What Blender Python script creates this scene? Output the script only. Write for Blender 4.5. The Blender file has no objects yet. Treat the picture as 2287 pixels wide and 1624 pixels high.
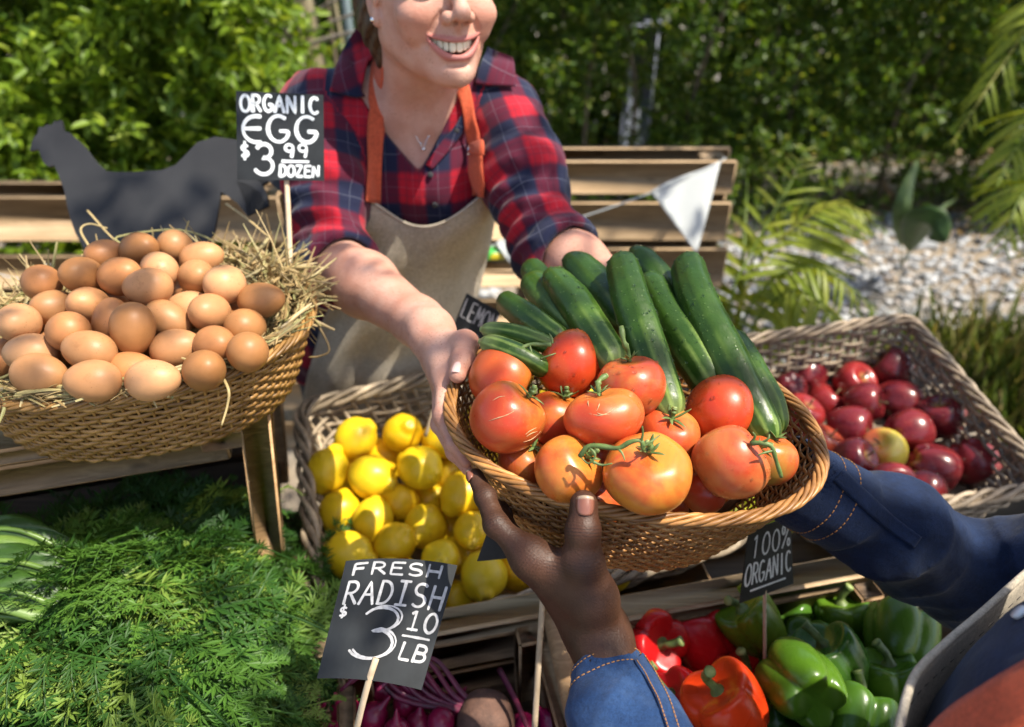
import bpy, math, random
import numpy as np
from mathutils import Vector, Matrix, Quaternion

random.seed(11)
RNG = np.random.default_rng(11)
PI = math.pi
SC = bpy.context.scene
COL = SC.collection

# ------------------------------------------------------------------ camera, sky, sun, exposure
CAM_H, PITCH, FOCAL = 1.70, math.radians(33.0), 25.0
CS, SN = math.cos(PITCH), math.sin(PITCH)
KPX = 36.0 / FOCAL / 2287.0
cam_data = bpy.data.cameras.new('camera')
cam_data.lens = FOCAL
cam_data.sensor_width = 36.0
cam_data.clip_start = 0.02
cam_data.clip_end = 300.0
cam_data.dof.use_dof = True
cam_data.dof.focus_distance = 0.65
cam_data.dof.aperture_fstop = 3.5
cam_data.dof.aperture_blades = 9
cam = bpy.data.objects.new('camera', cam_data)
COL.objects.link(cam)
cam.location = (0, 0, CAM_H)
cam.rotation_euler = (PI / 2 - PITCH, 0, 0)
SC.camera = cam

SUN_DIR = Vector((0.47, -0.13, 0.87)).normalized()      # towards the sun
SUN_EL = math.asin(SUN_DIR.z)
SUN_AZ = math.atan2(SUN_DIR.x, SUN_DIR.y)
world = bpy.data.worlds.new('World')
SC.world = world
world.use_nodes = True
wt = world.node_tree
sky = wt.nodes.new('ShaderNodeTexSky')
sky.sky_type = 'NISHITA'
sky.sun_disc = False
sky.sun_elevation = SUN_EL
sky.sun_rotation = SUN_AZ
sky.dust_density = 2.5
sky.ozone_density = 0.6
wt.nodes['Background'].inputs['Strength'].default_value = 0.135
wt.links.new(sky.outputs[0], wt.nodes['Background'].inputs['Color'])
sun_data = bpy.data.lights.new('sun', 'SUN')
sun_data.energy = 4.3
sun_data.angle = math.radians(0.5)
sun_data.color = (1.0, 0.93, 0.80)
sun = bpy.data.objects.new('sun', sun_data)
COL.objects.link(sun)
sun.location = SUN_DIR * 20
sun.rotation_euler = SUN_DIR.to_track_quat('Z', 'Y').to_euler()
SC.view_settings.view_transform = 'Standard'
SC.view_settings.look = 'None'
SC.view_settings.exposure = 1.0
SC.view_settings.gamma = 1.0
SC.view_settings.use_curve_mapping = False
SC.cycles.use_denoising = True
SC.cycles.max_bounces = 8
SC.cycles.sample_clamp_indirect = 6.0

# ------------------------------------------------------------------ placement helpers
CR = np.array([1.0, 0, 0])
CF = np.array([0, CS, -SN])
CU = np.array([0, SN, CS])
CP = np.array([0, 0, CAM_H])


def W(u, v, d):
    """point at depth d (m) in front of the photographer, read off the photograph at (u, v) of 2287 x 1624"""
    return CP + d * (CF + CR * (u - 1143.5) * KPX - CU * (v - 812.0) * KPX)


def WZ(u, v, z):
    dirv = CF + CR * (u - 1143.5) * KPX - CU * (v - 812.0) * KPX
    return CP + dirv * ((z - CAM_H) / dirv[2])


def WP(u, v, p0, nrm):
    dirv = CF + CR * (u - 1143.5) * KPX - CU * (v - 812.0) * KPX
    return CP + dirv * (np.dot(np.asarray(p0) - CP, nrm) / np.dot(dirv, nrm))


def depth(p):
    return float(np.dot(np.asarray(p) - CP, CF))


def cdir(r, u, t):
    """direction given as right / up / towards the photographer"""
    w = CR * r + CU * u - CF * t
    return w / np.linalg.norm(w)


def unit(a):
    a = np.asarray(a, float)
    return a / max(1e-12, np.linalg.norm(a))


def frame_from_z(z, xhint=(1, 0, 0)):
    z = unit(z)
    x = np.asarray(xhint, float)
    x = x - z * np.dot(x, z)
    if np.linalg.norm(x) < 1e-3:
        x = np.array([0, 1.0, 0]) - z * z[1]
    x = unit(x)
    y = np.cross(z, x)
    return np.stack([x, y, z], 1)            # columns


# ------------------------------------------------------------------ object helpers
def tag(o, label=None, cat=None, group=None, kind=None):
    if label: o['label'] = label
    if cat: o['category'] = cat
    if group: o['group'] = group
    if kind: o['kind'] = kind
    return o


def empty(name, loc=(0, 0, 0), **kw):
    o = bpy.data.objects.new(name, None)
    o.empty_display_size = 0.02
    COL.objects.link(o)
    o.location = tuple(loc)
    return tag(o, **kw)


def mesh_data(name, verts, faces, mat=None, smooth=True, attrs=None):
    """verts (N,3); faces: array or list of arrays (each uniform width)"""
    verts = np.asarray(verts, np.float32)
    if not isinstance(faces, (list, tuple)):
        faces = [faces]
    faces = [np.asarray(f, np.int32) for f in faces if len(f)]
    me = bpy.data.meshes.new(name)
    me.vertices.add(len(verts))
    me.vertices.foreach_set('co', verts.ravel())
    nl = sum(f.size for f in faces)
    npoly = sum(len(f) for f in faces)
    me.loops.add(nl)
    me.loops.foreach_set('vertex_index', np.concatenate([f.ravel() for f in faces]))
    tot = np.concatenate([np.full(len(f), f.shape[1], np.int32) for f in faces])
    st = np.concatenate([[0], np.cumsum(tot)[:-1]]).astype(np.int32)
    me.polygons.add(npoly)
    me.polygons.foreach_set('loop_start', st)
    me.polygons.foreach_set('loop_total', tot)
    me.polygons.foreach_set('use_smooth', np.full(npoly, smooth, bool))
    me.update(calc_edges=True)
    me.validate()
    for k, a in (attrs or {}).items():
        a = np.asarray(a, np.float32)
        if a.ndim == 1:
            at = me.attributes.new(k, 'FLOAT', 'POINT')
            at.data.foreach_set('value', a)
        else:
            at = me.attributes.new(k, 'FLOAT_VECTOR', 'POINT')
            at.data.foreach_set('vector', a.ravel())
    if mat is not None:
        me.materials.append(mat)
    return me


def mk(name, vf, mat=None, parent=None, smooth=True, loc=None, color=None, attrs=None, **kw):
    """one object from (verts, faces) in world space; loc = its origin (world)"""
    v, f = vf
    v = np.asarray(v, float)
    if loc is None:
        if parent is not None:
            loc = np.array(parent_world(parent))
        else:
            loc = np.array([(v[:, 0].min() + v[:, 0].max()) / 2, (v[:, 1].min() + v[:, 1].max()) / 2, v[:, 2].min()])
    loc = np.asarray(loc, float)
    me = mesh_data(name, v - loc, f, mat, smooth, attrs)
    o = bpy.data.objects.new(name, me)
    COL.objects.link(o)
    if parent is not None:
        o.parent = parent
        o.location = tuple(loc - np.array(parent_world(parent)))
    else:
        o.location = tuple(loc)
    o.color = tuple(color) + (1,) if color is not None else (1, 1, 1, 1)
    return tag(o, **kw)


def parent_world(o):
    p = np.zeros(3)
    while o is not None:
        p = p + np.array(o.location)
        o = o.parent
    return p


def inst(name, me, loc, rot=None, scale=(1, 1, 1), parent=None, color=None, **kw):
    o = bpy.data.objects.new(name, me)
    COL.objects.link(o)
    if parent is not None:
        o.parent = parent
    o.location = tuple(loc)
    if rot is not None:
        o.rotation_mode = 'QUATERNION'
        o.rotation_quaternion = Matrix(np.asarray(rot).tolist()).to_quaternion()
    o.scale = tuple(scale)
    o.color = tuple(color) + (1,) if color is not None else (1, 1, 1, 1)
    return tag(o, **kw)


# ------------------------------------------------------------------ geometry helpers (return verts, faces)
def join(parts):
    V, F, off = [], {}, 0
    for v, f in parts:
        v = np.asarray(v, float)
        if not isinstance(f, (list, tuple)): f = [f]
        for a in f:
            a = np.asarray(a, np.int64)
            if len(a): F.setdefault(a.shape[1], []).append(a + off)
        V.append(v); off += len(v)
    return np.concatenate(V), [np.concatenate(x) for x in F.values()]


def tube(pts, rad, n=8, closed=False, flat=1.0, ref=None, caps=True, twist=0.0):
    """tube along pts; rad scalar or per-point; flat = ratio of the second axis; ref = per-point or constant hint for the second axis"""
    P = np.asarray(pts, float)
    m = len(P)
    R = np.broadcast_to(np.asarray(rad, float), (m,))
    if closed:
        T = np.roll(P, -1, 0) - np.roll(P, 1, 0)
    else:
        T = np.gradient(P, axis=0)
    T /= np.maximum(1e-12, np.linalg.norm(T, axis=1, keepdims=True))
    if ref is not None:
        B = np.broadcast_to(np.asarray(ref, float), (m, 3)).copy()
        B = B - T * np.sum(B * T, 1, keepdims=True)
        B /= np.maximum(1e-9, np.linalg.norm(B, axis=1, keepdims=True))
    else:
        B = np.zeros((m, 3))
        h = np.array([0, 0, 1.0]) if abs(T[0, 2]) < 0.9 else np.array([1.0, 0, 0])
        b = unit(h - T[0] * np.dot(h, T[0]))
        for i in range(m):
            b = unit(b - T[i] * np.dot(b, T[i]))
            B[i] = b
    A = np.cross(T, B)
    ang = np.arange(n) / n * 2 * PI + twist
    ring = P[:, None, :] + R[:, None, None] * (np.cos(ang)[None, :, None] * A[:, None, :] + flat * np.sin(ang)[None, :, None] * B[:, None, :])
    V = ring.reshape(-1, 3)
    i = np.arange(m if closed else m - 1)[:, None]
    j = np.arange(n)[None, :]
    i2 = (i + 1) % m
    j2 = (j + 1) % n
    Q = np.stack([i * n + j, i * n + j2, i2 * n + j2, i2 * n + j], -1).reshape(-1, 4)
    faces = [Q]
    if caps and not closed:
        V = np.concatenate([V, P[:1], P[-1:]])
        a, b = len(V) - 2, len(V) - 1
        jj = np.arange(n)
        t1 = np.stack([np.full(n, a), (jj + 1) % n, jj], 1)
        t2 = np.stack([np.full(n, b), (m - 1) * n + jj, (m - 1) * n + (jj + 1) % n], 1)
        faces.append(np.concatenate([t1, t2]))
    return V, faces


def shell_of_rev(ring, top, bot):
    """ring (m, n, 3) rows from bottom to top with pole points"""
    m, n, _ = ring.shape
    V = np.concatenate([ring.reshape(-1, 3), np.asarray(bot)[None], np.asarray(top)[None]])
    i = np.arange(m - 1)[:, None]; j = np.arange(n)[None, :]
    Q = np.stack([i * n + j, i * n + (j + 1) % n, (i + 1) * n + (j + 1) % n, (i + 1) * n + j], -1).reshape(-1, 4)
    jj = np.arange(n); b, t = m * n, m * n + 1
    T = np.concatenate([np.stack([np.full(n, b), (jj + 1) % n, jj], 1),
                        np.stack([np.full(n, t), (m - 1) * n + jj, (m - 1) * n + (jj + 1) % n], 1)])
    return V, [Q, T]


def grid_faces(m, n, wrap=False):
    i = np.arange(m - 1)[:, None]; j = np.arange(n if wrap else n - 1)[None, :]
    return np.stack([i * n + j, i * n + (j + 1) % n, (i + 1) * n + (j + 1) % n, (i + 1) * n + j], -1).reshape(-1, 4)


def slab(P, Nrm, th):
    """closed sheet of thickness th from grid P (m,n,3) with normals Nrm"""
    m, n, _ = P.shape
    A = P.reshape(-1, 3); B = (P - Nrm * th).reshape(-1, 3)
    f = grid_faces(m, n)
    o = m * n
    faces = [f, f[:, ::-1] + o]
    idx = np.arange(m * n).reshape(m, n)
    bd = np.concatenate([idx[0, :], idx[1:, -1], idx[-1, -2::-1], idx[-2:0:-1, 0]])
    nx = np.roll(bd, -1)
    faces.append(np.stack([nx, bd, bd + o, nx + o], 1))
    return np.concatenate([A, B]), [np.concatenate(faces)]


def grid_normals(P):
    du = np.gradient(P, axis=1); dv = np.gradient(P, axis=0)
    n = np.cross(du, dv)
    return n / np.maximum(1e-12, np.linalg.norm(n, axis=-1, keepdims=True))


def box(c, size, R=None, bev=0.003, jit=0.0):
    """bevelled box: centre, full size, rotation columns"""
    sx, sy, sz = np.asarray(size) / 2.0
    b = min(bev, sx * .45, sy * .45, sz * .45)
    V = []
    for X in (-1, 1):
        for Y in (-1, 1):
            for Z in (-1, 1):
                V += [(X * (sx - b), Y * (sy - b), Z * sz), (X * (sx - b), Y * sy, Z * (sz - b)), (X * sx, Y * (sy - b), Z * (sz - b))]
    V = np.array(V, float)
    if jit:
        V = V + RNG.normal(0, jit, V.shape)
    c8 = lambda X, Y, Z, k: ((X > 0) * 4 + (Y > 0) * 2 + (Z > 0)) * 3 + k
    Q, T = [], []
    for s in (-1, 1):
        q = [c8(-1, -1, s, 0), c8(1, -1, s, 0), c8(1, 1, s, 0), c8(-1, 1, s, 0)]; Q.append(q if s > 0 else q[::-1])
        q = [c8(-1, s, -1, 1), c8(-1, s, 1, 1), c8(1, s, 1, 1), c8(1, s, -1, 1)]; Q.append(q if s > 0 else q[::-1])
        q = [c8(s, -1, -1, 2), c8(s, 1, -1, 2), c8(s, 1, 1, 2), c8(s, -1, 1, 2)]; Q.append(q if s > 0 else q[::-1])
    for s in (-1, 1):
        for t in (-1, 1):
            q = [c8(-1, s, t, 0), c8(1, s, t, 0), c8(1, s, t, 1), c8(-1, s, t, 1)]; Q.append(q if s * t < 0 else q[::-1])
            q = [c8(s, -1, t, 0), c8(s, 1, t, 0), c8(s, 1, t, 2), c8(s, -1, t, 2)]; Q.append(q if s * t > 0 else q[::-1])
            q = [c8(s, t, -1, 1), c8(s, t, 1, 1), c8(s, t, 1, 2), c8(s, t, -1, 2)]; Q.append(q if s * t < 0 else q[::-1])
    for X in (-1, 1):
        for Y in (-1, 1):
            for Z in (-1, 1):
                t = [c8(X, Y, Z, 0), c8(X, Y, Z, 1), c8(X, Y, Z, 2)]
                T.append(t if X * Y * Z < 0 else t[::-1])
    if R is not None:
        V = V @ np.asarray(R).T
    return V + np.asarray(c), [np.array(Q), np.array(T)]


def beam(a, b, wy, wz, up=(0, 0, 1), bev=0.003):
    """box whose long axis runs a -> b; wz along up, wy across"""
    a = np.asarray(a, float); b = np.asarray(b, float)
    x = unit(b - a)
    z = np.asarray(up, float); z = unit(z - x * np.dot(x, z))
    y = np.cross(z, x)
    return box((a + b) / 2, (np.linalg.norm(b - a), wy, wz), np.stack([x, y, z], 1), bev)


def smoothstep(a, b, x):
    t = np.clip((x - a) / (b - a), 0, 1)
    return t * t * (3 - 2 * t)


def vnoise(P, scale=1.0, seed=0):
    """cheap smooth 3-D value noise in -1..1, vectorised"""
    P = np.asarray(P, np.float64) * scale + seed * 17.31
    i = np.floor(P).astype(np.int64); f = P - i
    f = f * f * (3 - 2 * f)
    def h(ix, iy, iz):
        n = (ix * 374761393 + iy * 668265263 + iz * 2147483647 + int(seed * 974711)) & 0xffffffff
        n = ((n ^ (n >> 13)) * 1274126177) & 0xffffffff
        n = n ^ (n >> 16)
        return (n & 0xffff) / 32767.5 - 1.0
    r = 0
    for dx in (0, 1):
        wx = f[..., 0] if dx else 1 - f[..., 0]
        for dy in (0, 1):
            wy = f[..., 1] if dy else 1 - f[..., 1]
            for dz in (0, 1):
                wz = f[..., 2] if dz else 1 - f[..., 2]
                r = r + wx * wy * wz * h(i[..., 0] + dx, i[..., 1] + dy, i[..., 2] + dz)
    return r


def spline(pts, n):
    """Catmull-Rom through pts, n samples"""
    P = np.asarray(pts, float)
    P = np.concatenate([2 * P[:1] - P[1:2], P, 2 * P[-1:] - P[-2:-1]])
    t = np.linspace(0, len(P) - 3 - 1e-9, n)
    i = t.astype(int); f = (t - i)[:, None]
    a, b, c, d = P[i], P[i + 1], P[i + 2], P[i + 3]
    return 0.5 * (2 * b + (c - a) * f + (2 * a - 5 * b + 4 * c - d) * f ** 2 + (3 * b - a - 3 * c + d) * f ** 3)


# ------------------------------------------------------------------ signed distance modelling
def smin(a, b, k):
    h = np.maximum(k - np.abs(a - b), 0) / k
    return np.minimum(a, b) - h * h * k * 0.25


def smax(a, b, k):
    return -smin(-a, -b, k)


def sd_cone(P, a, b, ra, rb):
    """capsule whose radius runs ra -> rb"""
    a = np.asarray(a, np.float32); b = np.asarray(b, np.float32)
    ab = b - a
    t = np.clip((P - a) @ ab / max(1e-9, float(ab @ ab)), 0, 1)
    return np.linalg.norm(P - a - t[:, None] * ab, axis=1) - (ra + (rb - ra) * t)


def sd_ell(P, c, r, R=None):
    q = P - np.asarray(c, np.float32)
    if R is not None:
        q = q @ np.asarray(R, np.float32)
    r = np.asarray(r, np.float32)
    k0 = np.linalg.norm(q / r, axis=1)
    k1 = np.linalg.norm(q / (r * r), axis=1)
    return k0 * (k0 - 1.0) / np.maximum(k1, 1e-6)


def sd_chain(P, pts, rad, k=0.0):
    d = None
    for i in range(len(pts) - 1):
        e = sd_cone(P, pts[i], pts[i + 1], rad[i], rad[i + 1])
        d = e if d is None else (smin(d, e, k) if k else np.minimum(d, e))
    return d


def nets(f, lo, hi, h, coarse=4, margin=1.0):
    """naive surface nets of f(P)->d over the box; refined only near the surface"""
    lo = np.asarray(lo, np.float32); hi = np.asarray(hi, np.float32)
    n = (np.ceil((hi - lo) / (h * coarse)).astype(int) + 1) * coarse
    nc = n // coarse
    H = h * coarse
    ax = [lo[i] + H * (np.arange(nc[i]) + 0.5) - 0.5 * h for i in range(3)]
    G = np.stack(np.meshgrid(*ax, indexing='ij'), -1).reshape(-1, 3).astype(np.float32)
    D = f(G).reshape(nc)
    act = np.abs(D) < H * 0.9 * margin + h * 1.5
    full = np.repeat(np.repeat(np.repeat(D, coarse, 0), coarse, 1), coarse, 2).astype(np.float32)
    idx = np.argwhere(act)
    o = np.stack(np.meshgrid(*[np.arange(coarse)] * 3, indexing='ij'), -1).reshape(-1, 3)
    allp = (idx[:, None, :] * coarse + o[None]).reshape(-1, 3)
    out = np.empty(len(allp), np.float32)
    CH = 400000
    for s in range(0, len(allp), CH):
        out[s:s + CH] = f((lo + h * allp[s:s + CH]).astype(np.float32))
    full[allp[:, 0], allp[:, 1], allp[:, 2]] = out
    inside = full < 0
    c = np.zeros(np.array(full.shape) - 1, np.int8)
    for dx in (0, 1):
        for dy in (0, 1):
            for dz in (0, 1):
                c += inside[dx:full.shape[0] - 1 + dx, dy:full.shape[1] - 1 + dy, dz:full.shape[2] - 1 + dz]
    cells = np.argwhere((c > 0) & (c < 8))
    vid = np.full(c.shape, -1, np.int32)
    vid[cells[:, 0], cells[:, 1], cells[:, 2]] = np.arange(len(cells))
    acc = np.zeros((len(cells), 3), np.float64); cnt = np.zeros(len(cells))
    corners = [(dx, dy, dz) for dx in (0, 1) for dy in (0, 1) for dz in (0, 1)]
    for a in corners:
        for axis in range(3):
            if a[axis] == 0:
                b = list(a); b[axis] = 1
                va = full[cells[:, 0] + a[0], cells[:, 1] + a[1], cells[:, 2] + a[2]]
                vb = full[cells[:, 0] + b[0], cells[:, 1] + b[1], cells[:, 2] + b[2]]
                m = (va < 0) != (vb < 0)
                t = np.where(m, va / np.where(m, va - vb, 1), 0)
                p = np.array(a, float)[None] + t[:, None] * (np.array(b, float) - np.array(a, float))[None]
                acc[m] += p[m]; cnt[m] += 1
    V = lo + h * (cells + acc / np.maximum(cnt, 1)[:, None])
    quads = []
    for axis in range(3):
        s0 = [slice(None)] * 3; s1 = [slice(None)] * 3
        s0[axis] = slice(0, -1); s1[axis] = slice(1, None)
        A, B = inside[tuple(s0)], inside[tuple(s1)]
        e = np.argwhere(A != B)
        u, w = [(1, 2), (2, 0), (0, 1)][axis]
        ok = (e[:, u] > 0) & (e[:, w] > 0) & (e[:, u] < c.shape[u]) & (e[:, w] < c.shape[w])
        e = e[ok]
        def cell(du, dw):
            q = e.copy(); q[:, u] -= du; q[:, w] -= dw
            return vid[q[:, 0], q[:, 1], q[:, 2]]
        Q = np.stack([cell(1, 1), cell(0, 1), cell(0, 0), cell(1, 0)], 1)
        fl = A[e[:, 0], e[:, 1], e[:, 2]]
        Q = np.where(fl[:, None], Q, Q[:, ::-1])
        quads.append(Q)
    Q = np.concatenate(quads)
    Q = Q[(Q >= 0).all(1)]
    return V, [Q]


# ------------------------------------------------------------------ material helpers
class Mat:
    def __init__(s, name):
        s.m = bpy.data.materials.new(name)
        s.m.use_nodes = True
        s.t = s.m.node_tree
        s.t.nodes.clear()
        s.out = s.t.nodes.new('ShaderNodeOutputMaterial')

    def n(s, kind, props=None, **ins):
        nd = s.t.nodes.new('ShaderNode' + kind)
        for k, v in (props or {}).items():
            setattr(nd, k, v)
        for k, v in ins.items():
            s.set(nd, k.replace('_', ' '), v)
        return nd

    def set(s, nd, k, v):
        i = nd.inputs[int(k)] if k.isdigit() else nd.inputs[k]
        if isinstance(v, bpy.types.NodeSocket):
            s.t.links.new(v, i)
        elif isinstance(v, bpy.types.Node):
            s.t.links.new(v.outputs[0], i)
        else:
            if hasattr(i.default_value, '__len__') and not hasattr(v, '__len__'):
                v = [v] * len(i.default_value)
            if hasattr(v, '__len__') and len(i.default_value) == 4 and len(v) == 3:
                v = tuple(v) + (1,)
            i.default_value = v

    def math(s, op, a, b=0.0, clamp=False):
        nd = s.t.nodes.new('ShaderNodeMath'); nd.operation = op; nd.use_clamp = clamp
        s.set(nd, '0', a); s.set(nd, '1', b)
        return nd.outputs[0]

    def mix(s, fac, a, b, mode='MIX'):
        nd = s.t.nodes.new('ShaderNodeMix'); nd.data_type = 'RGBA'; nd.blend_type = mode; nd.clamp_factor = True
        for i, v in ((0, fac), (6, a), (7, b)):
            k = nd.inputs[i]
            if isinstance(v, bpy.types.NodeSocket): s.t.links.new(v, k)
            elif isinstance(v, bpy.types.Node): s.t.links.new(v.outputs[0], k)
            else: k.default_value = (tuple(v) + (1,) if hasattr(v, '__len__') and len(v) == 3 else v)
        return nd.outputs[2]

    def ramp(s, fac, stops, interp='LINEAR'):
        nd = s.t.nodes.new('ShaderNodeValToRGB')
        nd.color_ramp.interpolation = interp
        el = nd.color_ramp.elements
        while len(el) < len(stops): el.new(0.5)
        for e, (p, c) in zip(el, stops):
            e.position = p
            e.color = tuple(c) + (1,) if hasattr(c, '__len__') else (c, c, c, 1)
        s.t.links.new(fac if isinstance(fac, bpy.types.NodeSocket) else fac.outputs[0], nd.inputs[0])
        return nd.outputs[0]

    def coord(s, kind='Object', scale=None, perobj=True):
        tc = s.n('TexCoord')
        v = tc.outputs[kind]
        if perobj:
            oi = s.n('ObjectInfo')
            vm = s.t.nodes.new('ShaderNodeVectorMath'); vm.operation = 'MULTIPLY_ADD'
            s.t.links.new(oi.outputs['Random'], vm.inputs[0])
            vm.inputs[1].default_value = (7.3, 3.1, 5.7)
            s.t.links.new(v, vm.inputs[2])
            v = vm.outputs[0]
        if scale is not None:
            mp = s.n('Mapping'); s.t.links.new(v, mp.inputs['Vector'])
            mp.inputs['Scale'].default_value = scale if hasattr(scale, '__len__') else (scale,) * 3
            v = mp.outputs[0]
        return v

    def noise(s, vec, scale, detail=3.0, rough=0.55, dist=0.0):
        nd = s.n('TexNoise', Scale=scale, Detail=detail, Roughness=rough, Distortion=dist)
        if vec is not None: s.t.links.new(vec, nd.inputs['Vector'])
        return nd.outputs[0]

    def attr(s, name, out='Fac'):
        nd = s.n('Attribute', {'attribute_name': name})
        return nd.outputs[out]

    def objcol(s):
        return s.n('ObjectInfo').outputs['Color']

    def objrand(s):
        return s.n('ObjectInfo').outputs['Random']

    def bump(s, h, strength=0.3, dist=0.002, normal=None):
        nd = s.n('Bump', Strength=strength, Distance=dist)
        s.set(nd, 'Height', h)
        if normal is not None: s.t.links.new(normal, nd.inputs['Normal'])
        return nd.outputs[0]

    def bsdf(s, col, rough=0.5, normal=None, translucent=0.0, tcol=None, **kw):
        p = s.n('BsdfPrincipled')
        s.set(p, 'Base Color', col); s.set(p, 'Roughness', rough)
        for k, v in kw.items(): s.set(p, k.replace('_', ' '), v)
        if normal is not None: s.t.links.new(normal, p.inputs['Normal'])
        o = p.outputs[0]
        if translucent:
            tr = s.n('BsdfTranslucent'); s.set(tr, 'Color', tcol if tcol is not None else col)
            mx = s.n('MixShader'); s.set(mx, '0', translucent)
            s.t.links.new(o, mx.inputs[1]); s.t.links.new(tr.outputs[0], mx.inputs[2])
            o = mx.outputs[0]
        s.t.links.new(o, s.out.inputs['Surface'])
        return s.m
# ================================================================== materials for the setting
def wood_mat(name, c1, c2, grain=(1.2, 22, 22), rough=0.7, wear=0.4):
    M = Mat(name)
    v = M.coord('Object', grain)
    a = M.noise(v, 3.0, 6, 0.6, 1.5)
    b = M.noise(M.coord('Object', (3, 6, 6)), 2.0, 4)
    col = M.ramp(a, [(0.3, c1), (0.55, tuple((x + y) / 2 for x, y in zip(c1, c2))), (0.72, c2)])
    col = M.mix(M.ramp(b, [(0.45, 0), (0.75, 1)]), col, tuple(x * .45 for x in c1), 'MIX') if wear > .5 else M.mix(M.math('MULTIPLY', M.ramp(b, [(0.5, 0), (0.8, 1)]), wear), col, tuple(x * .5 for x in c1))
    hsv = M.n('HueSaturation'); M.set(hsv, 'Color', col)
    M.set(hsv, 'Value', M.math('ADD', M.math('MULTIPLY', M.objrand(), 0.4), 0.8))
    kn = M.n('TexVoronoi', Scale=5.0); M.t.links.new(M.coord('Object', (1, 4, 4)), kn.inputs['Vector'])
    col = M.mix(M.ramp(kn.outputs['Distance'], [(0.04, 0.75), (0.12, 0.0)]), hsv.outputs[0], tuple(x * .25 for x in c1))
    return M.bsdf(col, rough, M.bump(a, 0.5, 0.0015))


WOOD_PALLET = wood_mat('pallet wood', (0.30, 0.19, 0.095), (0.58, 0.42, 0.25))
WOOD_STAND = wood_mat('stand wood', (0.34, 0.195, 0.085), (0.56, 0.36, 0.18), wear=.3)
WOOD_CRATE = wood_mat('crate wood', (0.25, 0.14, 0.065), (0.46, 0.29, 0.15), wear=.4)
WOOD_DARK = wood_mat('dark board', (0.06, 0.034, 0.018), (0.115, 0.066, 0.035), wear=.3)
WOOD_GREY = wood_mat('weathered board', (0.20, 0.16, 0.12), (0.36, 0.29, 0.21), wear=.6)
WOOD_STICK = wood_mat('skewer wood', (0.45, 0.33, 0.21), (0.62, 0.49, 0.34), grain=(20, 20, 3), wear=.15)


def leaf_mat(name, stops, rough=0.45, trans=0.38, tboost=(1.25, 1.15, 0.5), spec=0.35):
    M = Mat(name)
    r = M.attr('shade')
    r2 = M.objrand()
    col = M.ramp(M.math('FRACT', M.math('ADD', r, M.math('MULTIPLY', r2, 0.37))), stops)
    v = M.coord('Object', 25.0, False)
    col = M.mix(0.35, col, M.ramp(M.noise(v, 1.0, 2), [(0.3, 0.35), (0.7, 1.4)]), 'MULTIPLY')
    tc = M.mix(1.0, col, tboost, 'MULTIPLY')
    return M.bsdf(col, rough, translucent=trans, tcol=tc, Specular_IOR_Level=spec)


LEAF_LIGHT = leaf_mat('light hedge leaf', [(0.0, (0.075, 0.145, 0.012)), (0.35, (0.14, 0.235, 0.016)), (0.75, (0.22, 0.32, 0.022)), (1.0, (0.32, 0.40, 0.05))])
LEAF_DARK = leaf_mat('small hedge leaf', [(0.0, (0.035, 0.08, 0.012)), (0.5, (0.08, 0.155, 0.018)), (0.85, (0.17, 0.26, 0.03)), (1.0, (0.30, 0.31, 0.06))], rough=.38, spec=.45, trans=.5)
LEAF_TREE = leaf_mat('shade tree leaf', [(0.0, (0.045, 0.09, 0.02)), (1.0, (0.10, 0.16, 0.03))], trans=.18)
LEAF_PALM = leaf_mat('palm leaf', [(0.0, (0.12, 0.19, 0.015)), (0.6, (0.22, 0.27, 0.025)), (1.0, (0.34, 0.32, 0.05))], rough=.4)
LEAF_BROAD = leaf_mat('broad leaf', [(0.0, (0.075, 0.135, 0.04)), (1.0, (0.17, 0.24, 0.09))], rough=.35)
LEAF_GRASS = leaf_mat('grass blade', [(0.0, (0.07, 0.12, 0.02)), (0.6, (0.15, 0.19, 0.04)), (0.85, (0.25, 0.21, 0.08)), (1.0, (0.33, 0.27, 0.13))])
LEAF_DRY = leaf_mat('dry leaf', [(0.0, (0.20, 0.11, 0.05)), (0.6, (0.36, 0.24, 0.13)), (1.0, (0.48, 0.35, 0.22))], trans=.15)

M = Mat('bark')
_n = M.noise(M.coord('Object', (14, 14, 3)), 1.5, 5)
BARK = M.bsdf(M.ramp(_n, [(0.3, (0.07, 0.05, 0.03)), (0.7, (0.21, 0.17, 0.11))]), 0.85, M.bump(_n, 0.7, 0.006))
M = Mat('pale bark')
_n = M.noise(M.coord('Object', (8, 8, 4)), 1.5, 5)
BARK_PALE = M.bsdf(M.ramp(_n, [(0.3, (0.16, 0.13, 0.075)), (0.7, (0.34, 0.29, 0.18))]), 0.85, M.bump(_n, 0.5, 0.006))
M = Mat('dead frond')
_n = M.noise(M.coord('Object', (4, 4, 20)), 1.5, 4)
DEAD = M.bsdf(M.ramp(_n, [(0.3, (0.10, 0.08, 0.07)), (0.7, (0.36, 0.31, 0.28))]), 0.8)
M = Mat('soil and fine gravel')
_v = M.coord('Object', None, False)
_a = M.noise(_v, 0.9, 5); _b = M.noise(_v, 55.0, 4, .7)
_c = M.mix(M.ramp(_a, [(0.4, 0), (0.6, 1)]), (0.29, 0.23, 0.16), (0.27, 0.25, 0.22))
GROUND = M.bsdf(M.mix(0.75, _c, M.ramp(_b, [(0.3, 0.35), (0.7, 1.35)]), 'MULTIPLY'), 0.9, M.bump(_b, 0.8, 0.02))
M = Mat('gravel stone')
GRAVEL = M.bsdf(M.mix(0.4, M.ramp(M.attr('shade'), [(0.0, (0.13, 0.13, 0.13)), (0.35, (0.30, 0.31, 0.32)), (0.8, (0.44, 0.44, 0.44)), (0.9, (0.33, 0.24, 0.16)), (1.0, (0.54, 0.53, 0.52))]), M.ramp(M.noise(M.coord('Object', 60, False), 1, 3), [(0.2, 0.6), (0.8, 1.2)]), 'MULTIPLY'), 0.8)
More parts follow.
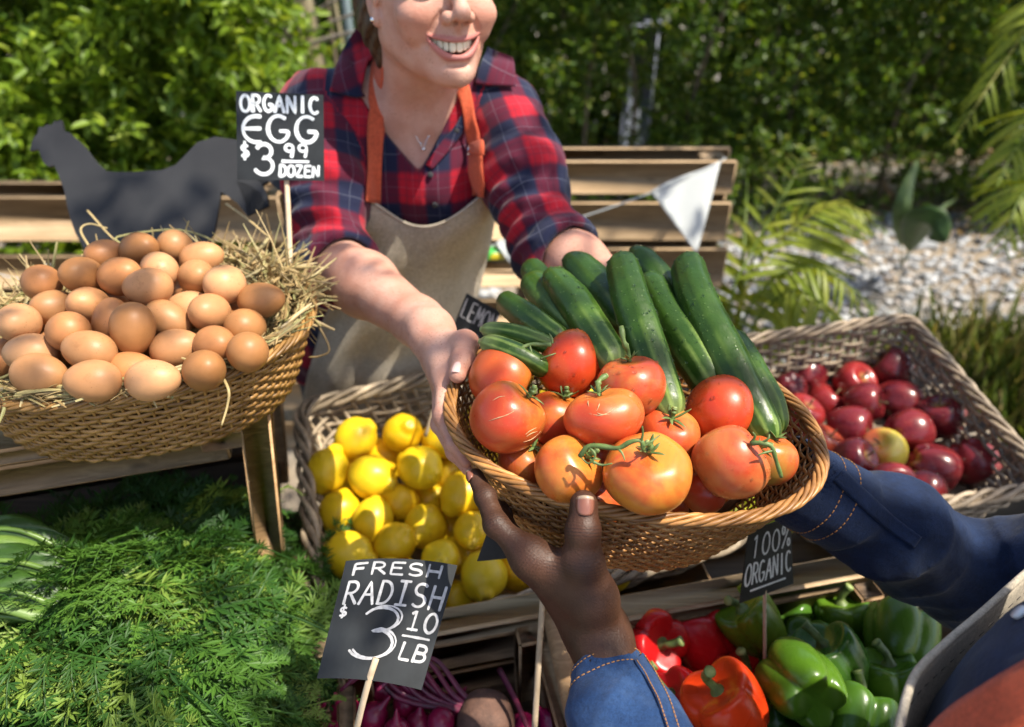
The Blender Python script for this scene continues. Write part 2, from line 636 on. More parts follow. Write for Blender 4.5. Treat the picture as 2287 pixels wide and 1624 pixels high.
M = Mat('white paint')
WHITE_PAINT = M.bsdf(M.mix(0.25, (0.24, 0.27, 0.35), M.ramp(M.noise(M.coord('Object', 6), 1, 4), [(0.3, 0.5), (0.7, 1.0)]), 'MULTIPLY'), 0.6)
M = Mat('blue grey metal')
METAL_POLE = M.bsdf((0.22, 0.28, 0.30), 0.5, Metallic=0.4)
M = Mat('white bunting cloth')
_n = M.n('TexWave', {'bands_direction': 'X'}, Scale=600.0)
BUNTING = M.bsdf(M.mix(0.1, (0.54, 0.56, 0.55), M.noise(M.coord('Object', 30), 1, 3), 'MULTIPLY'), 0.85, translucent=.25)


# ================================================================== leaves, twigs, fronds
def leaf_mesh_arrays(pos, dirv, nrm, ln, wd, fold=0.25, six=True):
    """N leaves as folded blades; returns verts, faces, shade-index"""
    N = len(pos)
    d = dirv / np.maximum(1e-9, np.linalg.norm(dirv, axis=1, keepdims=True))
    s = np.cross(d, nrm); s /= np.maximum(1e-9, np.linalg.norm(s, axis=1, keepdims=True))
    n = np.cross(s, d)
    ln = np.broadcast_to(ln, (N,))[:, None]; wd = np.broadcast_to(wd, (N,))[:, None]
    up = n * wd * fold
    if six:
        P = [pos, pos + d * ln * .3 - s * wd * .45 + up, pos + d * ln * .68 - s * wd * .38 + up * .8 - n * ln * .03, pos + d * ln - n * ln * .10,
             pos + d * ln * .68 + s * wd * .38 + up * .8 - n * ln * .03, pos + d * ln * .3 + s * wd * .45 + up]
        V = np.stack(P, 1).reshape(-1, 3)
        b = np.arange(N)[:, None] * 6
        Q = np.concatenate([b + np.array([[0, 1, 2, 3]]), b + np.array([[0, 3, 4, 5]])])
        return V, [Q], 6
    P = [pos, pos + d * ln * .5 - s * wd * .5 + up, pos + d * ln, pos + d * ln * .5 + s * wd * .5 + up]
    V = np.stack(P, 1).reshape(-1, 3)
    b = np.arange(N)[:, None] * 4
    T = np.concatenate([b + np.array([[0, 1, 2]]), b + np.array([[0, 2, 3]])])
    return V, [T], 4


def rand_dirs(n, bias=(0, 0, 0), rng=RNG):
    d = rng.normal(0, 1, (n, 3)) + np.asarray(bias)
    return d / np.linalg.norm(d, axis=1, keepdims=True)


def twig_leaves(base, tipdir, nleaf, length, lsize, rng=RNG, spread=0.9):
    """leaves set alternately along each twig; base (T,3), tipdir (T,3)"""
    T = len(base)
    t = (np.arange(nleaf) + rng.random((T, nleaf))) / nleaf
    axis = tipdir / np.linalg.norm(tipdir, axis=1, keepdims=True)
    droop = np.array([0, 0, -1.0])
    L = length * rng.uniform(.6, 1.3, (T, 1))
    pos = base[:, None] + axis[:, None] * (t * L)[..., None] + droop * ((t * L) ** 2 * 0.9)[..., None]
    side = rng.normal(0, 1, (T, nleaf, 3))
    side -= axis[:, None] * np.sum(side * axis[:, None], -1, keepdims=True)
    side /= np.linalg.norm(side, axis=-1, keepdims=True)
    d = axis[:, None] * 0.6 + side * spread + np.array([0, 0, -.15])
    nr = np.array([0, 0, 1.0]) + rng.normal(0, .55, (T, nleaf, 3))
    sz = lsize * rng.uniform(.65, 1.3, (T, nleaf))
    return pos.reshape(-1, 3), d.reshape(-1, 3), nr.reshape(-1, 3), sz.ravel()


LEAF_PROTO = {}
def leaf_proto(mat, ratio, name='leaf'):
    k = (mat.name, ratio)
    if k not in LEAF_PROTO:
        v, f, _ = leaf_mesh_arrays(np.zeros((1, 3)), np.array([[1.0, 0, 0]]), np.array([[0, 0, 1.0]]), 1.0, ratio)
        LEAF_PROTO[k] = mesh_data(name, v, f, mat, True, {'shade': np.full(len(v), .3)})
    return LEAF_PROTO[k]


def leafy(parent, pos, d, nr, sz, ratio, mat, name, n_parts=0, six=True, cover=None):
    """the n_parts leaves that show largest become parts, the rest one mass of that plant"""
    N = len(pos)
    order = np.arange(N)
    if n_parts:
        rel = pos - CP
        dep = rel @ CF
        u = rel @ CR / np.maximum(dep, .1); w = rel @ CU / np.maximum(dep, .1)
        vis = (np.abs(u) < .72) & (np.abs(w) < .51) & (dep > .3)
        if cover is not None:
            vis &= cover(1143.5 + u / KPX, 812 - w / KPX)
        score = np.where(vis, sz / np.maximum(dep, .1) ** 3, -1)
        order = np.argsort(-score)
        n_parts = min(n_parts, int(vis.sum()))
        me = leaf_proto(mat, ratio)
        base = parent_world(parent)
        for i in order[:n_parts]:
            x = unit(d[i]); z = nr[i] - x * np.dot(nr[i], x); z = unit(z); y = np.cross(z, x)
            inst('leaf', me, pos[i] - base, np.stack([x, y, z], 1), (sz[i],) * 3, parent)
    rest = order[n_parts:]
    v, f, k = leaf_mesh_arrays(pos[rest], d[rest], nr[rest], sz[rest], sz[rest] * ratio, six=six)
    sh = np.repeat(RNG.random(len(rest)), k)
    return mk(name, (v, f), mat, parent, attrs={'shade': sh}, kind='stuff')


# ================================================================== ground
gv = []
gx = np.concatenate([[-60, -20], np.linspace(-6, 8, 57), [20, 60]]); gy = np.concatenate([[-40, -10], np.linspace(-3, 12, 61), [30, 60]])
GX, GY = np.meshgrid(gx, gy, indexing='ij')
GZ = 0.02 * vnoise(np.stack([GX, GY, 0 * GX], -1), 1.3, 3) * (np.abs(GX) < 7)
gp = np.stack([GX, GY, GZ], -1)
mk('ground', (gp.reshape(-1, 3), grid_faces(*GX.shape)[:, ::-1]), GROUND, loc=(0, 0, 0), kind='structure')


def stones(n, xr, yr, smin_, smax_, seed):
    r = np.random.default_rng(seed)
    ico = np.array([(0, 0, 1), (.89, 0, .45), (.28, .85, .45), (-.72, .53, .45), (-.72, -.53, .45), (.28, -.85, .45),
                    (.72, .53, -.45), (-.28, .85, -.45), (-.89, 0, -.45), (-.28, -.85, -.45), (.72, -.53, -.45), (0, 0, -1)])
    T = np.array([(0, 1, 2), (0, 2, 3), (0, 3, 4), (0, 4, 5), (0, 5, 1), (1, 6, 2), (2, 7, 3), (3, 8, 4), (4, 9, 5), (5, 10, 1),
                  (6, 7, 2), (7, 8, 3), (8, 9, 4), (9, 10, 5), (10, 6, 1), (11, 7, 6), (11, 8, 7), (11, 9, 8), (11, 10, 9), (11, 6, 10)])
    s = smin_ + (smax_ - smin_) * r.random(n) ** 2
    sc = np.stack([s * r.uniform(.7, 1.3, n), s * r.uniform(.7, 1.3, n), s * r.uniform(.4, .8, n)], 1)
    a = r.uniform(0, 2 * PI, n)
    P = ico[None] * r.uniform(.8, 1.2, (n, 12, 1)) * sc[:, None]
    c, w = np.cos(a)[:, None], np.sin(a)[:, None]
    P = np.stack([P[..., 0] * c - P[..., 1] * w, P[..., 0] * w + P[..., 1] * c, P[..., 2]], -1)
    pos = np.stack([r.uniform(*xr, n), r.uniform(*yr, n), s * .2 + 0.01], 1)
    return (P + pos[:, None]).reshape(-1, 3), [(T[None] + 12 * np.arange(n)[:, None, None]).reshape(-1, 3)], np.repeat(r.random(n), 12)


gs = stones(9000, (-0.6, 4.6), (2.2, 4.4), .008, .03, 5)
mk('gravel', gs[:2], GRAVEL, smooth=False, attrs={'shade': gs[2]}, kind='stuff', label='pale grey gravel covering the ground behind the stall')
# leaf litter beyond and under the hedge
nl = 2200
lp = np.stack([RNG.uniform(-1.5, 6.5, nl), RNG.uniform(3.85, 7.0, nl), RNG.uniform(.02, .05, nl)], 1)
v, f, k = leaf_mesh_arrays(lp, rand_dirs(nl) * [1, 1, .2], rand_dirs(nl, (0, 0, 2.5)), RNG.uniform(.05, .11, nl), RNG.uniform(.025, .05, nl))
mk('leaf_litter', (v, f), LEAF_DRY, attrs={'shade': np.repeat(RNG.random(nl), k)}, kind='stuff', label='dry brown leaves fallen on the gravel and under the hedge')
# grass on the right edge
nb = 5200
gpn = np.stack([RNG.normal(2.0, .27, nb), RNG.normal(1.95, .42, nb), np.zeros(nb)], 1)
gpn = gpn[(gpn[:, 0] > 1.5 + .12 * RNG.normal(0, 1, nb)) & (gpn[:, 1] > .9) & (gpn[:, 1] < 2.75)]
nb = len(gpn)
lean = rand_dirs(nb) * [.5, .5, 0] + [0, 0, 1.0] + np.array([-.25, -.1, 0])
v, f, k = leaf_mesh_arrays(gpn, lean, rand_dirs(nb), RNG.uniform(.14, .36, nb), RNG.uniform(.005, .010, nb))
mk('grass', (v, f), LEAF_GRASS, attrs={'shade': np.repeat(RNG.random(nb), k)}, kind='stuff', label='long green and straw coloured grass beside the apple basket')

# ================================================================== hedges
def hedge(label, x0, x1, yf, thick, z0, z1, ntwig, nleaf, tl, ls, ratio, mat, n_parts, seed, sparse_z=None, cover=None, slope=0.0, name='hedge', gap=0.25):
    r = np.random.default_rng(seed)
    h = empty(name, ((x0 + x1) / 2, yf + thick / 2, 0), label=label, cat='hedge')
    n = int(ntwig * 1.9)
    x = r.uniform(x0, x1, n); z = r.uniform(z0, z1, n); q = r.random(n) ** 1.5
    P = np.stack([x, 0 * x, z], -1)
    bump_ = 0.20 * vnoise(P, 1.9, seed) + 0.10 * vnoise(P, 5.0, seed + 1)
    y = yf + slope * (x - x0) + bump_ + q * thick
    keep = vnoise(np.stack([x, y, z], -1), 3.3, seed + 2) > (-.35 - .2 * q + gap * 0.6)
    if sparse_z:
        keep &= r.random(n) < np.clip((z - sparse_z[0]) / (sparse_z[1] - sparse_z[0]), 0.10, 1)
    base = np.stack([x, y, z], -1)[keep][:ntwig]
    td = rand_dirs(len(base), (0, -.75, .55), r)
    pos, d, nr, sz = twig_leaves(base, td, nleaf, tl, ls, r)
    leafy(h, pos, d, nr, sz, ratio, mat, 'foliage', n_parts, six=True, cover=cover)
    for i in range(int((x1 - x0) * 3.2)):
        xx = x0 + (i + r.uniform(.2, .8)) / 3.2
        yy = yf + slope * (xx - x0) + thick * r.uniform(.35, .75)
        pts = [(xx, yy, 0), (xx + r.normal(0, .05), yy + r.normal(0, .05), z1 * .35), (xx + r.normal(0, .14), yy + r.normal(0, .08), z1 * .7), (xx + r.normal(0, .2), yy + r.normal(0, .1), z1 * .95)]
        mk('stem', tube(spline(pts, 12), np.linspace(.018, .006, 12), 6), BARK, h)
    return h


hedge('bright yellow green leafy hedge rising behind the black hen cutout', -3.9, -0.85, 2.62, .75, 0.05, 2.3, 6800, 11, .20, .056, .42, LEAF_LIGHT, 300, 3,
      cover=lambda u, v: (u < 640) & (v < 420))
hedge('darker small leaved hedge beyond the gravel with light showing through its foot', -0.9, 5.2, 4.10, .85, 0.03, 2.2, 12500, 13, .17, .034, .5, LEAF_DARK, 300, 8,
      sparse_z=(-.5, .36), cover=lambda u, v: (u > 1230) & (v < 420), gap=.3)
# far mass behind
r_ = np.random.default_rng(21)
nf = 52000
fx = r_.uniform(-6, 8, nf); fz = r_.uniform(0.0, 2.6, nf) ** 1.0
fy = 5.75 + .35 * vnoise(np.stack([fx, 0 * fx, fz], -1), .8, 4) + r_.random(nf) * .8
v, f, k = leaf_mesh_arrays(np.stack([fx, fy, fz], -1), rand_dirs(nf, (0, -.5, -.2)), rand_dirs(nf), r_.uniform(.10, .2, nf), r_.uniform(.05, .1, nf), six=False)
mk('far_woods', (v, f), LEAF_DARK, attrs={'shade': np.repeat(r_.random(nf), k)}, kind='stuff', label='dark mass of bushes far behind the small leaved hedge')
# pale post standing behind the hedge
o = empty('garden_post', (0.90, 5.3, 0), label='white painted post standing behind the small leaved hedge', cat='post')
mk('shaft', box((0.90, 5.3, 0.5), (.18, .18, 1.0), bev=.01), WHITE_PAINT, o)
mk('cap', box((0.90, 5.3, 1.02), (.22, .22, .04), bev=.01), WHITE_PAINT, o)

# trunk, dead fronds, pole behind the woman's shoulder
o = empty('garden_tree', tuple(W(705, 150, 3.3) * [1, 1, 0]), label='pale trunked tree behind the shoulder on the hedge side', cat='tree')
b = np.array(o.location)
mk('trunk', tube(spline([b, b + [.01, .0, .8], b + [-.02, .03, 1.6], b + [.05, .0, 2.6], b + [.02, .0, 3.4]], 30), np.linspace(.055, .035, 30), 12), BARK_PALE, o)
for k_, (dx, tx) in enumerate([(-.16, -.05), (.09, .10), (.15, .12)]):
    mk('stem', tube(spline([b + [dx, -.05, 0], b + [dx * .9 + .02, -.03, .9], b + [tx, 0, 1.6], b + [tx * 1.6, 0, 2.9]], 20), np.linspace(.014, .009, 20), 7), [BARK_PALE, BARK, BARK_PALE][k_], o)
cpos = b + np.array([0, 0, 3.6]) + RNG.normal(0, .45, (900, 3))
v, f, k = leaf_mesh_arrays(cpos, rand_dirs(900, (0, 0, -.5)), rand_dirs(900, (0, 0, 1)), RNG.uniform(.07, .12, 900), RNG.uniform(.03, .05, 900))
mk('crown', (v, f), LEAF_TREE, o, attrs={'shade': np.repeat(RNG.random(900), k)}, kind='stuff')

o = empty('dead_frond_heap', tuple(W(610, 330, 3.15) * [1, 1, 0]), label='grey dead palm fronds leaning in the gap beside the bright hedge', cat='dead fronds')
for k_ in range(16):
    a = W(RNG.uniform(560, 680), RNG.uniform(250, 420), RNG.uniform(3.0, 3.3)); a[2] = RNG.uniform(0, .7)
    c = W(RNG.uniform(540, 700), RNG.uniform(-120, 60), RNG.uniform(2.95, 3.3))
    mid = (a + c) / 2 + RNG.normal(0, .06, 3)
    mk('dead_frond', tube(spline([a, mid, c], 12), np.linspace(.012, .022, 12) * RNG.uniform(.6, 1.3), 6, flat=.35, ref=(0, 1, .3)), DEAD, o)
for k_ in range(5):
    a = W(560 + 30 * k_, 60 + 12 * k_, 3.05); c = a + np.array([.38, -.02, .30 - .05 * k_]) * .9
    mk('dead_frond', tube(spline([a - [.1, 0, .2], a, c], 14), np.linspace(.015, .006, 14), 6, flat=.3, ref=(0, 1, .5)), DEAD, o)
o = empty('steel_pole', tuple(W(783, 100, 3.6) * [1, 1, 0]), label='thin blue grey pole behind the hair of the smiling vendor', cat='pole')
b = np.array(o.location)
mk('shaft', tube([b, b + [0, 0, 2.2]], .024, 12), METAL_POLE, o)
mk('cap', tube([b + [0, 0, 2.2], b + [0, 0, 2.24]], .032, 12), METAL_POLE, o)


# ================================================================== palms
def frond(parent, pts, n, ll, wd=0.018, droop=0.35, seed=0, vshape=0.35, rad=.006):
    r = np.random.default_rng(seed)
    C = spline(pts, 40)
    fo = mk('frond', tube(C, np.linspace(rad, rad * .3, 40), 6), LEAF_PALM, parent, attrs={'shade': np.full(40 * 6 + 2, .9)}, loc=C[0])
    me = FR_LEAF
    base = parent_world(fo)
    T = np.gradient(C, axis=0)
    for i in range(n):
        t = .18 + .80 * i / (n - 1)
        j = min(39, int(t * 39)); p = C[j]; tt = unit(T[j])
        side = unit(np.cross(tt, [0, 0, 1.0])); up = np.cross(side, tt)
        L = ll * math.sin(PI * min(.96, .25 + .72 * t)) * r.uniform(.85, 1.1) + .02
        for s in (-1, 1):
            x = unit(side * s + tt * (.35 + .8 * t) + up * vshape - np.array([0, 0, droop]) + r.normal(0, .06, 3))
            z = unit(up - x * np.dot(up, x)); y = np.cross(z, x)
            inst('leaflet', me, p - base, np.stack([x, y, z], 1), (L, L, L), fo)
    return fo


# one leaflet, unit long: bent strap
_t = np.linspace(0, 1, 7)
_w = 0.055 * np.sin(PI * np.clip(_t * .93 + .07, 0, 1)) ** .7
_P = np.stack([np.stack([_t, -_w, -.35 * _t ** 2 + .02], 1), np.stack([_t, 0 * _w, -.35 * _t ** 2], 1), np.stack([_t, _w, -.35 * _t ** 2 + .02], 1)], 1)
FR_LEAF = mesh_data('leaflet', _P.reshape(-1, 3), grid_faces(7, 3), LEAF_PALM, True, {'shade': np.full(21, .4)})


def stalk(parent, pts, r0, r1):
    return mk('stalk', tube(spline(pts, 14), np.linspace(r0, r1, 14), 7), LEAF_PALM, parent, attrs={'shade': np.full(14 * 7 + 2, .95)})


o = empty('palm_plant', (0.80, 2.0, 0), label='young feathery palm growing on the gravel beyond the cucumbers', cat='palm')
pb = np.array([.80, 2.0, 0.0])
def pal(us, n, ll, seed, **kw):
    pts = [pb + [RNG.normal(0, .02), RNG.normal(0, .02), 0]] + [W(*q) for q in us]
    frond(o, pts, n, ll, seed=seed, **kw)
pal([(1640, 720, 2.3), (1735, 545, 2.28), (1850, 462, 2.24), (1945, 475, 2.2)], 22, .24, 1, droop=.5, vshape=.2)
pal([(1650, 760, 2.3), (1720, 630, 2.2), (1830, 600, 2.1), (1960, 690, 2.0)], 22, .21, 2, droop=.7, vshape=.1)
pal([(1630, 700, 2.3), (1680, 560, 2.3), (1760, 420, 2.35), (1800, 330, 2.4)], 14, .16, 3, droop=.2)
pal([(1660, 780, 2.25), (1760, 650, 2.1), (1860, 700, 1.95), (1900, 780, 1.85)], 20, .19, 4, droop=.8, vshape=.0)
stalk(o, [pb, W(1655, 640, 2.35), W(1665, 480, 2.4), W(1668, 400, 2.42)], .008, .004)
stalk(o, [pb, W(1650, 700, 2.35), W(1690, 560, 2.4), W(1745, 430, 2.45)], .008, .004)

o = empty('palm_plant', (2.35, 2.55, 0), label='tall palm whose yellow green fronds droop into the right edge', cat='palm')
pb = np.array([2.35, 2.55, 0.0])
for i_, us in enumerate([[(2450, 500, 2.3), (2360, 250, 2.25), (2270, 330, 2.2), (2180, 520, 2.15)],
                         [(2450, 200, 2.4), (2360, -20, 2.4), (2250, 130, 2.4), (2120, 330, 2.35)], [(2450, 600, 2.2), (2350, 420, 2.1), (2280, 440, 2.05), (2240, 560, 2.0)]]):
    frond(o, [pb + RNG.normal(0, .02, 3) * [1, 1, 0]] + [W(*q) for q in us], 22, .20, seed=20 + i_, droop=.55, vshape=.1)

o = empty('broad_leaf_plant', tuple(WZ(2010, 600, 0)), label='plant with tall broad folded leaves in front of the dark hedge', cat='plant')
bb = np.array(o.location)
def broad(tip, wid, a, seed, mat=LEAF_BROAD):
    C = spline([bb, bb * .6 + np.asarray(a) * .4, a, tip], 24)
    t = np.linspace(0, 1, 24)
    w = wid * np.where(t < .35, .06, np.sin(PI * np.clip((t - .33) / .67, 0, 1)) ** .75 + .02)
    T = np.gradient(C, axis=0); S = np.cross(T, np.array([.3, 1, .2])); S /= np.linalg.norm(S, axis=1, keepdims=True)
    N = np.cross(S, T); N /= np.linalg.norm(N, axis=1, keepdims=True)
    q = np.linspace(-1, 1, 9)
    P = C[:, None] + S[:, None] * (w[:, None] * q[None])[..., None] + N[:, None] * (np.abs(q)[None] * w[:, None] * .45)[..., None]
    mk('leaf', slab(P, grid_normals(P), .0015), mat, o, attrs={'shade': np.full(2 * 24 * 9, seed)})
broad(W(2050, 355, 3.4), .038, W(2015, 470, 3.4), .3)
broad(W(2115, 540, 3.2), .085, W(2065, 500, 3.3), .95)
broad(W(2135, 445, 3.5), .026, W(2085, 490, 3.45), .6)


# ================================================================== pallets, bunting
def pallet(label, x0, x1, yf, rows, zb, deep=.13, lean=0.0):
    p = empty('pallet', ((x0 + x1) / 2, yf + deep / 2, 0), label=label, cat='pallet', group='wooden pallets stood on edge behind the vendor')
    for i, (za, zc) in enumerate(rows):
        j = RNG.normal(0, .004)
        mk('plank', box(((x0 + x1) / 2 + j, yf, (za + zc) / 2), (x1 - x0 + RNG.normal(0, .012), .022, zc - za), bev=.004), WOOD_PALLET, p)
        if i % 2 == 0:
            mk('plank', box(((x0 + x1) / 2 - j, yf + deep, (za + zc) / 2), (x1 - x0, .022, zc - za), bev=.004), WOOD_PALLET, p)
    top, bot = rows[0][1], rows[-1][0]
    for xx in (x0 + .06, (x0 + x1) / 2, x1 - .06):
        mk('stringer', box((xx, yf + deep / 2, (top + bot) / 2 - .002), (.075, deep - .026, top - bot - .02), bev=.004), WOOD_PALLET, p)
    return p


pallet('weathered pallet with spaced planks behind the cucumbers, flag hanging on it', -.56, .665, 2.05, [(.972, 1.073), (.825, .948), (.665, .80), (.50, .62), (.34, .46), (.18, .30), (0.0, .12)], 0)
pallet('weathered pallet behind the black hen cutout', -1.92, -.69, 2.05, [(.822, .965), (.66, .775), (.50, .62), (.34, .46), (.18, .30), (0.0, .12)], 0)

def bunting(label, line, flags):
    b = empty('bunting', tuple(line[0]), label=label, cat='bunting')
    mk('cord', tube(spline(line, 40), .0022, 6), BUNTING, b)
    for A, B, C in flags:
        A, B, C = map(np.asarray, (A, B, C))
        s = np.linspace(0, 1, 15)
        rows = []
        for t in np.linspace(0, 1, 13):
            a = A + (C - A) * t; c = B + (C - B) * t
            row = a + (c - a) * s[:, None]
            row[:, 1] += .012 * np.sin(s * 5 + t * 2) * (1 - t) - .01 * math.sin(PI * t)
            rows.append(row)
        P = np.array(rows)
        P[-1] = C + (P[-1] - C) * 0 + np.linspace(-.001, .001, 15)[:, None] * [1, 0, 0]
        mk('flag', slab(P, grid_normals(P), .001), BUNTING, b)
        hem = np.stack([A + (B - A) * q for q in np.linspace(0, 1, 10)])
        hem[:, 1] += .012 * np.sin(np.linspace(0, 1, 10) * 5)
        mk('hem', tube(hem, .004, 8), BUNTING, b)

FA, FB, FC = W(1455, 430, 2.0), W(1606, 362, 2.03), W(1556, 566, 1.99)
bunting('white triangle bunting flag tied to the pallet beyond the cucumbers', [W(1040, 560, 1.95), W(1090, 552, 1.96), W(1145, 532, 1.98), W(1290, 488, 1.98), FA, FB, W(1616, 352, 2.04)],
        [(FA, FB, FC), (W(1108, 546, 1.95), W(1152, 530, 1.96), W(1150, 600, 1.95))])
bunting('white bunting cord on the pallet beside the egg basket', [W(-90, 560, 1.95), W(-20, 606, 1.95), W(60, 622, 1.95), W(110, 590, 2.0)], [(W(-60, 585, 1.95), W(-4, 612, 1.95), W(-30, 690, 1.95))])

M = Mat('wrapper foil')
WRAP = M.bsdf(M.mix(M.ramp(M.noise(M.coord('Object', 30, False), 1, 2), [(0.45, 0), (0.55, 1)], 'CONSTANT'), (0.05, 0.35, 0.05), (0.62, 0.5, 0.03)), 0.3)
WRAPW = Mat('white wrapper').bsdf((0.75, 0.68, 0.74), 0.4)
def packet(c, s, mat, label, tw):
    u_ = np.linspace(-1, 1, 13)
    X, Y = np.meshgrid(u_, u_, indexing='ij')
    Z = (1 - X ** 2) ** .5 * (1 - Y ** 4) * .5
    Z = np.clip(Z, .0, None)
    R = frame_from_z((.1, -.5, 1), (1, tw, 0))
    up = np.stack([X * s[0] * (1 + .06 * np.sin(Y * 9)), Y * s[1], Z * s[2]], -1).reshape(-1, 3)
    dn = np.stack([X * s[0] * (1 + .06 * np.sin(Y * 9)), Y * s[1], -Z * s[2] * .4 - .0006], -1).reshape(-1, 3)
    f = grid_faces(13, 13)
    V = np.concatenate([up, dn]) @ R.T + c
    mk('snack_packet', (V, [f[:, ::-1], f + 169]), mat, label=label, cat='packet')
packet(W(1098, 566, 1.97) , (.035, .022, .03), WRAP, 'green and yellow packet lying on the pallet ledge', .1)
packet(W(1058, 582, 1.96) , (.02, .016, .03), WRAPW, 'small white packet on the pallet ledge by the apron', -.2)
mk('ledge_board', box(W(1090, 590, 1.99) + [0, .0, -.004], (.22, .09, .016)), WOOD_PALLET, label='short board laid across the pallet under the packets', cat='board')
# ================================================================== shade tree above, its crown out of the picture
S_ = np.array(SUN_DIR)
def to_ref(P):
    """where the sun ray through P crosses the plane z = 1.2"""
    P = np.asarray(P, float)
    return (P - S_ * ((P[..., 2:3] - 1.2) / S_[2]))[..., :2]

# openings in the crown that let the sun through: spot (u, v, depth) and radius in metres
OPEN = [(1440, 1060, .62, .050), (1280, 1060, .63, .030), (1345, 930, .64, .030), (1630, 1010, .62, .035), (1770, 1060, .70, .04), (1303, 1130, .60, .018), (1600, 640, .78, .045), (1520, 760, .72, .03), (1400, 600, .78, .02), (1690, 900, .69, .03),
        (428, 618, .88, .018), (405, 750, .80, .020), (345, 838, .74, .020), (460, 815, .75, .026), (357, 596, .92, .018), (620, 620, .93, .06), (640, 830, .82, .05), (560, 560, .98, .04),
        (120, 1440, .80, .10), (470, 1500, .80, .05), (640, 1300, .90, .03), (250, 1250, .88, .03), (560, 1330, .88, .04), (330, 1500, .78, .03), (420, 1250, .90, .025),
        (1370, 1560, .60, .028), (1420, 1520, .60, .015), (1640, 1560, .90, .05), (1840, 1330, .93, .035), (2010, 1420, .92, .04), (1450, 1420, .92, .03),
        (1090, 150, 1.08, .035), (1130, 230, 1.10, .03), (1050, 280, 1.05, .025), (1065, 160, .95, .012), (715, 500, 1.08, .035), (700, 140, 1.12, .03), (860, 640, .98, .022), (1000, 690, .82, .03),
        (760, 900, 1.15, .05), (835, 1060, 1.05, .03), (865, 1015, 1.08, .025), (1035, 1090, 1.0, .05), (1000, 1190, 1.0, .02), (775, 1140, 1.03, .02), (1090, 1290, .95, .04), (690, 1030, 1.1, .03), (700, 1190, 1.0, .03),
        (1990, 828, 1.30, .03), (1908, 858, 1.27, .025), (1850, 890, 1.25, .02), (2080, 1050, 1.2, .03), (1990, 740, 1.40, .06), (2180, 900, 1.3, .05), (2100, 1110, 1.15, .05),
        (1960, 1090, .80, .025), (2060, 1210, .80, .03), (2140, 1460, .50, .035), (1900, 1180, .78, .02), (2230, 1240, .80, .03),
        (2000, 680, 3.1, .22), (2180, 640, 3.3, .18), (1800, 660, 3.3, .10), (1330, 400, 2.1, .08), (1560, 400, 2.1, .07), (60, 480, 2.15, .10), (1520, 500, 2.1, .06), (40, 420, 2.2, .06), (1700, 560, 2.3, .08), (1850, 480, 2.3, .09),
        (160, 330, 1.12, .03), (450, 350, 1.12, .035), (600, 960, .87, .03), (60, 1030, .81, .03), (1330, 340, 2.15, .08), (1850, 640, 2.1, .08), (2250, 800, 1.7, .10), (1500, 1330, .95, .02)]
SHADE = [(930, 1290, .69, .05), (960, 1420, .67, .05), (760, 350, 1.08, .10), (1180, 330, 1.08, .09), (1240, 470, 1.05, .07), (1010, 420, 1.06, .08), (700, 230, 1.12, .05), (1160, 240, 1.1, .03), (860, 1400, .68, .07), (625, 300, .93, .08), (950, 560, 1.12, .10), (930, 700, 1.15, .10), (985, 120, .95, .075), (920, 250, 1.05, .06), (250, 680, .85, .06), (200, 760, .80, .06), (150, 620, .9, .05), (1330, 1330, .62, .05),
         (1160, 1180, .62, .03), (900, 1180, 1.0, .04), (1720, 1230, .83, .05), (1100, 880, .70, .05), (1480, 1200, .66, .05), (2000, 1300, .80, .05), (300, 450, 1.12, .07), (1900, 950, 1.2, .05), (850, 400, 1.08, .06), (1080, 420, 1.06, .05), (300, 1200, .9, .06), (500, 720, .83, .04)]
op = np.array([to_ref(W(u, v, d)) for u, v, d, r in OPEN]); orr = np.array([q[3] for q in OPEN])
sh = np.array([to_ref(W(u, v, d)) for u, v, d, r in SHADE]); srr = np.array([q[3] for q in SHADE])
rc = np.random.default_rng(77)
NC = 60000
q = np.stack([rc.uniform(-2.6, 3.0, NC), rc.uniform(-.8, 4.6, NC)], 1)
q3 = np.concatenate([q, np.zeros((NC, 1))], 1)
f_ = vnoise(q3, 2.3, 31) + .75 * vnoise(q3, 6.5, 32) + .35 * vnoise(q3, 15.0, 33)
near_cam = np.exp(-((q[:, 0] - .1) ** 2 / 1.3 + (q[:, 1] - .8) ** 2 / .8))
acc = f_ > (.05 - .30 * near_cam + 1.1 * (q[:, 1] > 1.6) * (q[:, 0] < -.4) + .30 * (q[:, 1] > 1.75) * (q[:, 1] < 2.5) * (q[:, 0] > -.4) * (q[:, 0] < .8) - .10 * (q[:, 0] > .7) * (q[:, 1] > 1.8) * (q[:, 1] < 3.5) + 1.0 * (q[:, 1] > 3.5))
dsh = np.linalg.norm(q[:, None] - sh[None], axis=2)
acc |= (dsh < srr[None]).any(1) & (rc.random(NC) < .9)
dop = np.linalg.norm(q[:, None] - op[None], axis=2)
acc &= ~(dop < orr[None] + .024).any(1)
acc &= rc.random(NC) < .55
q = q[acc]
tt = rc.uniform(2.1, 3.3, len(q)) + .25 * vnoise(np.concatenate([q, np.zeros((len(q), 1))], 1), 1.7, 40)
LP = np.concatenate([q, np.full((len(q), 1), 1.2)], 1) + S_ * tt[:, None]
shade_tree = empty('shade_tree', (3.6, -.55, 0), label='tall shade tree outside the right of the view whose crown dapples the stall', cat='tree')
v, f, k = leaf_mesh_arrays(LP, rand_dirs(len(LP), (0, 0, -.3), rc), rand_dirs(len(LP), tuple(S_ * 1.3), rc), rc.uniform(.045, .075, len(LP)), rc.uniform(.024, .038, len(LP)))
mk('crown', (v, f), LEAF_TREE, shade_tree, attrs={'shade': np.repeat(rc.random(len(LP)), k)}, kind='stuff')
tb_ = np.array([3.6, -.55, 0])
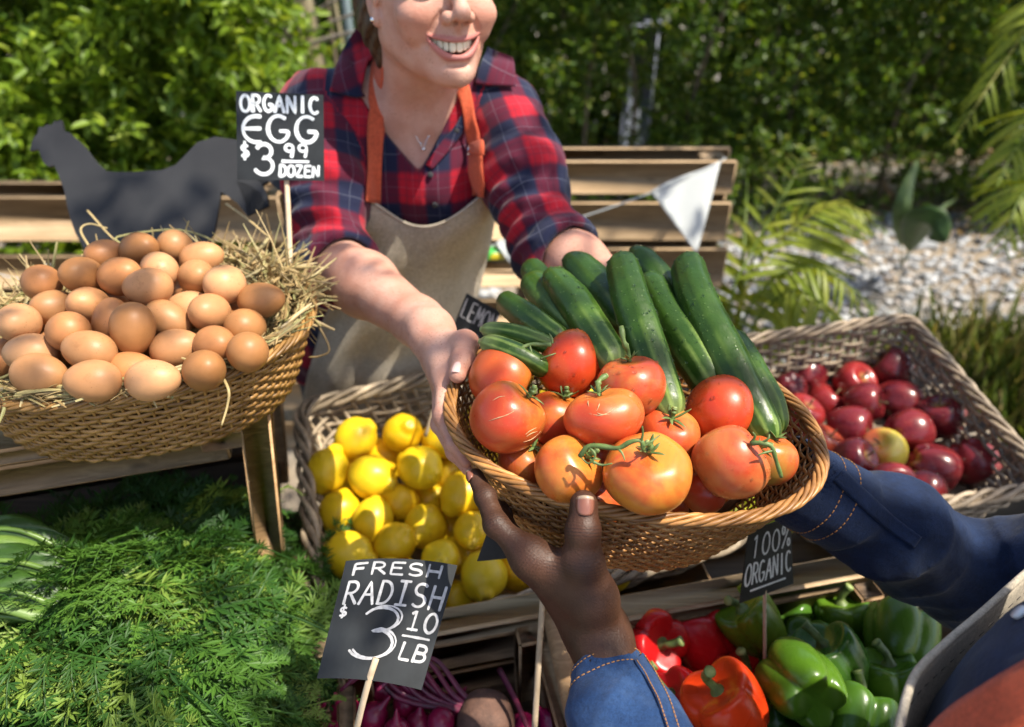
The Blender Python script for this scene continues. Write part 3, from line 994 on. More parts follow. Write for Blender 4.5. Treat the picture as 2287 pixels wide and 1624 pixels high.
mk('trunk', tube(spline([tb_, tb_ + [-.05, .03, 1.0], tb_ + [-.15, .12, 2.0], tb_ + [-.35, .35, 3.0]], 24), np.linspace(.15, .10, 24), 14), BARK, shade_tree)
for (ax_, ay_) in ((1.2, .3), (.9, 1.4), (1.6, 2.6), (2.6, 3.4), (2.2, .9), (2.9, -.1)):
    e_ = np.array([ax_, ay_, 3.75 + .2 * rc.random()])
    a_ = tb_ + [-.25, .25, 2.6]
    mk('limb', tube(spline([a_, a_ * .6 + e_ * .4 + [0, 0, .35], e_], 18), np.linspace(.055, .012, 18), 8), BARK, shade_tree)
# ================================================================== market stall: stand, crates, baskets
def wicker_mat(name, c1, c2, c3, rough=0.42):
    M = Mat(name)
    v = M.coord('Object', None, True)
    a = M.noise(v, 22.0, 3); b = M.noise(v, 150.0, 3)
    col = M.ramp(a, [(0.3, c1), (0.5, c2), (0.7, c3)])
    hs = M.n('HueSaturation'); M.set(hs, 'Color', col); M.set(hs, 'Value', M.math('ADD', M.math('MULTIPLY', M.objrand(), .5), .72))
    col = M.mix(0.4, hs.outputs[0], M.ramp(b, [(0.3, .5), (0.65, 1.15)]), 'MULTIPLY')
    return M.bsdf(col, rough, M.bump(b, .4, .001), Specular_IOR_Level=.45)


WICK_HELD = wicker_mat('honey wicker', (0.20, 0.085, 0.022), (0.33, 0.150, 0.042), (0.47, 0.240, 0.078))
WICK_EGG = wicker_mat('brown wicker', (0.16, 0.078, 0.020), (0.27, 0.140, 0.038), (0.40, 0.225, 0.075))
WICK_GREY = wicker_mat('weathered willow', (0.21, 0.155, 0.10), (0.34, 0.265, 0.18), (0.52, 0.42, 0.29), .6)
WICK_GREY2 = wicker_mat('grey willow', (0.14, 0.100, 0.065), (0.24, 0.18, 0.12), (0.40, 0.31, 0.21), .6)


def closed_path(kind, a, b, N, rc=.05):
    if kind == 'oval':
        th = np.linspace(0, 2 * PI, 2000, endpoint=False)
        e = 2 / 2.25
        p = np.stack([a * np.sign(np.cos(th)) * np.abs(np.cos(th)) ** e, b * np.sign(np.sin(th)) * np.abs(np.sin(th)) ** e], 1)
    else:
        q = []
        for cx, cy, a0 in ((a - rc, b - rc, 0), (-a + rc, b - rc, 90), (-a + rc, -b + rc, 180), (a - rc, -b + rc, 270)):
            t = np.radians(np.linspace(a0, a0 + 90, 30))
            q.append(np.stack([cx + rc * np.cos(t), cy + rc * np.sin(t)], 1))
        p = np.concatenate(q)
    d = np.linalg.norm(np.roll(p, -1, 0) - p, axis=1)
    s = np.concatenate([[0], np.cumsum(d)])
    pp = np.concatenate([p, p[:1]])
    u = np.linspace(0, s[-1], N, endpoint=False)
    P = np.stack([np.interp(u, s, pp[:, 0]), np.interp(u, s, pp[:, 1])], 1)
    T = np.roll(P, -1, 0) - np.roll(P, 1, 0)
    nrm = np.stack([T[:, 1], -T[:, 0]], 1); nrm /= np.linalg.norm(nrm, axis=1, keepdims=True)
    return P, nrm, s[-1]


def wicker_basket(label, kind, a, b, hgt, botf, nrow, nst, wrad, wflat, amp, strad, rimr, rimn, rimpitch, mat, R, org, group=None, rc=.05, pw=1.0, seed=0, name='wicker_basket', stpair=False, rimlift=None, bow=0.0):
    """org = centre of the rim plane; R columns = basket axes"""
    r = np.random.default_rng(seed)
    R = np.asarray(R); org = np.asarray(org)
    o = empty(name, tuple(org - R[:, 2] * hgt), label=label, cat='basket', group=group)
    per = 4
    N = nst * per
    P, nr, L = closed_path(kind, a, b, N, rc)
    lift = np.zeros(N) if rimlift is None else rimlift(P)
    def place(xy, z): return org + xy[:, :1] * R[:, 0] + xy[:, 1:2] * R[:, 1] + np.asarray(z)[:, None] * R[:, 2]
    def fac(t): return botf + (1 - botf) * t ** pw + bow * np.sin(PI * t)
    for k in range(nrow):
        t = (k + .6) / nrow
        ph = np.arange(N) / per * PI + (k % 2) * PI
        off = amp * np.cos(ph) + r.normal(0, amp * .12, N)
        xy = P * fac(t) + nr * off[:, None]
        z = -hgt + hgt * t + lift * t + hgt / nrow * .06 * np.cumsum(r.normal(0, .3, N)) * 0 + .0006 * np.sin(np.arange(N) * 2 * PI / N * 3 + r.uniform(0, 6))
        mk('weaver', tube(place(xy, z), wrad * r.uniform(.9, 1.1), 6, closed=True, flat=wflat, ref=R[:, 2]), mat, o, loc=parent_world(o))
    ts = np.linspace(0, 1, 9)
    for i in range(nst):
        j = i * per
        for dj in ((-.22, .22) if stpair else (0,)):
            jj = int(round(j + dj * per)) % N
            xy = np.stack([P[jj] * fac(t) for t in ts]); z = -hgt + (hgt + lift[jj]) * ts
            mk('stake', tube(place(xy, z), strad * r.uniform(.85, 1.15), 6), mat, o, loc=parent_world(o))
    # plaited rim: strands winding round the top
    n2 = 900
    P2, nr2, L2 = closed_path(kind, a, b, n2, rc)
    lf2 = np.zeros(n2) if rimlift is None else rimlift(P2)
    wind = max(1, round(L2 / rimpitch))
    cyc = np.arange(n2) / n2 * 2 * PI
    for k in range(rimn):
        ph = wind * cyc + 2 * PI * k / rimn
        xy = P2 + nr2 * (rimr * 1.15 * np.cos(ph))[:, None]
        z = rimr * .95 * np.sin(ph) + lf2
        mk('rim_strand', tube(place(xy, z), rimr * .56 * (1 + .12 * np.sin(cyc * 37 + k)), 7, closed=True), mat, o, loc=parent_world(o))
    # woven floor
    n3 = 60
    P3, nr3, _ = closed_path(kind, a * botf, b * botf, n3, rc)
    rad = np.linspace(0.02, 1, 12)
    G = np.stack([place(P3 * q, np.full(n3, -hgt) + .0025 * ((np.arange(n3) + i) % 2)) for i, q in enumerate(rad)])
    f = grid_faces(12, n3, wrap=True)
    mk('base', (G.reshape(-1, 3), f), mat, o, loc=parent_world(o))
    return o


def axes_from(xv, yv):
    x = unit(xv); y = np.asarray(yv, float); y = unit(y - x * np.dot(x, y))
    return np.stack([x, y, np.cross(x, y)], 1)


# --- held basket
HB_R = axes_from((.3715, -.026, -.036), (.02, .2546, .020))
HB_O = np.array([.124, .577, 1.262])
HB_A, HB_B, HB_H = .187, .131, .134
held = wicker_basket('oval honey coloured wicker basket held out over the stall, full of tomatoes and cucumbers', 'oval', HB_A, HB_B, HB_H, .66, 21, 86, .00110, 2.25, .0014, .0014, .0040, 6, .085, WICK_HELD, HB_R, HB_O, seed=1, pw=.85)

# --- egg basket on its stand
YAW = math.radians(15.2)
EX = np.array([math.cos(YAW), math.sin(YAW), 0]); EY = np.array([-math.sin(YAW), math.cos(YAW), 0]); EZ = np.array([0, 0, 1.0])
ER = np.stack([EX, EY, EZ], 1)
EB_O = np.array([-.432, .722, 1.288])
EB_A, EB_B, EB_H = .193, .158, .098
wicker_basket('brown oval wicker basket piled with brown eggs in straw', 'oval', EB_A, EB_B, EB_H, .80, 15, 84, .00120, 2.2, .0016, .0016, .0040, 6, .09, WICK_EGG, ER, EB_O, seed=2, pw=.8)

# --- wooden stand
def stand():
    zt = EB_O[2] - EB_H - .002
    o = empty('wooden_stand', (-.55, .78, .78), label='small wooden bench stand carrying the egg basket, dark inside', cat='stand')
    F0 = np.array([-.316, .676, 0.0])                  # front right corner of the top
    def at(a, b, z): return F0 + EX * a + EY * b + np.array([0, 0, z])
    Rm = ER
    for i in range(4):
        mk('top_plank', box(at(-.42, .045 + .089 * i, zt - .011), (.84 + RNG.normal(0, .004), .085, .022), Rm, .003), WOOD_STAND, o)
    for bq in (.022, .34):
        mk('leg', beam(at(.0085, bq, zt - .001), at(-.030, bq, .80), .044, .036, EX), WOOD_STAND, o)
        mk('leg', box(at(-.84, bq, (zt + .80) / 2 - .012), (.036, .044, zt - .80 - .024), Rm, .003), WOOD_STAND, o)
    mk('corner_block', box(at(-.035, .022, zt - .036), (.052, .040, .026), Rm, .002), WOOD_STAND, o)
    mk('front_rail', box(at(-.425, .013, zt - .024 - .021), (.79, .020, .042), Rm, .003), WOOD_STAND, o)
    mk('side_rail', box(at(.008, .18, zt - .055), (.02, .27, .05), Rm, .003), WOOD_STAND, o)
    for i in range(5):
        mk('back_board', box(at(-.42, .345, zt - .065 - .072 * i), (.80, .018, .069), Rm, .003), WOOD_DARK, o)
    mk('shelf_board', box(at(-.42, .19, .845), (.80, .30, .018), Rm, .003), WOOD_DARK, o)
    return o
stand()

# --- long table beneath everything
tb = empty('market_table', (.1, .75, 0), label='low plank table under the crates and baskets', cat='table')
TY = math.radians(12); TX = np.array([math.cos(TY), math.sin(TY), 0]); TYv = np.array([-math.sin(TY), math.cos(TY), 0]); TR = np.stack([TX, TYv, EZ], 1)
for i in range(7):
    mk('plank', box(np.array([.15, .72, .765]) + TYv * (-.36 + .105 * i), (1.7, .10, .024), TR, .003), WOOD_GREY, tb)
for sx in (-.78, .78):
    for sy in (-.36, .25):
        mk('leg', box(np.array([.15, .72, .376]) + TX * sx + TYv * sy, (.06, .06, .75), TR, .004), WOOD_GREY, tb)

# --- lemon and apple baskets (tilted trays)
lFL, lNL, lNR = np.array([-.387, .980, .969]), np.array([-.2275, .575, .878]), np.array([.361, .729, .931])
LB_R = axes_from(lNR - lNL, lFL - lNL)
LB_A, LB_B = np.linalg.norm(lNR - lNL) / 2, np.linalg.norm(lFL - lNL) / 2
LB_O = lNL + (lNR - lNL) / 2 + (lFL - lNL) / 2
wicker_basket('long grey brown willow basket tilted forward, full of lemons', 'rect', LB_A, LB_B, .112, .86, 8, 46, .0034, 1.25, .0042, .0036, .0085, 4, .16, WICK_GREY, LB_R, LB_O, group='willow trays on the stall', rc=.035, seed=3, stpair=True)
aFL, aFR, aNR = np.array([.453, 1.214, .962]), np.array([.855, 1.269, .992]), np.array([.826, .855, .905])
AB_R = axes_from(aFR - aFL, aFR - aNR)
AB_A, AB_B = np.linalg.norm(aFR - aFL) / 2, np.linalg.norm(aFR - aNR) / 2
AB_O = aFR - (aFR - aFL) / 2 - (aFR - aNR) / 2
wicker_basket('rectangular grey willow basket holding dark red apples', 'rect', AB_A, AB_B, .125, .84, 10, 40, .0032, 1.25, .0040, .0034, .0078, 4, .15, WICK_GREY2, AB_R, AB_O, group='willow trays on the stall', rc=.03, seed=4, stpair=True)
o = empty('basket_riser', tuple(AB_O - AB_R[:, 2] * .19), label='weathered plank riser under the apple basket', cat='riser')
for i in range(4):
    c = AB_O - AB_R[:, 2] * .148 + AB_R[:, 1] * (-.205 + .13 * i)
    mk('plank', box(c, (.62, .11, .028), AB_R, .004), WOOD_GREY, o)
for sx in (-.27, .27):
    c = AB_O + AB_R[:, 0] * sx - AB_R[:, 2] * .165
    mk('bearer', beam(c - AB_R[:, 1] * .24 - AB_R[:, 2] * .022, c + AB_R[:, 1] * .24 - AB_R[:, 2] * .022, .04, .04, AB_R[:, 2]), WOOD_GREY, o)
    for sy in (-.2, .2):
        q = c + AB_R[:, 1] * sy - AB_R[:, 2] * .04
        mk('leg', box((q[0], q[1], q[2] / 2), (.045, .045, q[2]), None, .003), WOOD_GREY, o)
o = empty('basket_riser', tuple(LB_O - AB_R[:, 2] * .15), label='dark slatted riser under the lemon basket', cat='riser')
for i in range(5):
    c = LB_O - LB_R[:, 2] * .128 + LB_R[:, 1] * (-.19 + .095 * i)
    mk('slat', box(c, (2 * LB_A * .9, .06, .018), LB_R, .003), WOOD_CRATE, o)
for sx in (-.24, .24):
    c = LB_O + LB_R[:, 0] * sx - LB_R[:, 2] * .16
    mk('bearer', beam(c - LB_R[:, 1] * .2, c + LB_R[:, 1] * .2, .03, .04, LB_R[:, 2]), WOOD_CRATE, o)


# --- wooden crates in front
def crate(label, c, w, dp, zb, zt, yaw, mat=WOOD_CRATE, nsl=2, top_rail=False):
    ca, sa = math.cos(yaw), math.sin(yaw)
    X = np.array([ca, sa, 0]); Y = np.array([-sa, ca, 0]); Rm = np.stack([X, Y, EZ], 1)
    c = np.asarray(c, float)
    o = empty('wooden_crate', (c[0], c[1], zb), label=label, cat='crate', group='wooden produce crates')
    H = zt - zb
    sh = H / nsl
    for k in range(nsl):
        z = zb + sh * (k + .5)
        for s in (-1, 1):
            mk('side_slat', box(c + Y * s * dp / 2 + [0, 0, z], (w, .022, sh - .008), Rm, .003), mat, o)
            mk('end_slat', box(c + X * s * (w / 2 - .011) + [0, 0, z], (.022, dp - .026, sh - .008), Rm, .003), mat, o)
    for sx in (-1, 1):
        for sy in (-1, 1):
            mk('corner_post', box(c + X * sx * (w / 2 - .026) + Y * sy * (dp / 2 - .026) + [0, 0, (zb + zt) / 2 + .006], (.034, .034, H + .012), Rm, .003), mat, o)
    if mat is WOOD_CRATE and top_rail:
        mk('top_rail', box(c + Y * (dp / 2 + .004) + [0, 0, zt + .0145], (w + .05, .040, .026), Rm, .004), WOOD_PALLET, o)
    for k in range(4):
        mk('base_slat', box(c + Y * (-dp / 2 + dp * (k + .5) / 4) + [0, 0, zb + .006], (w - .02, dp / 4 - .012, .012), Rm, .002), mat, o)
    return o

CZ = .782
pc_a, pc_b = WZ(1388, 1388, .915), WZ(1860, 1290, .925)
PCX = unit((pc_b - pc_a) * [1, 1, 0]); PCY = np.array([-PCX[1], PCX[0], 0]); PYAW = math.atan2(PCX[1], PCX[0])
PC_W, PC_D = .42, .34
PC_C = pc_a + PCX * (PC_W / 2 - .055) - PCY * PC_D / 2; PC_C[2] = 0
crate('wooden crate holding red and green bell peppers', PC_C, PC_W, PC_D, CZ, .912, PYAW, top_rail=True)
RC_R = WZ(1215, 1380, .905); RC_W, RC_D = .27, .30
RC_C = RC_R - PCX * (RC_W / 2) - PCY * RC_D / 2; RC_C[2] = 0
crate('wooden crate of radishes and beets', RC_C, RC_W, RC_D, CZ, .905, PYAW, top_rail=True)
GC_C = W(330, 1400, .92); GC_C[2] = 0
GC_C = np.array([-.44, .545, 0])
crate('wooden crate buried under feathery carrot greens', GC_C, .40, .27, CZ, .90, YAW)
rr = empty('divider_rail', tuple(WZ(1290, 1600, .905)), label='rounded wooden rail between the radish crate and the pepper crate', cat='rail')
mk('pole', tube(spline([WZ(1232, 1372, .928), WZ(1262, 1500, .928), WZ(1298, 1650, .928)], 12), .0125, 12), WOOD_CRATE, rr)
for q in ((1236, 1385), (1294, 1640)):
    p = WZ(*q, .928)
    mk('peg', tube([p - [0, 0, .012], p - [0, 0, .15]], .009, 8), WOOD_CRATE, rr)


# ================================================================== lettering
def arc(cx, cy, rx, ry, a0, a1, n=14):
    t = np.radians(np.linspace(a0, a1, n))
    return [(cx + rx * math.cos(q), cy + ry * math.sin(q)) for q in t]

GL = {
    'A': [[(0, 0), (.5, 1), (1, 0)], [(.2, .38), (.8, .38)]],
    'B': [[(.1, 0), (.1, 1)], [(.1, 1)] + arc(.45, .76, .4, .24, 90, -90) + [(.1, .52)], [(.1, .52)] + arc(.5, .26, .45, .26, 90, -90) + [(.1, 0)]],
    'C': [arc(.55, .5, .5, .5, 50, 310)],
    'D': [[(.08, 0), (.08, 1)], [(.08, 1)] + arc(.35, .5, .6, .5, 90, -90) + [(.08, 0)]],
    'E': [[(.9, 1), (.1, 1), (.1, 0), (.9, 0)], [(.1, .52), (.75, .52)]],
    'e': [arc(.7, .5, .65, .5, 75, 285), [(.08, .5), (.85, .52)]],
    'F': [[(.9, 1), (.1, .96), (.1, 0)], [(.1, .52), (.7, .55)]],
    'G': [arc(.52, .5, .5, .5, 55, 330) + [(.98, .42), (.6, .42)]],
    'H': [[(.1, 0), (.1, 1)], [(.9, 0), (.9, 1)], [(.1, .5), (.9, .52)]],
    'I': [[(.5, 0), (.5, 1)]],
    'i': [[(.5, 0), (.5, 1)], [(.15, 1), (.85, 1)], [(.12, 0), (.88, 0)]],
    'L': [[(.12, 1), (.12, 0), (.9, 0)]],
    'M': [[(0, 0), (.12, 1), (.5, .3), (.88, 1), (1, 0)]],
    'N': [[(.08, 0), (.08, 1), (.92, 0), (.92, 1)]],
    'O': [arc(.5, .5, .5, .5, 90, 450, 24)],
    'R': [[(.1, 0), (.1, 1)], [(.1, 1)] + arc(.45, .74, .42, .26, 90, -90) + [(.1, .48)], [(.4, .48), (.95, 0)]],
    'S': [arc(.5, .75, .42, .25, 40, 270, 12) + arc(.5, .25, .45, .25, 90, -140, 12)],
    'Z': [[(.05, 1), (.92, 1), (.05, 0), (.95, 0)]],
    '$': [arc(.5, .68, .38, .18, 40, 270, 10) + arc(.5, .32, .4, .18, 90, -140, 10), [(.5, -.05), (.5, 1.05)]],
    '0': [arc(.5, .5, .42, .5, 90, 450, 20)],
    '1': [[(.3, .85), (.55, 1), (.55, 0)]],
    'l': [[(.3, .85), (.55, 1), (.55, 0)], [(.2, 0), (.9, 0)]],
    '3': [[(.08, .86)] + arc(.45, .76, .42, .24, 130, -80, 12) + [(.35, .52)] + arc(.42, .27, .52, .29, 85, -150, 14)],
    '9': [arc(.5, .72, .38, .28, 0, 360, 18) + [(.86, .5), (.72, 0)]],
    '%': [[(.05, 0), (.95, 1)], arc(.2, .8, .17, .2, 0, 360, 12), arc(.82, .18, .14, .18, 0, 360, 12)],
    '-': [[(0, .5), (1, .5)]],
}
M = Mat('chalkboard card')
_n = M.noise(M.coord('Object', 18), 1, 4)
CARD = M.bsdf(M.ramp(_n, [(0.3, (0.010, 0.011, 0.012)), (0.6, (0.022, 0.025, 0.027)), (0.85, (0.048, 0.052, 0.055))]), 0.62, Specular_IOR_Level=.35)
M = Mat('chalk ink')
_n = M.noise(M.coord('Object', 220), 1, 3)
CHALK = M.bsdf(M.ramp(_n, [(0.3, (0.62, 0.66, 0.68)), (0.6, (0.80, 0.83, 0.84))]), 0.8)
M = Mat('grey chalk ink')
_n = M.noise(M.coord('Object', 260), 1, 3)
CHALK2 = M.bsdf(M.ramp(_n, [(0.3, (0.34, 0.335, 0.335)), (0.6, (0.52, 0.51, 0.51))]), 0.85)


def ribbon(p2, w, rng):
    """2-D stroke -> quads with rounded ends (verts 2-D)"""
    P = np.asarray(p2, float)
    d = np.linalg.norm(np.diff(P, axis=0), axis=1); s = np.concatenate([[0], np.cumsum(d)])
    n = max(6, int(s[-1] / (w * .6)))
    u = np.linspace(0, s[-1], n)
    P = np.stack([np.interp(u, s, P[:, 0]), np.interp(u, s, P[:, 1])], 1)
    T = np.gradient(P, axis=0); T /= np.maximum(1e-9, np.linalg.norm(T, axis=1, keepdims=True))
    Nn = np.stack([-T[:, 1], T[:, 0]], 1)
    W_ = w * (1 + .13 * np.interp(np.arange(n), np.arange(0, n + 6, 6), rng.normal(0, 1, len(np.arange(0, n + 6, 6))))) / 2
    e = np.array([.5, .85]); 
    P = np.concatenate([P[:1] - T[:1] * w * .35, P[:1] - T[:1] * w * .15, P, P[-1:] + T[-1:] * w * .15, P[-1:] + T[-1:] * w * .35])
    Nn = np.concatenate([Nn[:1], Nn[:1], Nn, Nn[-1:], Nn[-1:]])
    W_ = np.concatenate([[W_[0] * .5, W_[0] * .9], W_, [W_[-1] * .9, W_[-1] * .5]])
    L, Rr = P - Nn * W_[:, None], P + Nn * W_[:, None]
    V = np.stack([L, Rr], 1).reshape(-1, 2)
    i = np.arange(len(P) - 1) * 2
    return V, np.stack([i, i + 2, i + 3, i + 1], 1)


def sign(label, corners, lines, stick, chalk=CHALK, curve=0.0, sw=.0035, seed=0, topbow=0.0):
    """corners TL TR BR BL in space; lines: (text, x0, y0, x1, y1, slant, weight) in card fractions, y up"""
    r = np.random.default_rng(seed)
    TL, TR, BR, BL = [np.asarray(c, float) for c in corners]
    nrm = unit(np.cross(TR - TL, TL - BL))
    if np.dot(nrm, CP - TL) < 0: nrm = -nrm
    wid = (np.linalg.norm(TR - TL) + np.linalg.norm(BR - BL)) / 2; hei = (np.linalg.norm(TL - BL) + np.linalg.norm(TR - BR)) / 2
    upv = unit((TL - BL) + (TR - BR))
    def S(s, t, lift=0.0):
        s = np.asarray(s)[..., None]; t = np.asarray(t)[..., None]
        p = BL * (1 - s) * (1 - t) + BR * s * (1 - t) + TL * (1 - s) * t + TR * s * t
        return p + nrm * (curve * 4 * (s - .5) ** 2 * -1 + lift) + upv * topbow * 4 * s * (1 - s)
    o = empty('price_sign', tuple(BL * .5 + BR * .5), label=label, cat='sign', group='chalk lettered price signs on skewers')
    q = np.linspace(0, 1, 17)
    X, Y = np.meshgrid(q, q, indexing='ij')
    G = S(X, Y)
    gn = grid_normals(G)
    if np.dot(gn[8, 8], nrm) < 0: gn = -gn; G = G[::-1]; gn = gn[::-1]
    v, f = slab(G, gn, .0012)
    mk('card', (v, f), CARD, o, smooth=False)
    parts = []
    for (txt, x0, y0, x1, y1, sl, wt) in lines:
        n = len(txt); cw = (x1 - x0) / n
        for i, ch in enumerate(txt):
            if ch == ' ': continue
            for st in GL[ch]:
                st = np.array(st)
                jx, jy = r.normal(0, .02, 2)
                xs = x0 + cw * (i + .1 + .8 * (st[:, 0] + jx)) + sl * (st[:, 1] - .5) * (y1 - y0)
                ys = y0 + (y1 - y0) * (st[:, 1] + jy)
                v2, f2 = ribbon(np.stack([xs * wid, ys * hei], 1), sw * wt, r)
                parts.append((S(v2[:, 0] / wid, v2[:, 1] / hei, .0005), f2))
    if parts:
        mk('lettering', join(parts), chalk, o, smooth=False)
    stick = [np.asarray(p, float) for p in stick]
    mk('stick', tube(spline(stick, 16), [.0034] * 16, 8, flat=.6), WOOD_STICK, o)
    return o


sign('black card lettered ORGANIC EGG $3.99 DOZEN on a stick in the egg basket', [W(527, 203, .925), W(722, 212, .925), W(724, 404, .93), W(530, 401, .93)],
     [('ORGANIC', .035, .78, .96, .965, .0, 1.15), ('eGG', .03, .44, .95, .74, 0, 1.35), ('$', .03, .24, .155, .42, 0, .95), ('3', .2, .07, .46, .41, 0, 1.35),
      ('99', .53, .27, .83, .41, 0, 1.05), ('-', .50, .165, .87, .265, 0, 1.1), ('DOZEN', .48, .045, .955, .17, .05, .95)],
     [W(636, 330, .933), W(640, 404, .936), W(645, 500, .935), W(650, 640, .925), W(652, 700, .93)], sw=.0036, seed=3)
sign('tilted black card lettered FRESH RADISH $3.10 LB above the radishes', [W(770, 1252, .70), W(1021, 1262, .70), W(940, 1543, .665), W(704, 1517, .665)],
     [('FRESH', .07, .868, .90, .968, .0, .85), ('RADiSH', .05, .615, .985, .805, .03, .95), ('$', .05, .50, .14, .60, 0, .7), ('3', .22, .19, .70, .60, .1, .95), ('3', .235, .175, .715, .595, .1, .6),
      ('l0', .68, .43, .99, .585, .03, .85), ('-', .66, .30, .97, .46, 0, .7), ('LB', .69, .195, .97, .325, .12, .95)],
     [W(840, 1470, .67), W(824, 1520, .668), W(803, 1600, .68), W(778, 1720, .71), W(755, 1850, .74)], chalk=CHALK2, sw=.0027, seed=5, curve=.006, topbow=.004)
sign('narrow black card lettered 100% ORGANIC standing among the bell peppers', [W(1673, 1186, .81), W(1766, 1154, .86), W(1772, 1304, .89), W(1652, 1348, .84)],
     [('100%', .07, .60, .98, .90, .05, 1.0), ('ORGANIC', .03, .22, .97, .52, .02, 1.0), ('-', .10, .02, .93, .24, 0, 1.0)],
     [W(1710, 1250, .860), W(1708, 1330, .866), W(1708, 1450, .868), W(1708, 1600, .87), W(1707, 1700, .88)], chalk=CHALK, sw=.0030, seed=7)
sign('small black card starting LEMON, tucked between the wrist and the cucumbers', [W(1042, 655, 1.08), W(1118, 697, 1.08), W(1062, 835, 1.10), W(986, 793, 1.10)],
     [('LEMON', .04, .66, 1.02, .93, .0, .8), ('99', .2, .14, .8, .52, 0, .8)],
     [W(1015, 790, 1.104), W(995, 850, 1.11), W(965, 925, 1.115), W(950, 975, 1.12)], chalk=CHALK2, sw=.0030, seed=9)
sign('blank black card showing behind the dark fingers, on a skewer', [W(1112, 1135, .74), W(1230, 1120, .76), W(1222, 1232, .77), W(1068, 1258, .75)], [],
     [W(1216, 1180, .775), W(1212, 1330, .78), W(1204, 1460, .785), W(1193, 1640, .80)], seed=10, curve=.004)


# ================================================================== black hen silhouette
hen2d = [(527, 312), (480, 305), (440, 318), (415, 345), (392, 368), (360, 380), (300, 384), (260, 384), (236, 382), (214, 362), (190, 330), (172, 312), (152, 295), (141, 293),
         (136, 268), (127, 277), (122, 270), (115, 279), (104, 278), (97, 284), (87, 283), (84, 298), (76, 306), (71, 318), (66, 337), (77, 335), (86, 333), (92, 352), (99, 366), (108, 372), (121, 369), (130, 390),
         (143, 424), (150, 462), (158, 492), (168, 520), (190, 560), (220, 600), (440, 600), (462, 570), (478, 520), (487, 470), (493, 428), (505, 436), (530, 454), (552, 482), (547, 452), (534, 420), (528, 404), (556, 412),
         (580, 430), (600, 460), (596, 436), (585, 412), (572, 400), (600, 405), (640, 440), (634, 400), (600, 350), (560, 322)]
HD = 1.12
H2 = np.array([W(u, v, HD) for u, v in hen2d])
o = empty('hen_cutout', tuple(H2[:, :].mean(0) * [1, 1, 0] + [0, 0, 1.17]), label='flat black hen silhouette board standing behind the egg basket', cat='cutout')
import bmesh
def plate(loop, th, mat, name, parent, n):
    bm = bmesh.new()
    vs = [bm.verts.new(p) for p in loop]
    fc = bm.faces.new(vs)
    bmesh.ops.triangulate(bm, faces=[fc])
    g = bmesh.ops.extrude_face_region(bm, geom=bm.faces[:])
    bmesh.ops.translate(bm, verts=[e for e in g['geom'] if isinstance(e, bmesh.types.BMVert)], vec=n * th)
    bmesh.ops.recalc_face_normals(bm, faces=bm.faces[:])
    off = Vector(parent_world(parent))
    for v_ in bm.verts: v_.co -= off
    me = bpy.data.meshes.new(name); bm.to_mesh(me); bm.free()
    me.materials.append(mat)
    ob = bpy.data.objects.new(name, me); COL.objects.link(ob); ob.parent = parent
    return ob
M = Mat('matt black board')
_n = M.noise(M.coord('Object', 9), 1, 4)
BLACKB = M.bsdf(M.ramp(_n, [(0.3, (0.016, 0.016, 0.018)), (0.7, (0.030, 0.030, 0.032))]), 0.62, Specular_IOR_Level=.45)
plate(H2, .006, BLACKB, 'silhouette', o, Vector(CF))
fp = W(330, 600, HD)
mk('foot', beam(fp + [-.07, .0, -.02], fp + [.07, .02, -.02], .06, .018), WOOD_DARK, o)
mk('post', box((fp[0], fp[1] + .012, (fp[2] + .76) / 2), (.05, .02, fp[2] - .76)), WOOD_DARK, o)
# ================================================================== produce materials
def coat(M, **k):
    return dict(Specular_IOR_Level=k.get('spec', .5), Coat_Weight=k.get('coat', 0.0), Coat_Roughness=k.get('cr', .15))

M = Mat('egg shell')
_v = M.coord('Object')
_c = M.mix(0.7, M.objcol(), M.ramp(M.noise(_v, 34, 4), [(0.3, .72), (0.7, 1.12)]), 'MULTIPLY')
_c = M.mix(M.ramp(M.noise(_v, 75, 5, .7), [(0.60, 0), (0.72, .45)]), _c, (0.24, 0.105, 0.04))
_sp = M.n('TexVoronoi', Scale=260.0); M.t.links.new(_v, _sp.inputs['Vector'])
_c = M.mix(M.math('MULTIPLY', M.ramp(_sp.outputs['Distance'], [(0.05, 1), (0.16, 0)]), M.ramp(M.noise(_v, 40, 2), [(0.45, 0), (0.6, .9)])), _c, (0.17, 0.07, 0.025))
EGG = M.bsdf(_c, .45, M.bump(M.noise(_v, 700, 2), .12, .0004), Subsurface_Weight=.08, Subsurface_Radius=(.008, .004, .002), Specular_IOR_Level=.35)

M = Mat('tomato skin')
_v = M.coord('Object')
_n = M.noise(_v, 16, 4, .6, .8)
_h = M.attr('h')
_sh = M.math('ADD', M.math('MULTIPLY', _h, .75), M.math('MULTIPLY', _n, .55))
_c = M.mix(M.ramp(_sh, [(0.66, 0), (1.1, .48)]), M.objcol(), (0.50, 0.24, 0.03))
_c = M.mix(M.ramp(_n, [(0.36, .75), (0.58, 0)]), _c, (0.50, 0.035, 0.012))
_st = M.noise(M.coord('Object', (30, 240, 120)), 1, 5, .7, 2.5)
_c = M.mix(M.math('MULTIPLY', M.ramp(_st, [(0.68, 0), (0.72, .55)]), M.ramp(M.noise(_v, 30, 2), [(0.56, 0), (0.62, 1)])), _c, (0.62, 0.38, 0.18))
_sp = M.n('TexVoronoi', Scale=420.0); M.t.links.new(_v, _sp.inputs['Vector'])
_c = M.mix(M.ramp(_sp.outputs['Distance'], [(0.04, .35), (0.15, 0)]), _c, (0.75, 0.45, 0.15))
TOMATO = M.bsdf(_c, M.ramp(M.noise(_v, 60, 2), [(0.3, .24), (0.7, .42)]), M.bump(M.noise(_v, 340, 2), .08, .0005), Subsurface_Weight=.15, Subsurface_Radius=(.012, .004, .002), Specular_IOR_Level=.4, Coat_Weight=.12, Coat_Roughness=.12)

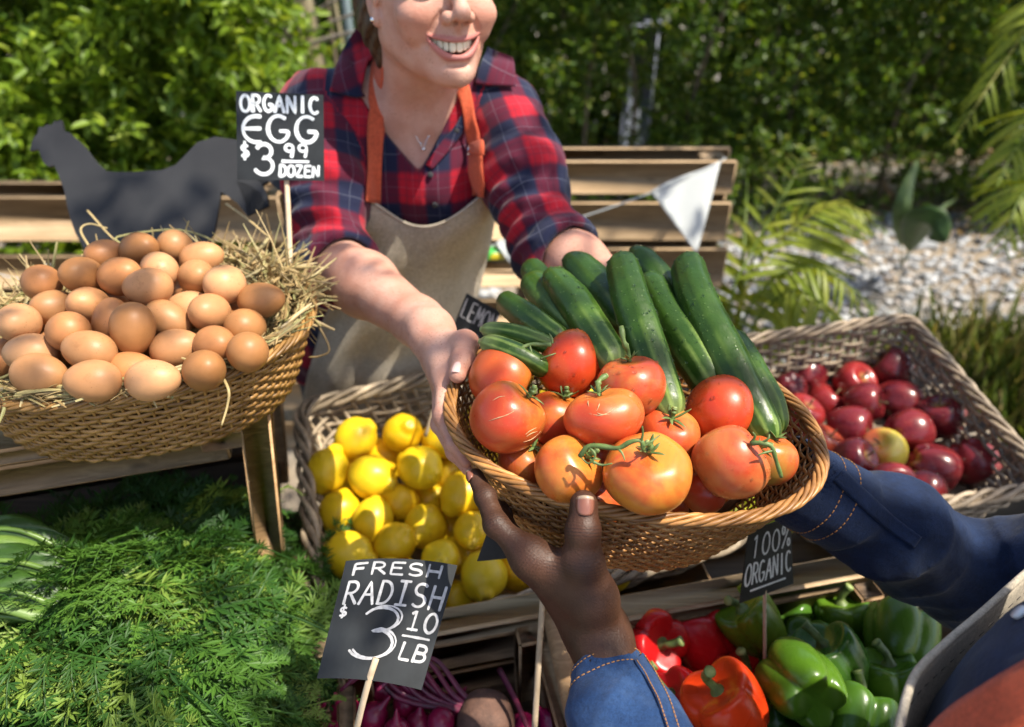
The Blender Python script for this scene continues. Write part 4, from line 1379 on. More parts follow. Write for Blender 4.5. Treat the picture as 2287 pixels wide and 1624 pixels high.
M = Mat('cucumber skin')
_h = M.attr('h'); _s = M.attr('stripe')
_v = M.coord('Object')
_n = M.noise(_v, 18, 4)
_c = M.ramp(M.math('ADD', M.math('MULTIPLY', _n, .9), M.math('MULTIPLY', M.objrand(), .2)), [(0.3, (0.015, 0.041, 0.004)), (0.6, (0.028, 0.068, 0.007)), (0.8, (0.056, 0.105, 0.013))])
_sm = M.math('MULTIPLY', M.ramp(M.math('ADD', _s, M.math('MULTIPLY', M.math('SUBTRACT', M.noise(_v, 90, 3), .5), .8)), [(0.45, 0), (1.0, 1)]), M.ramp(M.math('ADD', _h, M.math('MULTIPLY', M.math('SUBTRACT', _n, .5), .5)), [(0.55, .02), (0.98, .75)]))
_c = M.mix(_sm, _c, (0.26, 0.36, 0.08))
_c = M.mix(M.ramp(_h, [(0.9, 0), (1.0, .5)]), _c, (0.30, 0.36, 0.12))
_w = M.n('TexVoronoi', Scale=150.0); M.t.links.new(_v, _w.inputs['Vector'])
_c = M.mix(M.ramp(_w.outputs['Distance'], [(0.05, .42), (0.16, 0)]), _c, (0.22, 0.32, 0.11))
_b = M.bump(M.math('SUBTRACT', M.noise(_v, 110, 3), M.ramp(_w.outputs['Distance'], [(0.0, 0), (0.25, .7)])), .35, .0014)
CUKE = M.bsdf(_c, M.ramp(M.noise(_v, 40, 2), [(0.3, .28), (0.7, .48)]), _b, Specular_IOR_Level=.35)

M = Mat('lemon peel')
_v = M.coord('Object')
_p = M.n('TexVoronoi', Scale=330.0); M.t.links.new(_v, _p.inputs['Vector'])
_n = M.noise(_v, 14, 3)
_c = M.mix(M.ramp(_n, [(0.35, .3), (0.6, 0)]), M.objcol(), (0.70, 0.46, 0.010))
_c = M.mix(M.math('MULTIPLY', M.ramp(M.attr('h'), [(0.9, 0), (1.0, 1)]), .7), _c, (0.25, 0.18, 0.04))
_c = M.mix(M.ramp(M.noise(_v, 70, 3), [(0.66, 0), (0.72, .35)]), _c, (0.40, 0.25, 0.03))
LEMON = M.bsdf(_c, .38, M.bump(_p.outputs['Distance'], -.4, .0008), Subsurface_Weight=.1, Subsurface_Radius=(.01, .006, .002), Specular_IOR_Level=.45)

M = Mat('red apple skin')
_v = M.coord('Object')
_n = M.noise(M.coord('Object', (60, 60, 9)), 1, 4, .6)
_c = M.mix(M.ramp(_n, [(0.35, 0), (0.7, .55)]), M.objcol(), (0.30, 0.030, 0.025))
_sp = M.n('TexVoronoi', Scale=170.0); M.t.links.new(_v, _sp.inputs['Vector'])
_c = M.mix(M.ramp(_sp.outputs['Distance'], [(0.06, .5), (0.16, 0)]), _c, (0.5, 0.28, 0.16))
_c = M.mix(M.ramp(M.attr('h'), [(0.93, 0), (1.0, .8)]), _c, (0.33, 0.22, 0.07))
APPLE = M.bsdf(_c, .25, Specular_IOR_Level=.4, Coat_Weight=.15, Coat_Roughness=.12)
M = Mat('yellow red apple skin')
_n = M.noise(M.coord('Object', (50, 50, 10), False), 1, 4, .6)
_x = M.n('SeparateXYZ'); M.t.links.new(M.coord('Object', None, False), _x.inputs[0])
_c = M.mix(M.ramp(M.math('ADD', M.math('MULTIPLY', _x.outputs[0], 14), M.math('ADD', _n, -.1)), [(0.05, 0), (0.6, 1)]), (0.60, 0.46, 0.06), (0.58, 0.12, 0.03))
APPLE_Y = M.bsdf(_c, .25, Specular_IOR_Level=.5, Coat_Weight=.3)

M = Mat('bell pepper skin')
_v = M.coord('Object')
_c = M.mix(M.ramp(M.noise(_v, 14, 3), [(0.4, 0), (0.7, .5)]), M.objcol(), M.mix(1.0, M.objcol(), (1.7, 1.35, 1.0), 'MULTIPLY'))
PEPPER = M.bsdf(_c, M.ramp(M.noise(_v, 30, 2), [(0.3, .20), (0.7, .36)]), M.bump(M.noise(_v, 60, 4), .14, .003), Specular_IOR_Level=.40)

M = Mat('green stem')
_n = M.noise(M.coord('Object'), 90, 4)
STEM = M.bsdf(M.ramp(_n, [(0.3, (0.05, 0.075, 0.018)), (0.55, (0.12, 0.18, 0.045)), (0.75, (0.20, 0.24, 0.09))]), .5, M.bump(_n, .4, .001))
M = Mat('cut stem end')
STEM_CUT = M.bsdf((0.27, 0.33, 0.11), .6)
M = Mat('brown stem')
STEM_BR = M.bsdf(M.ramp(M.noise(M.coord('Object'), 60, 3), [(0.3, (0.08, 0.05, 0.02)), (0.7, (0.20, 0.14, 0.06))]), .7)
M = Mat('straw')
STRAW = M.bsdf(M.mix(.3, M.ramp(M.attr('shade'), [(0.0, (0.36, 0.24, 0.10)), (0.4, (0.56, 0.41, 0.19)), (0.68, (0.47, 0.38, 0.16)), (0.86, (0.34, 0.33, 0.13)), (1.0, (0.64, 0.50, 0.28))]), M.noise(M.coord('Object', 60, False), 1, 3), 'MULTIPLY'), .55, translucent=.2)
M = Mat('radish skin')
_n = M.noise(M.coord('Object'), 30, 3)
RADISH = M.bsdf(M.mix(M.ramp(_n, [(0.5, 0), (0.75, .6)]), M.objcol(), (0.10, 0.006, 0.035)), .32, M.bump(_n, .15, .002), Subsurface_Weight=.08, Subsurface_Radius=(.008, .003, .003), Specular_IOR_Level=.5)
M = Mat('beet stem')
BEETSTEM = M.bsdf(M.ramp(M.noise(M.coord('Object', (40, 40, 8)), 1, 3), [(0.3, (0.055, 0.006, 0.018)), (0.7, (0.19, 0.016, 0.055))]), .4)
M = Mat('beet skin')
_n = M.noise(M.coord('Object'), 40, 5, .7)
BEET = M.bsdf(M.ramp(_n, [(0.3, (0.045, 0.022, 0.016)), (0.7, (0.15, 0.075, 0.05))]), .75, M.bump(_n, .6, .003))
CARROT = leaf_mat('carrot greens', [(0.0, (0.022, 0.072, 0.012)), (0.5, (0.046, 0.126, 0.018)), (0.85, (0.10, 0.21, 0.028)), (1.0, (0.24, 0.34, 0.06))], trans=.3, rough=.5)
M = Mat('romaine leaf')
_n = M.noise(M.coord('Object', (10, 50, 50)), 1, 4)
ROMAINE = M.bsdf(M.ramp(_n, [(0.3, (0.020, 0.055, 0.007)), (0.7, (0.045, 0.105, 0.016))]), .45, M.bump(_n, .5, .004), translucent=.2)
M = Mat('romaine rib')
_n = M.noise(M.coord('Object', (6, 70, 70)), 1, 3)
ROMRIB = M.bsdf(M.ramp(_n, [(0.3, (0.055, 0.12, 0.018)), (0.7, (0.13, 0.21, 0.04))]), .4, M.bump(_n, .3, .003))
M = Mat('water drop')
DROP = M.bsdf((0.9, 1, 0.92), .02, Transmission_Weight=1.0, IOR=1.33)


# ================================================================== produce shapes (unit = metres, axis +z, centre at 0)
def sph_grid(nu, nv):
    th = (np.arange(nu) + 1) / (nu + 1) * PI         # from bottom
    ph = np.arange(nv) / nv * 2 * PI
    return np.meshgrid(th, ph, indexing='ij')


def body(fn, nu=40, nv=48):
    TH, PH = sph_grid(nu, nv)
    ring = fn(TH, PH)
    e = fn(np.array([[1e-4], [PI - 1e-4]]), np.zeros((2, 1)))
    bot, top = e[0, 0], e[1, 0]
    v, f = shell_of_rev(ring, top, bot)
    h = np.concatenate([(TH / PI).ravel(), [0, 1]])
    return v, f, h


def f_egg(TH, PH):
    c = -np.cos(TH); s = np.sin(TH)
    r = .0222 * s * (1 - .11 * c)
    return np.stack([r * np.cos(PH), r * np.sin(PH), .0287 * c], -1)


def f_lemon(k=0):
    def f(TH, PH):
        c = -np.cos(TH); s = np.sin(TH)
        z = .0325 * c + .0050 * np.sign(c) * smoothstep(.90, 1.0, np.abs(c)) * (1 + .6 * (c > 0)) - .0022 * smoothstep(.985, 1.0, np.abs(c)) * np.sign(c)
        r = .0305 * s ** .92 * (1 - .04 * c)
        r = r * (1 + .018 * np.cos(3 * PH + k) + .012 * np.cos(5 * PH + 2 * k) * s)
        P = np.stack([r * np.cos(PH), r * np.sin(PH), z], -1)
        return P + .0008 * vnoise(P, 70, k)[..., None] * P / .03
    return f


def f_tomato(R=.039, sq=.80, lobes=5, amp=.035, k=0, dimple=.22, elong=1.0, skew=0.0):
    def f(TH, PH):
        c = -np.cos(TH); s = np.sin(TH)
        top = np.exp(-((PI - TH) / .42) ** 2); bot = np.exp(-(TH / .35) ** 2)
        lob = 1 + amp * np.cos(lobes * PH + k) * (smoothstep(.0, 1.0, c) * .9 + .25) * s + amp * .6 * np.cos(2 * PH + 2 * k) * s + amp * .4 * np.cos(3 * PH + k * 3)
        r = R * np.sign(s) * np.abs(s) ** .90 * lob
        z = R * sq * (c * (1 - .06 * c) - dimple * top + .06 * bot)
        P = np.stack([r * np.cos(PH) * elong, r * np.sin(PH), z + skew * r * np.cos(PH)], -1)
        return P * (1 + .025 * vnoise(P, 35, k))[..., None]
    return f


def f_apple(R=.038, k=0, taper=.26, lob=.05):
    def f(TH, PH):
        c = -np.cos(TH); s = np.sin(TH)
        top = np.exp(-((PI - TH) / .38) ** 2); bot = np.exp(-(TH / .34) ** 2)
        l5 = 1 + lob * np.cos(5 * PH + k) * (smoothstep(.3, -1, c) + .15)
        r = R * s ** .82 * (1 + taper * .55 * c - .03) * l5
        z = R * .98 * (c - .36 * top + .20 * bot) + R * lob * .9 * np.cos(5 * PH + k) * np.exp(-((TH - .5) / .3) ** 2) * -1
        return np.stack([r * np.cos(PH), r * np.sin(PH), z], -1)
    return f


def f_pepper(R=.042, H=.046, lobes=4, k=0, taper=.16, la=.13):
    def f(TH, PH):
        c = -np.cos(TH); s = np.sin(TH)
        top = np.exp(-((PI - TH) / .55) ** 2); bot = np.exp(-(TH / .5) ** 2)
        w = np.abs(np.cos(lobes / 2 * PH + k))
        lob = 1 - la + la * 1.6 * (w ** .55 - .25) + .05 * np.cos(PH + k * 2)
        r = R * s ** .62 * (1 + taper * c) * (1 + (lob - 1) * np.clip(s * 1.2, 0, 1))
        z = H * (np.sign(c) * np.abs(c) ** .9 - .42 * top + .32 * bot) - H * .16 * (1 - w) * bot * 0 + H * .20 * (w - .6) * (np.exp(-((PI - TH - .75) / .4) ** 2) - np.exp(-((TH - .7) / .4) ** 2))
        P = np.stack([r * np.cos(PH), r * np.sin(PH), z], -1)
        return P * (1 + .03 * vnoise(P, 22, k + 3))[..., None]
    return f


def prod_mesh(name, fn, mat, nu=40, nv=48):
    v, f, h = body(fn, nu, nv)
    return mesh_data(name, v, f, mat, True, {'h': h})


def settle(items, iters=60, ratio=1.0, push_front=.5):
    """items: dict with p (centre), r; overlapping neighbours slide apart mostly along the line of sight"""
    n = len(items)
    P = np.array([i['p'] for i in items]); r = np.array([i['r'] for i in items]) * ratio
    ray = P - CP; ray /= np.linalg.norm(ray, axis=1, keepdims=True)
    for _ in range(iters):
        moved = 0
        for a in range(n):
            d = P - P[a]; L = np.linalg.norm(d, axis=1)
            for b in np.nonzero((L < r + r[a]) & (np.arange(n) > a))[0]:
                ov = r[a] + r[b] - L[b]
                if ov < 2e-4: continue
                near, far = (a, b) if np.dot(P[a] - CP, ray[a]) < np.dot(P[b] - CP, ray[b]) else (b, a)
                P[near] -= ray[near] * ov * .55 * push_front
                P[far] += ray[far] * ov * .55 * (1 - push_front * .6)
                u = unit(P[far] - P[near]); lat = u - ray[far] * np.dot(u, ray[far])
                P[far] += lat * ov * .06; P[near] -= lat * ov * .06
                moved = max(moved, ov)
        if moved < 1e-3: break
    for i, p in zip(items, P): i['p'] = p
    return items


def fillers(items, cands, r, keep=.80):
    """hidden lower layer: candidate centres that do not cut into what is already there"""
    P = [i['p'] for i in items]; R = [i['r'] for i in items]
    out = []
    for c in cands:
        q = np.array(P); rr = np.array(R)
        if (np.linalg.norm(q - c, axis=1) > (rr + r) * keep).all():
            out.append(c); P.append(c); R.append(r)
    return out


def axis_rot(az, spin=0.0):
    M_ = frame_from_z(az, cdir(1, .2, .1))
    c, s = math.cos(spin), math.sin(spin)
    return M_ @ np.array([[c, -s, 0], [s, c, 0], [0, 0, 1]])


def inplane(deg, toward=0.0):
    a = math.radians(deg); e = toward
    return cdir(math.cos(a) * math.cos(e), math.sin(a) * math.cos(e), math.sin(e))


# ================================================================== eggs in straw
EGGS = [
    (247, 572, 80, 73, 10, 'dark brown egg at the back of the heap, left of the hen side straw'),
    (312, 566, 62, 50, 10, 'half hidden egg at the back between two bigger brown eggs'),
    (400, 557, 76, 78, 60, 'back egg standing tallest beside the thick straw'),
    (438, 584, 92, 60, 18, 'tan egg lying against the thick straw at the back'),
    (357, 600, 76, 62, -35, 'pale sunlit egg just in front of the back row'),
    (279, 618, 108, 86, 14, 'big light brown egg lying across the upper middle of the heap'),
    (181, 618, 85, 82, 0, 'olive brown egg end-on at the upper left of the heap'),
    (429, 627, 74, 64, 0, 'small round egg catching the sun near the upper right'),
    (331, 645, 105, 76, 4, 'brown egg resting on top in the upper centre'),
    (501, 638, 88, 94, 75, 'upright egg at the right of the heap by the straw bank'),
    (98, 638, 80, 68, 0, 'pinkish brown egg at the left edge against the straw'),
    (579, 674, 105, 68, 8, 'egg lying farthest right, crossed by thin straws'),
    (127, 685, 92, 84, 0, 'darker olive egg end-on near the left side'),
    (195, 690, 62, 64, 80, 'egg wedged between the olive egg and the tall tan egg'),
    (414, 678, 74, 52, 5, 'egg tucked low behind the round reddish egg'),
    (239, 718, 86, 112, 96, 'tall tan egg standing in the centre, blunt end up'),
    (311, 738, 94, 122, 86, 'largest egg in the centre pointing down to the rim'),
    (380, 707, 92, 64, -22, 'smooth egg leaning right of the largest centre egg'),
    (468, 702, 89, 88, 0, 'round reddish egg with dark speckles facing out'),
    (49, 725, 96, 88, -20, 'brown egg at the far left over the rim'),
    (159, 750, 92, 76, 14, 'light egg lying under the tall tan egg'),
    (533, 730, 66, 62, 20, 'egg half buried in straw at the right'),
    (197, 781, 106, 76, -14, 'reddish brown egg above the front row'),
    (397, 770, 121, 90, 14, 'large pale egg with a sunlit streak right of centre'),
    (76, 779, 92, 70, 0, 'egg with a white smear near the left front'),
    (483, 768, 60, 50, 0, 'small tan egg in the gap near the right front'),
    (546, 785, 92, 84, 32, 'egg at the right front beside the rim'),
    (89, 835, 114, 72, -8, 'front row egg at the left lying along the rim'),
    (211, 846, 130, 84, 0, 'biggest front row egg lying along the rim'),
    (340, 848, 116, 76, 5, 'front row egg with a bright sun spot and a straw stub'),
    (286, 824, 76, 54, -20, 'egg peeping out behind the front row'),
    (459, 822, 84, 72, 20, 'front egg tangled in looping straw at the right'),
]
EG_COL = [(0.42, 0.180, 0.066), (0.48, 0.232, 0.098), (0.36, 0.160, 0.055), (0.54, 0.280, 0.130), (0.41, 0.198, 0.080)]
EGG_ME = prod_mesh('egg', f_egg, EGG, 30, 36)
its = []
for i, (u, v, w, h, ang, lab) in enumerate(EGGS):
    p = WZ(u, v, 1.30)
    for _ in range(12):
        q = np.array([np.dot(p - EB_O, EX) / EB_A, np.dot(p - EB_O, EY) / EB_B])
        p = WZ(u, v, EB_O[2] + .010 + .036 * max(0, 1 - (q ** 2).sum()) + .022 * (np.clip(q[1], -1, 1.1) + 1))
    L, S = max(w, h), min(w, h)
    wide = S * KPX * depth(p)
    sc = np.clip(wide / .0444, .93, 1.08)
    e = math.acos(np.clip((L / S - 1) / .30, 0.05, 1)) * (1 if i % 3 else -1)
    its.append(dict(p=p, r=.0235 * sc, s=sc, ax=inplane(ang, e), lab=lab, i=i))
settle(its, 40, 1.0, .45)
for k in its:
    col = np.array(EG_COL[(k['i'] * 7) % 5]) * RNG.uniform(.9, 1.1)
    inst('egg', EGG_ME, k['p'], axis_rot(k['ax'] if k['i'] % 2 else -k['ax'], k['i']), (k['s'],) * 3, color=col, label=k['lab'], cat='egg', group='brown eggs in the straw lined basket')
cand = []
for zz in (-.014, -.045, -.075):
    for gx_ in np.arange(-.17, .18, .046):
        for gy_ in np.arange(-.13, .14, .046):
            if (gx_ / (EB_A - .03)) ** 2 + (gy_ / (EB_B - .03)) ** 2 < (.72 if zz > -.06 else .6):
                cand.append(EB_O + EX * (gx_ + RNG.normal(0, .004)) + EY * (gy_ + RNG.normal(0, .004)) + np.array([0, 0, zz + .02 * max(0, 1 - (gx_ / .17) ** 2 - (gy_ / .13) ** 2)]))
for c in fillers(its, cand, .0235, .86)[:34]:
    inst('egg', EGG_ME, c, axis_rot(rand_dirs(1)[0]), color=np.array(EG_COL[RNG.integers(5)]), label='brown egg lying low in the straw under the upper eggs', cat='egg', group='eggs showing only in gaps of the heap')

# straw: nest ring + loose strands over the rim
def strands(C, D, L, w, rng, bend=.6, seg=7):
    N = len(C)
    t = np.linspace(-.5, .5, seg)
    d = D / np.linalg.norm(D, axis=1, keepdims=True)
    b = rng.normal(0, 1, (N, 3)); b -= d * np.sum(b * d, 1, keepdims=True); b /= np.linalg.norm(b, axis=1, keepdims=True)
    k = rng.normal(0, bend, N)
    kink = rng.random(N) < .25
    P = C[:, None] + d[:, None] * (t[None] * L[:, None])[..., None] + b[:, None] * (k[:, None] * L[:, None] * (t[None] ** 2 * 1.2))[..., None]
    kk = rng.normal(0, .5, (N, 3))
    P = P + (kink[:, None] * np.maximum(0, t[None] - .1) * L[:, None])[..., None] * kk[:, None]
    T = np.gradient(P, axis=1); s = np.cross(T, rng.normal(0, 1, (N, 1, 3))); s /= np.maximum(1e-9, np.linalg.norm(s, axis=-1, keepdims=True))
    n = np.cross(s, T); n /= np.maximum(1e-9, np.linalg.norm(n, axis=-1, keepdims=True))
    ww = w[:, None, None] * np.array([.6, .95, 1, 1, 1, .9, .4])[None, :, None]
    V = np.stack([P - s * ww, P + n * ww * .5, P + s * ww, P - n * ww * .5], 2).reshape(-1, 3)
    i = np.arange(seg - 1)[:, None] * 4; j = np.arange(4)[None]
    Q = np.stack([i + j, i + (j + 1) % 4, i + 4 + (j + 1) % 4, i + 4 + j], -1).reshape(-1, 4)
    Q = (Q[None] + (np.arange(N) * seg * 4)[:, None, None]).reshape(-1, 4)
    return V, [Q], np.repeat(rng.random(N), seg * 4)

r_ = np.random.default_rng(5)
NS = 2300
ph = r_.uniform(0, 2 * PI, NS)
# more straw at the back right and back left
ph[:900] = r_.normal(math.radians(18), .48, 900); ph[1400:2000] = r_.normal(math.radians(165), .45, 600)
bk = np.clip(np.sin(ph) * .55 + np.cos(ph) * .62, 0, 1)       # back-right bank
fr_ = smoothstep(.25, -.2, np.sin(ph))
rho = r_.uniform(.80, 1.0, NS) - .12 * bk * r_.random(NS) - .11 * fr_
zz = EB_O[2] - .028 + .026 * r_.random(NS) - .006 * fr_ + bk * .028 * r_.random(NS) + (np.sin(ph) > .3) * .006
C = EB_O + (EB_A * rho * np.cos(ph))[:, None] * EX + (EB_B * rho * np.sin(ph))[:, None] * EY
C[:, 2] = zz
D = (-np.sin(ph) * EB_A)[:, None] * EX + (np.cos(ph) * EB_B)[:, None] * EY
D = D / np.linalg.norm(D, axis=1, keepdims=True) + r_.normal(0, .6, (NS, 3)) * [1, 1, .42] * (1 - .75 * fr_[:, None]) + ((.25 * np.cos(ph) * (1 - fr_))[:, None] * EX + (.25 * np.sin(ph) * (1 - fr_))[:, None] * EY)
pf = r_.uniform(math.radians(180), math.radians(362), 190)
Cf = EB_O + (EB_A * r_.uniform(.95, 1.02, 190) * np.cos(pf))[:, None] * EX + (EB_B * r_.uniform(.95, 1.02, 190) * np.sin(pf))[:, None] * EY; Cf[:, 2] = EB_O[2] + r_.uniform(.005, .018, 190)
Df = (-np.sin(pf) * EB_A)[:, None] * EX + (np.cos(pf) * EB_B)[:, None] * EY; Df = Df / np.linalg.norm(Df, axis=1, keepdims=True) + r_.normal(0, .25, (190, 3)) * [1, 1, .5]
sv0 = strands(Cf, Df, r_.uniform(.03, .075, 190), r_.uniform(.0008, .002, 190), r_, .35)
sv = [strands(C, D, r_.uniform(.045, .14, NS) * (1 - .55 * fr_), r_.uniform(.0008, .0024, NS), r_)]
# bed under the eggs
NB = 900
q = r_.uniform(-1, 1, (NB, 2)); q = q[(q ** 2).sum(1) < .95]
C = EB_O + q[:, :1] * EB_A * .66 * EX + q[:, 1:] * EB_B * .60 * EY; C[:, 2] = EB_O[2] - .035 - .03 * r_.random(len(q))
sv.append(strands(C, rand_dirs(len(q)) * [1, 1, .3], r_.uniform(.05, .1, len(q)), r_.uniform(.0008, .0018, len(q)), r_))
sv.append(sv0)
V = np.concatenate([s[0] for s in sv]); off = len(sv[0][0]); off2 = off + len(sv[1][0])
mk('straw', (V, [np.concatenate([sv[0][1][0], sv[1][1][0] + off, sv[2][1][0] + off2])]), STRAW, attrs={'shade': np.concatenate([s[2] for s in sv])}, kind='stuff', label='dry yellow and green straw lining the egg basket', smooth=False)
# stray stalks one can tell apart
STALKS = [([(195, 470, 1.0), (255, 535, .97), (290, 545, .96)], 'forked stalk standing up in front of the hen cutout'),
          ([(205, 560, .95), (180, 515, .96), (200, 500, .97), (240, 510, .97)], 'bent stalk kinked upward behind the back eggs'),
          ([(268, 545, .96), (266, 528, .965), (390, 513, .97), (470, 535, .96), (472, 560, .96)], 'long pale stalk bridging behind the tallest back egg'),
          ([(505, 455, .99), (560, 495, .97), (600, 530, .95)], 'straight thick stalk slanting out by the sign stick'),
          ([(665, 640, .88), (690, 690, .87), (735, 775, .86), (715, 795, .86), (690, 798, .86)], 'thin curled stalk hanging outside the basket near the forearm'),
          ([(590, 715, .84), (650, 715, .83), (722, 705, .83)], 'green stalk poking out toward the forearm'),
          ([(383, 890, .72), (405, 850, .73), (450, 800, .74), (490, 770, .76), (510, 768, .77)], 'green loop of straw curling over the right front eggs'),
          ([(490, 830, .735), (510, 870, .72), (508, 905, .72), (495, 950, .715)], 'flat blade of straw hanging over the front rim'),
          ([(80, 880, .715), (140, 885, .705), (200, 895, .70), (265, 892, .705)], 'green blade lying on the front rim under the biggest front egg'),
          ([(65, 850, .725), (72, 880, .715), (110, 900, .705), (150, 886, .70)], 'twisted straw on the front rim at the left'),
          ([(285, 882, .705), (298, 868, .70), (310, 856, .70)], 'short green splinter leaning on the front rim'),
          ([(358, 822, .71), (370, 860, .70), (376, 888, .702)], 'broken hollow straw stub stuck upright at the front rim')]
for k_, (pts, lab) in enumerate(STALKS):
    mk('straw_stalk', tube(spline([W(*q) for q in pts], 18), np.linspace(.0018, .0011, 18) * (1.4 if k_ in (3, 11) else 1), 6, flat=.55), STRAW, attrs={'shade': np.full(18 * 6 + 2, [.45, .5, .8, .42, .1, .85, .82, .5, .85, .4, .8, .45][k_])}, label=lab, cat='straw')


# ================================================================== tomatoes in the held basket
def crop_uv(x, y): return 952.9 + .4889 * x, 508.2 + .4889 * y
TOMS = [  # crop x, y, w, h, depth, stem dir (right, up, toward), colour, label
    (355, 685, 312, 215, .715, (.7, -.3, .1), (0.46, 0.085, 0.018), 'red tomato at the back left, next to the thumb of the pale hand', .95),
    (655, 622, 310, 285, .720, (-.6, .5, -.2), (0.50, 0.075, 0.012), 'bright red tomato topmost at the back, wet with droplets', .92),
    (935, 720, 312, 262, .672, (-.15, .95, .25), (0.44, 0.135, 0.035), 'pinkish orange tomato with the tall upright stem', .90),
    (370, 866, 320, 335, .655, (.55, .55, .25), (0.47, 0.085, 0.022), 'scarred red tomato at the front left of the basket', .97),
    (590, 875, 262, 275, .700, (.3, .8, .2), (0.48, 0.10, 0.022), 'tomato half hidden behind the scarred ones on the left', .95),
    (815, 862, 350, 255, .640, (-.25, .95, .15), (0.55, 0.105, 0.028), 'flat ribbed tomato in the centre with a cut curved stem', .74),
    (1108, 940, 265, 225, .672, (.0, .75, .6), (0.46, 0.125, 0.035), 'tomato with a dark dried calyx facing up, right of centre', .82),
    (1347, 832, 320, 255, .690, (.7, -.5, -.2), (0.52, 0.075, 0.014), 'smooth deep red tomato leaning on the cucumbers', .86),
    (1390, 1075, 330, 340, .640, (.85, .45, .15), (0.50, 0.155, 0.045), 'kidney shaped orange tomato at the right front', .95),
    (1010, 1118, 400, 312, .600, (-.05, .75, .6), (0.60, 0.22, 0.03), 'largest orange tomato in the front centre on the vine', .80),
    (652, 1105, 318, 250, .625, (.65, .55, .45), (0.58, 0.19, 0.03), 'orange tomato at the front joined by the vine', .86),
    (1562, 1050, 215, 245, .665, (.2, .8, .3), (0.36, 0.20, 0.035), 'olive orange unripe tomato at the right against the basket wall', .95),
    (1275, 1205, 200, 170, .648, (.3, .4, -.5), (0.42, 0.13, 0.035), 'shaded tomato low between the two largest front ones', .9),
    (445, 1065, 120, 110, .675, (.3, .5, .3), (0.42, 0.14, 0.03), 'little of a tomato seen low behind the front left rim', .9),
    (800, 1030, 170, 120, .665, (.3, .5, .3), (0.46, 0.15, 0.03), 'tomato low behind the vine in the middle', .9),
]
tit = []
for i, (x, y, w, h, d, ax, col, lab, sq) in enumerate(TOMS):
    u, v = crop_uv(x, y)
    wpx = max(w, h) * .4889
    R = wpx * KPX * d / 2 * 1.04
    if i == 13: R = .026
    if i == 14: R = .028
    tit.append(dict(p=W(u, v, d + R * .25), r=R * .90, R=R, ax=cdir(*ax), col=col, lab=lab, sq=sq, i=i))
settle(tit, 40, .97, .2)


def calyx(parent, R, sq, n, L, seed, stem=None, dimple=.22, top=None):
    r = np.random.default_rng(seed)
    z0 = R * sq * (1 - .06 - dimple) + .0006
    parts = []
    for k in range(n):
        a = 2 * PI * k / n + r.uniform(-.25, .25)
        t = np.linspace(0, 1, 8)
        l = L * r.uniform(.7, 1.2)
        cu = r.uniform(-.2, 1.3)
        rad = l * t * (1 - .25 * cu * t)
        z = z0 + .0016 + .35 * l * np.sin(t * 2.2) * (.5 + .3 * cu) + l * cu * .45 * t ** 2
        P = np.stack([rad * np.cos(a + .5 * t * r.normal(0, .5)), rad * np.sin(a + .5 * t * r.normal(0, .5)), z], 1)
        parts.append(tube(P, .0016 * np.sin(PI * np.clip(t * .85 + .15, 0, 1)) + .0003, 6, flat=.35, ref=(0, 0, 1)))
    v, f = join(parts)
    me = mesh_data('calyx', v, f, STEM)
    o = inst('calyx', me, (0, 0, 0), parent=parent)
    if stem is not None:
        P = np.array(stem) + [0, 0, z0]
        C = spline(P, 16)
        rr_ = np.linspace(.0021, .0027, 16) * (1 + .15 * np.sin(np.arange(16) * 1.1)); rr_[8] *= 1.35
        me = mesh_data('stem', *tube(C, rr_, 8), STEM)
        s = inst('stem', me, (0, 0, 0), parent=parent)
        e = C[-1]; t = unit(C[-1] - C[-2])
        me = mesh_data('cut_end', *tube([e, e + t * .0008], rr_[-1] * .95, 8), STEM_CUT)
        inst('cut_end', me, (0, 0, 0), parent=s)


TOM_OBJ = []
for k in tit:
    i = k['i']
    fn = f_tomato(k['R'], k['sq'], [5, 4, 5, 2, 5, 6, 5, 4, 2, 6, 5, 4, 5, 5, 5][i], [.03, .02, .03, .05, .03, .05, .04, .02, .09, .035, .04, .03, .03, .03, .03][i], i * 1.3, [.2, .12, .2, .15, .2, .24, .22, .1, .22, .22, .2, .2, .2, .2, .2][i], skew=[.0, .05, 0, -.05, 0, .04, 0, 0, .08, 0, .03, 0, 0, 0, 0][i])
    me = prod_mesh('tomato', fn, TOMATO, 44, 56)
    o = inst('tomato', me, k['p'], axis_rot(k['ax'], i * .7), color=k['col'], label=k['lab'], cat='tomato', group='tomatoes in the held basket')
    TOM_OBJ.append(o)
    st = {2: [(0, 0, 0), (.001, 0, .010), (-.001, .003, .022), (.004, .004, .034)], 5: [(0, 0, 0), (0, 0, .008), (-.004, -.002, .013), (-.012, -.003, .015)], 6: [(0, 0, 0), (-.002, 0, .008), (-.004, 0, .012)],
          9: [(0, 0, 0), (0, 0, .008), (-.003, 0, .014)], 8: [(0, 0, 0), (0, 0, .008), (.003, 0, .013)], 10: [(0, 0, 0), (0, 0, .008), (.003, 0, .012)], 3: [(0, 0, 0), (0, 0, .007), (.003, .001, .012)], 11: None, 4: [(0, 0, 0), (0, 0, .008), (.002, 0, .012)]}
    if i in st:
        calyx(o, k['R'], k['sq'], 6, .014 if i != 6 else .017, i, st[i], [.2, .12, .2, .15, .2, .24, .22, .1, .22, .22, .2, .2, .2, .2, .2][i])
    else:
        calyx(o, k['R'], k['sq'], 5, .011, i)
cand = [HB_O + HB_R[:, 0] * a_ + HB_R[:, 1] * b_ - HB_R[:, 2] * .072 for a_ in np.arange(-.10, .11, .066) for b_ in (-.055, .005, .06) if (a_ / .112) ** 2 + (b_ / .068) ** 2 < 1]
TOM_LOW = prod_mesh('tomato', f_tomato(.034, .86, 5, .03, 2, .15), TOMATO, 28, 36)
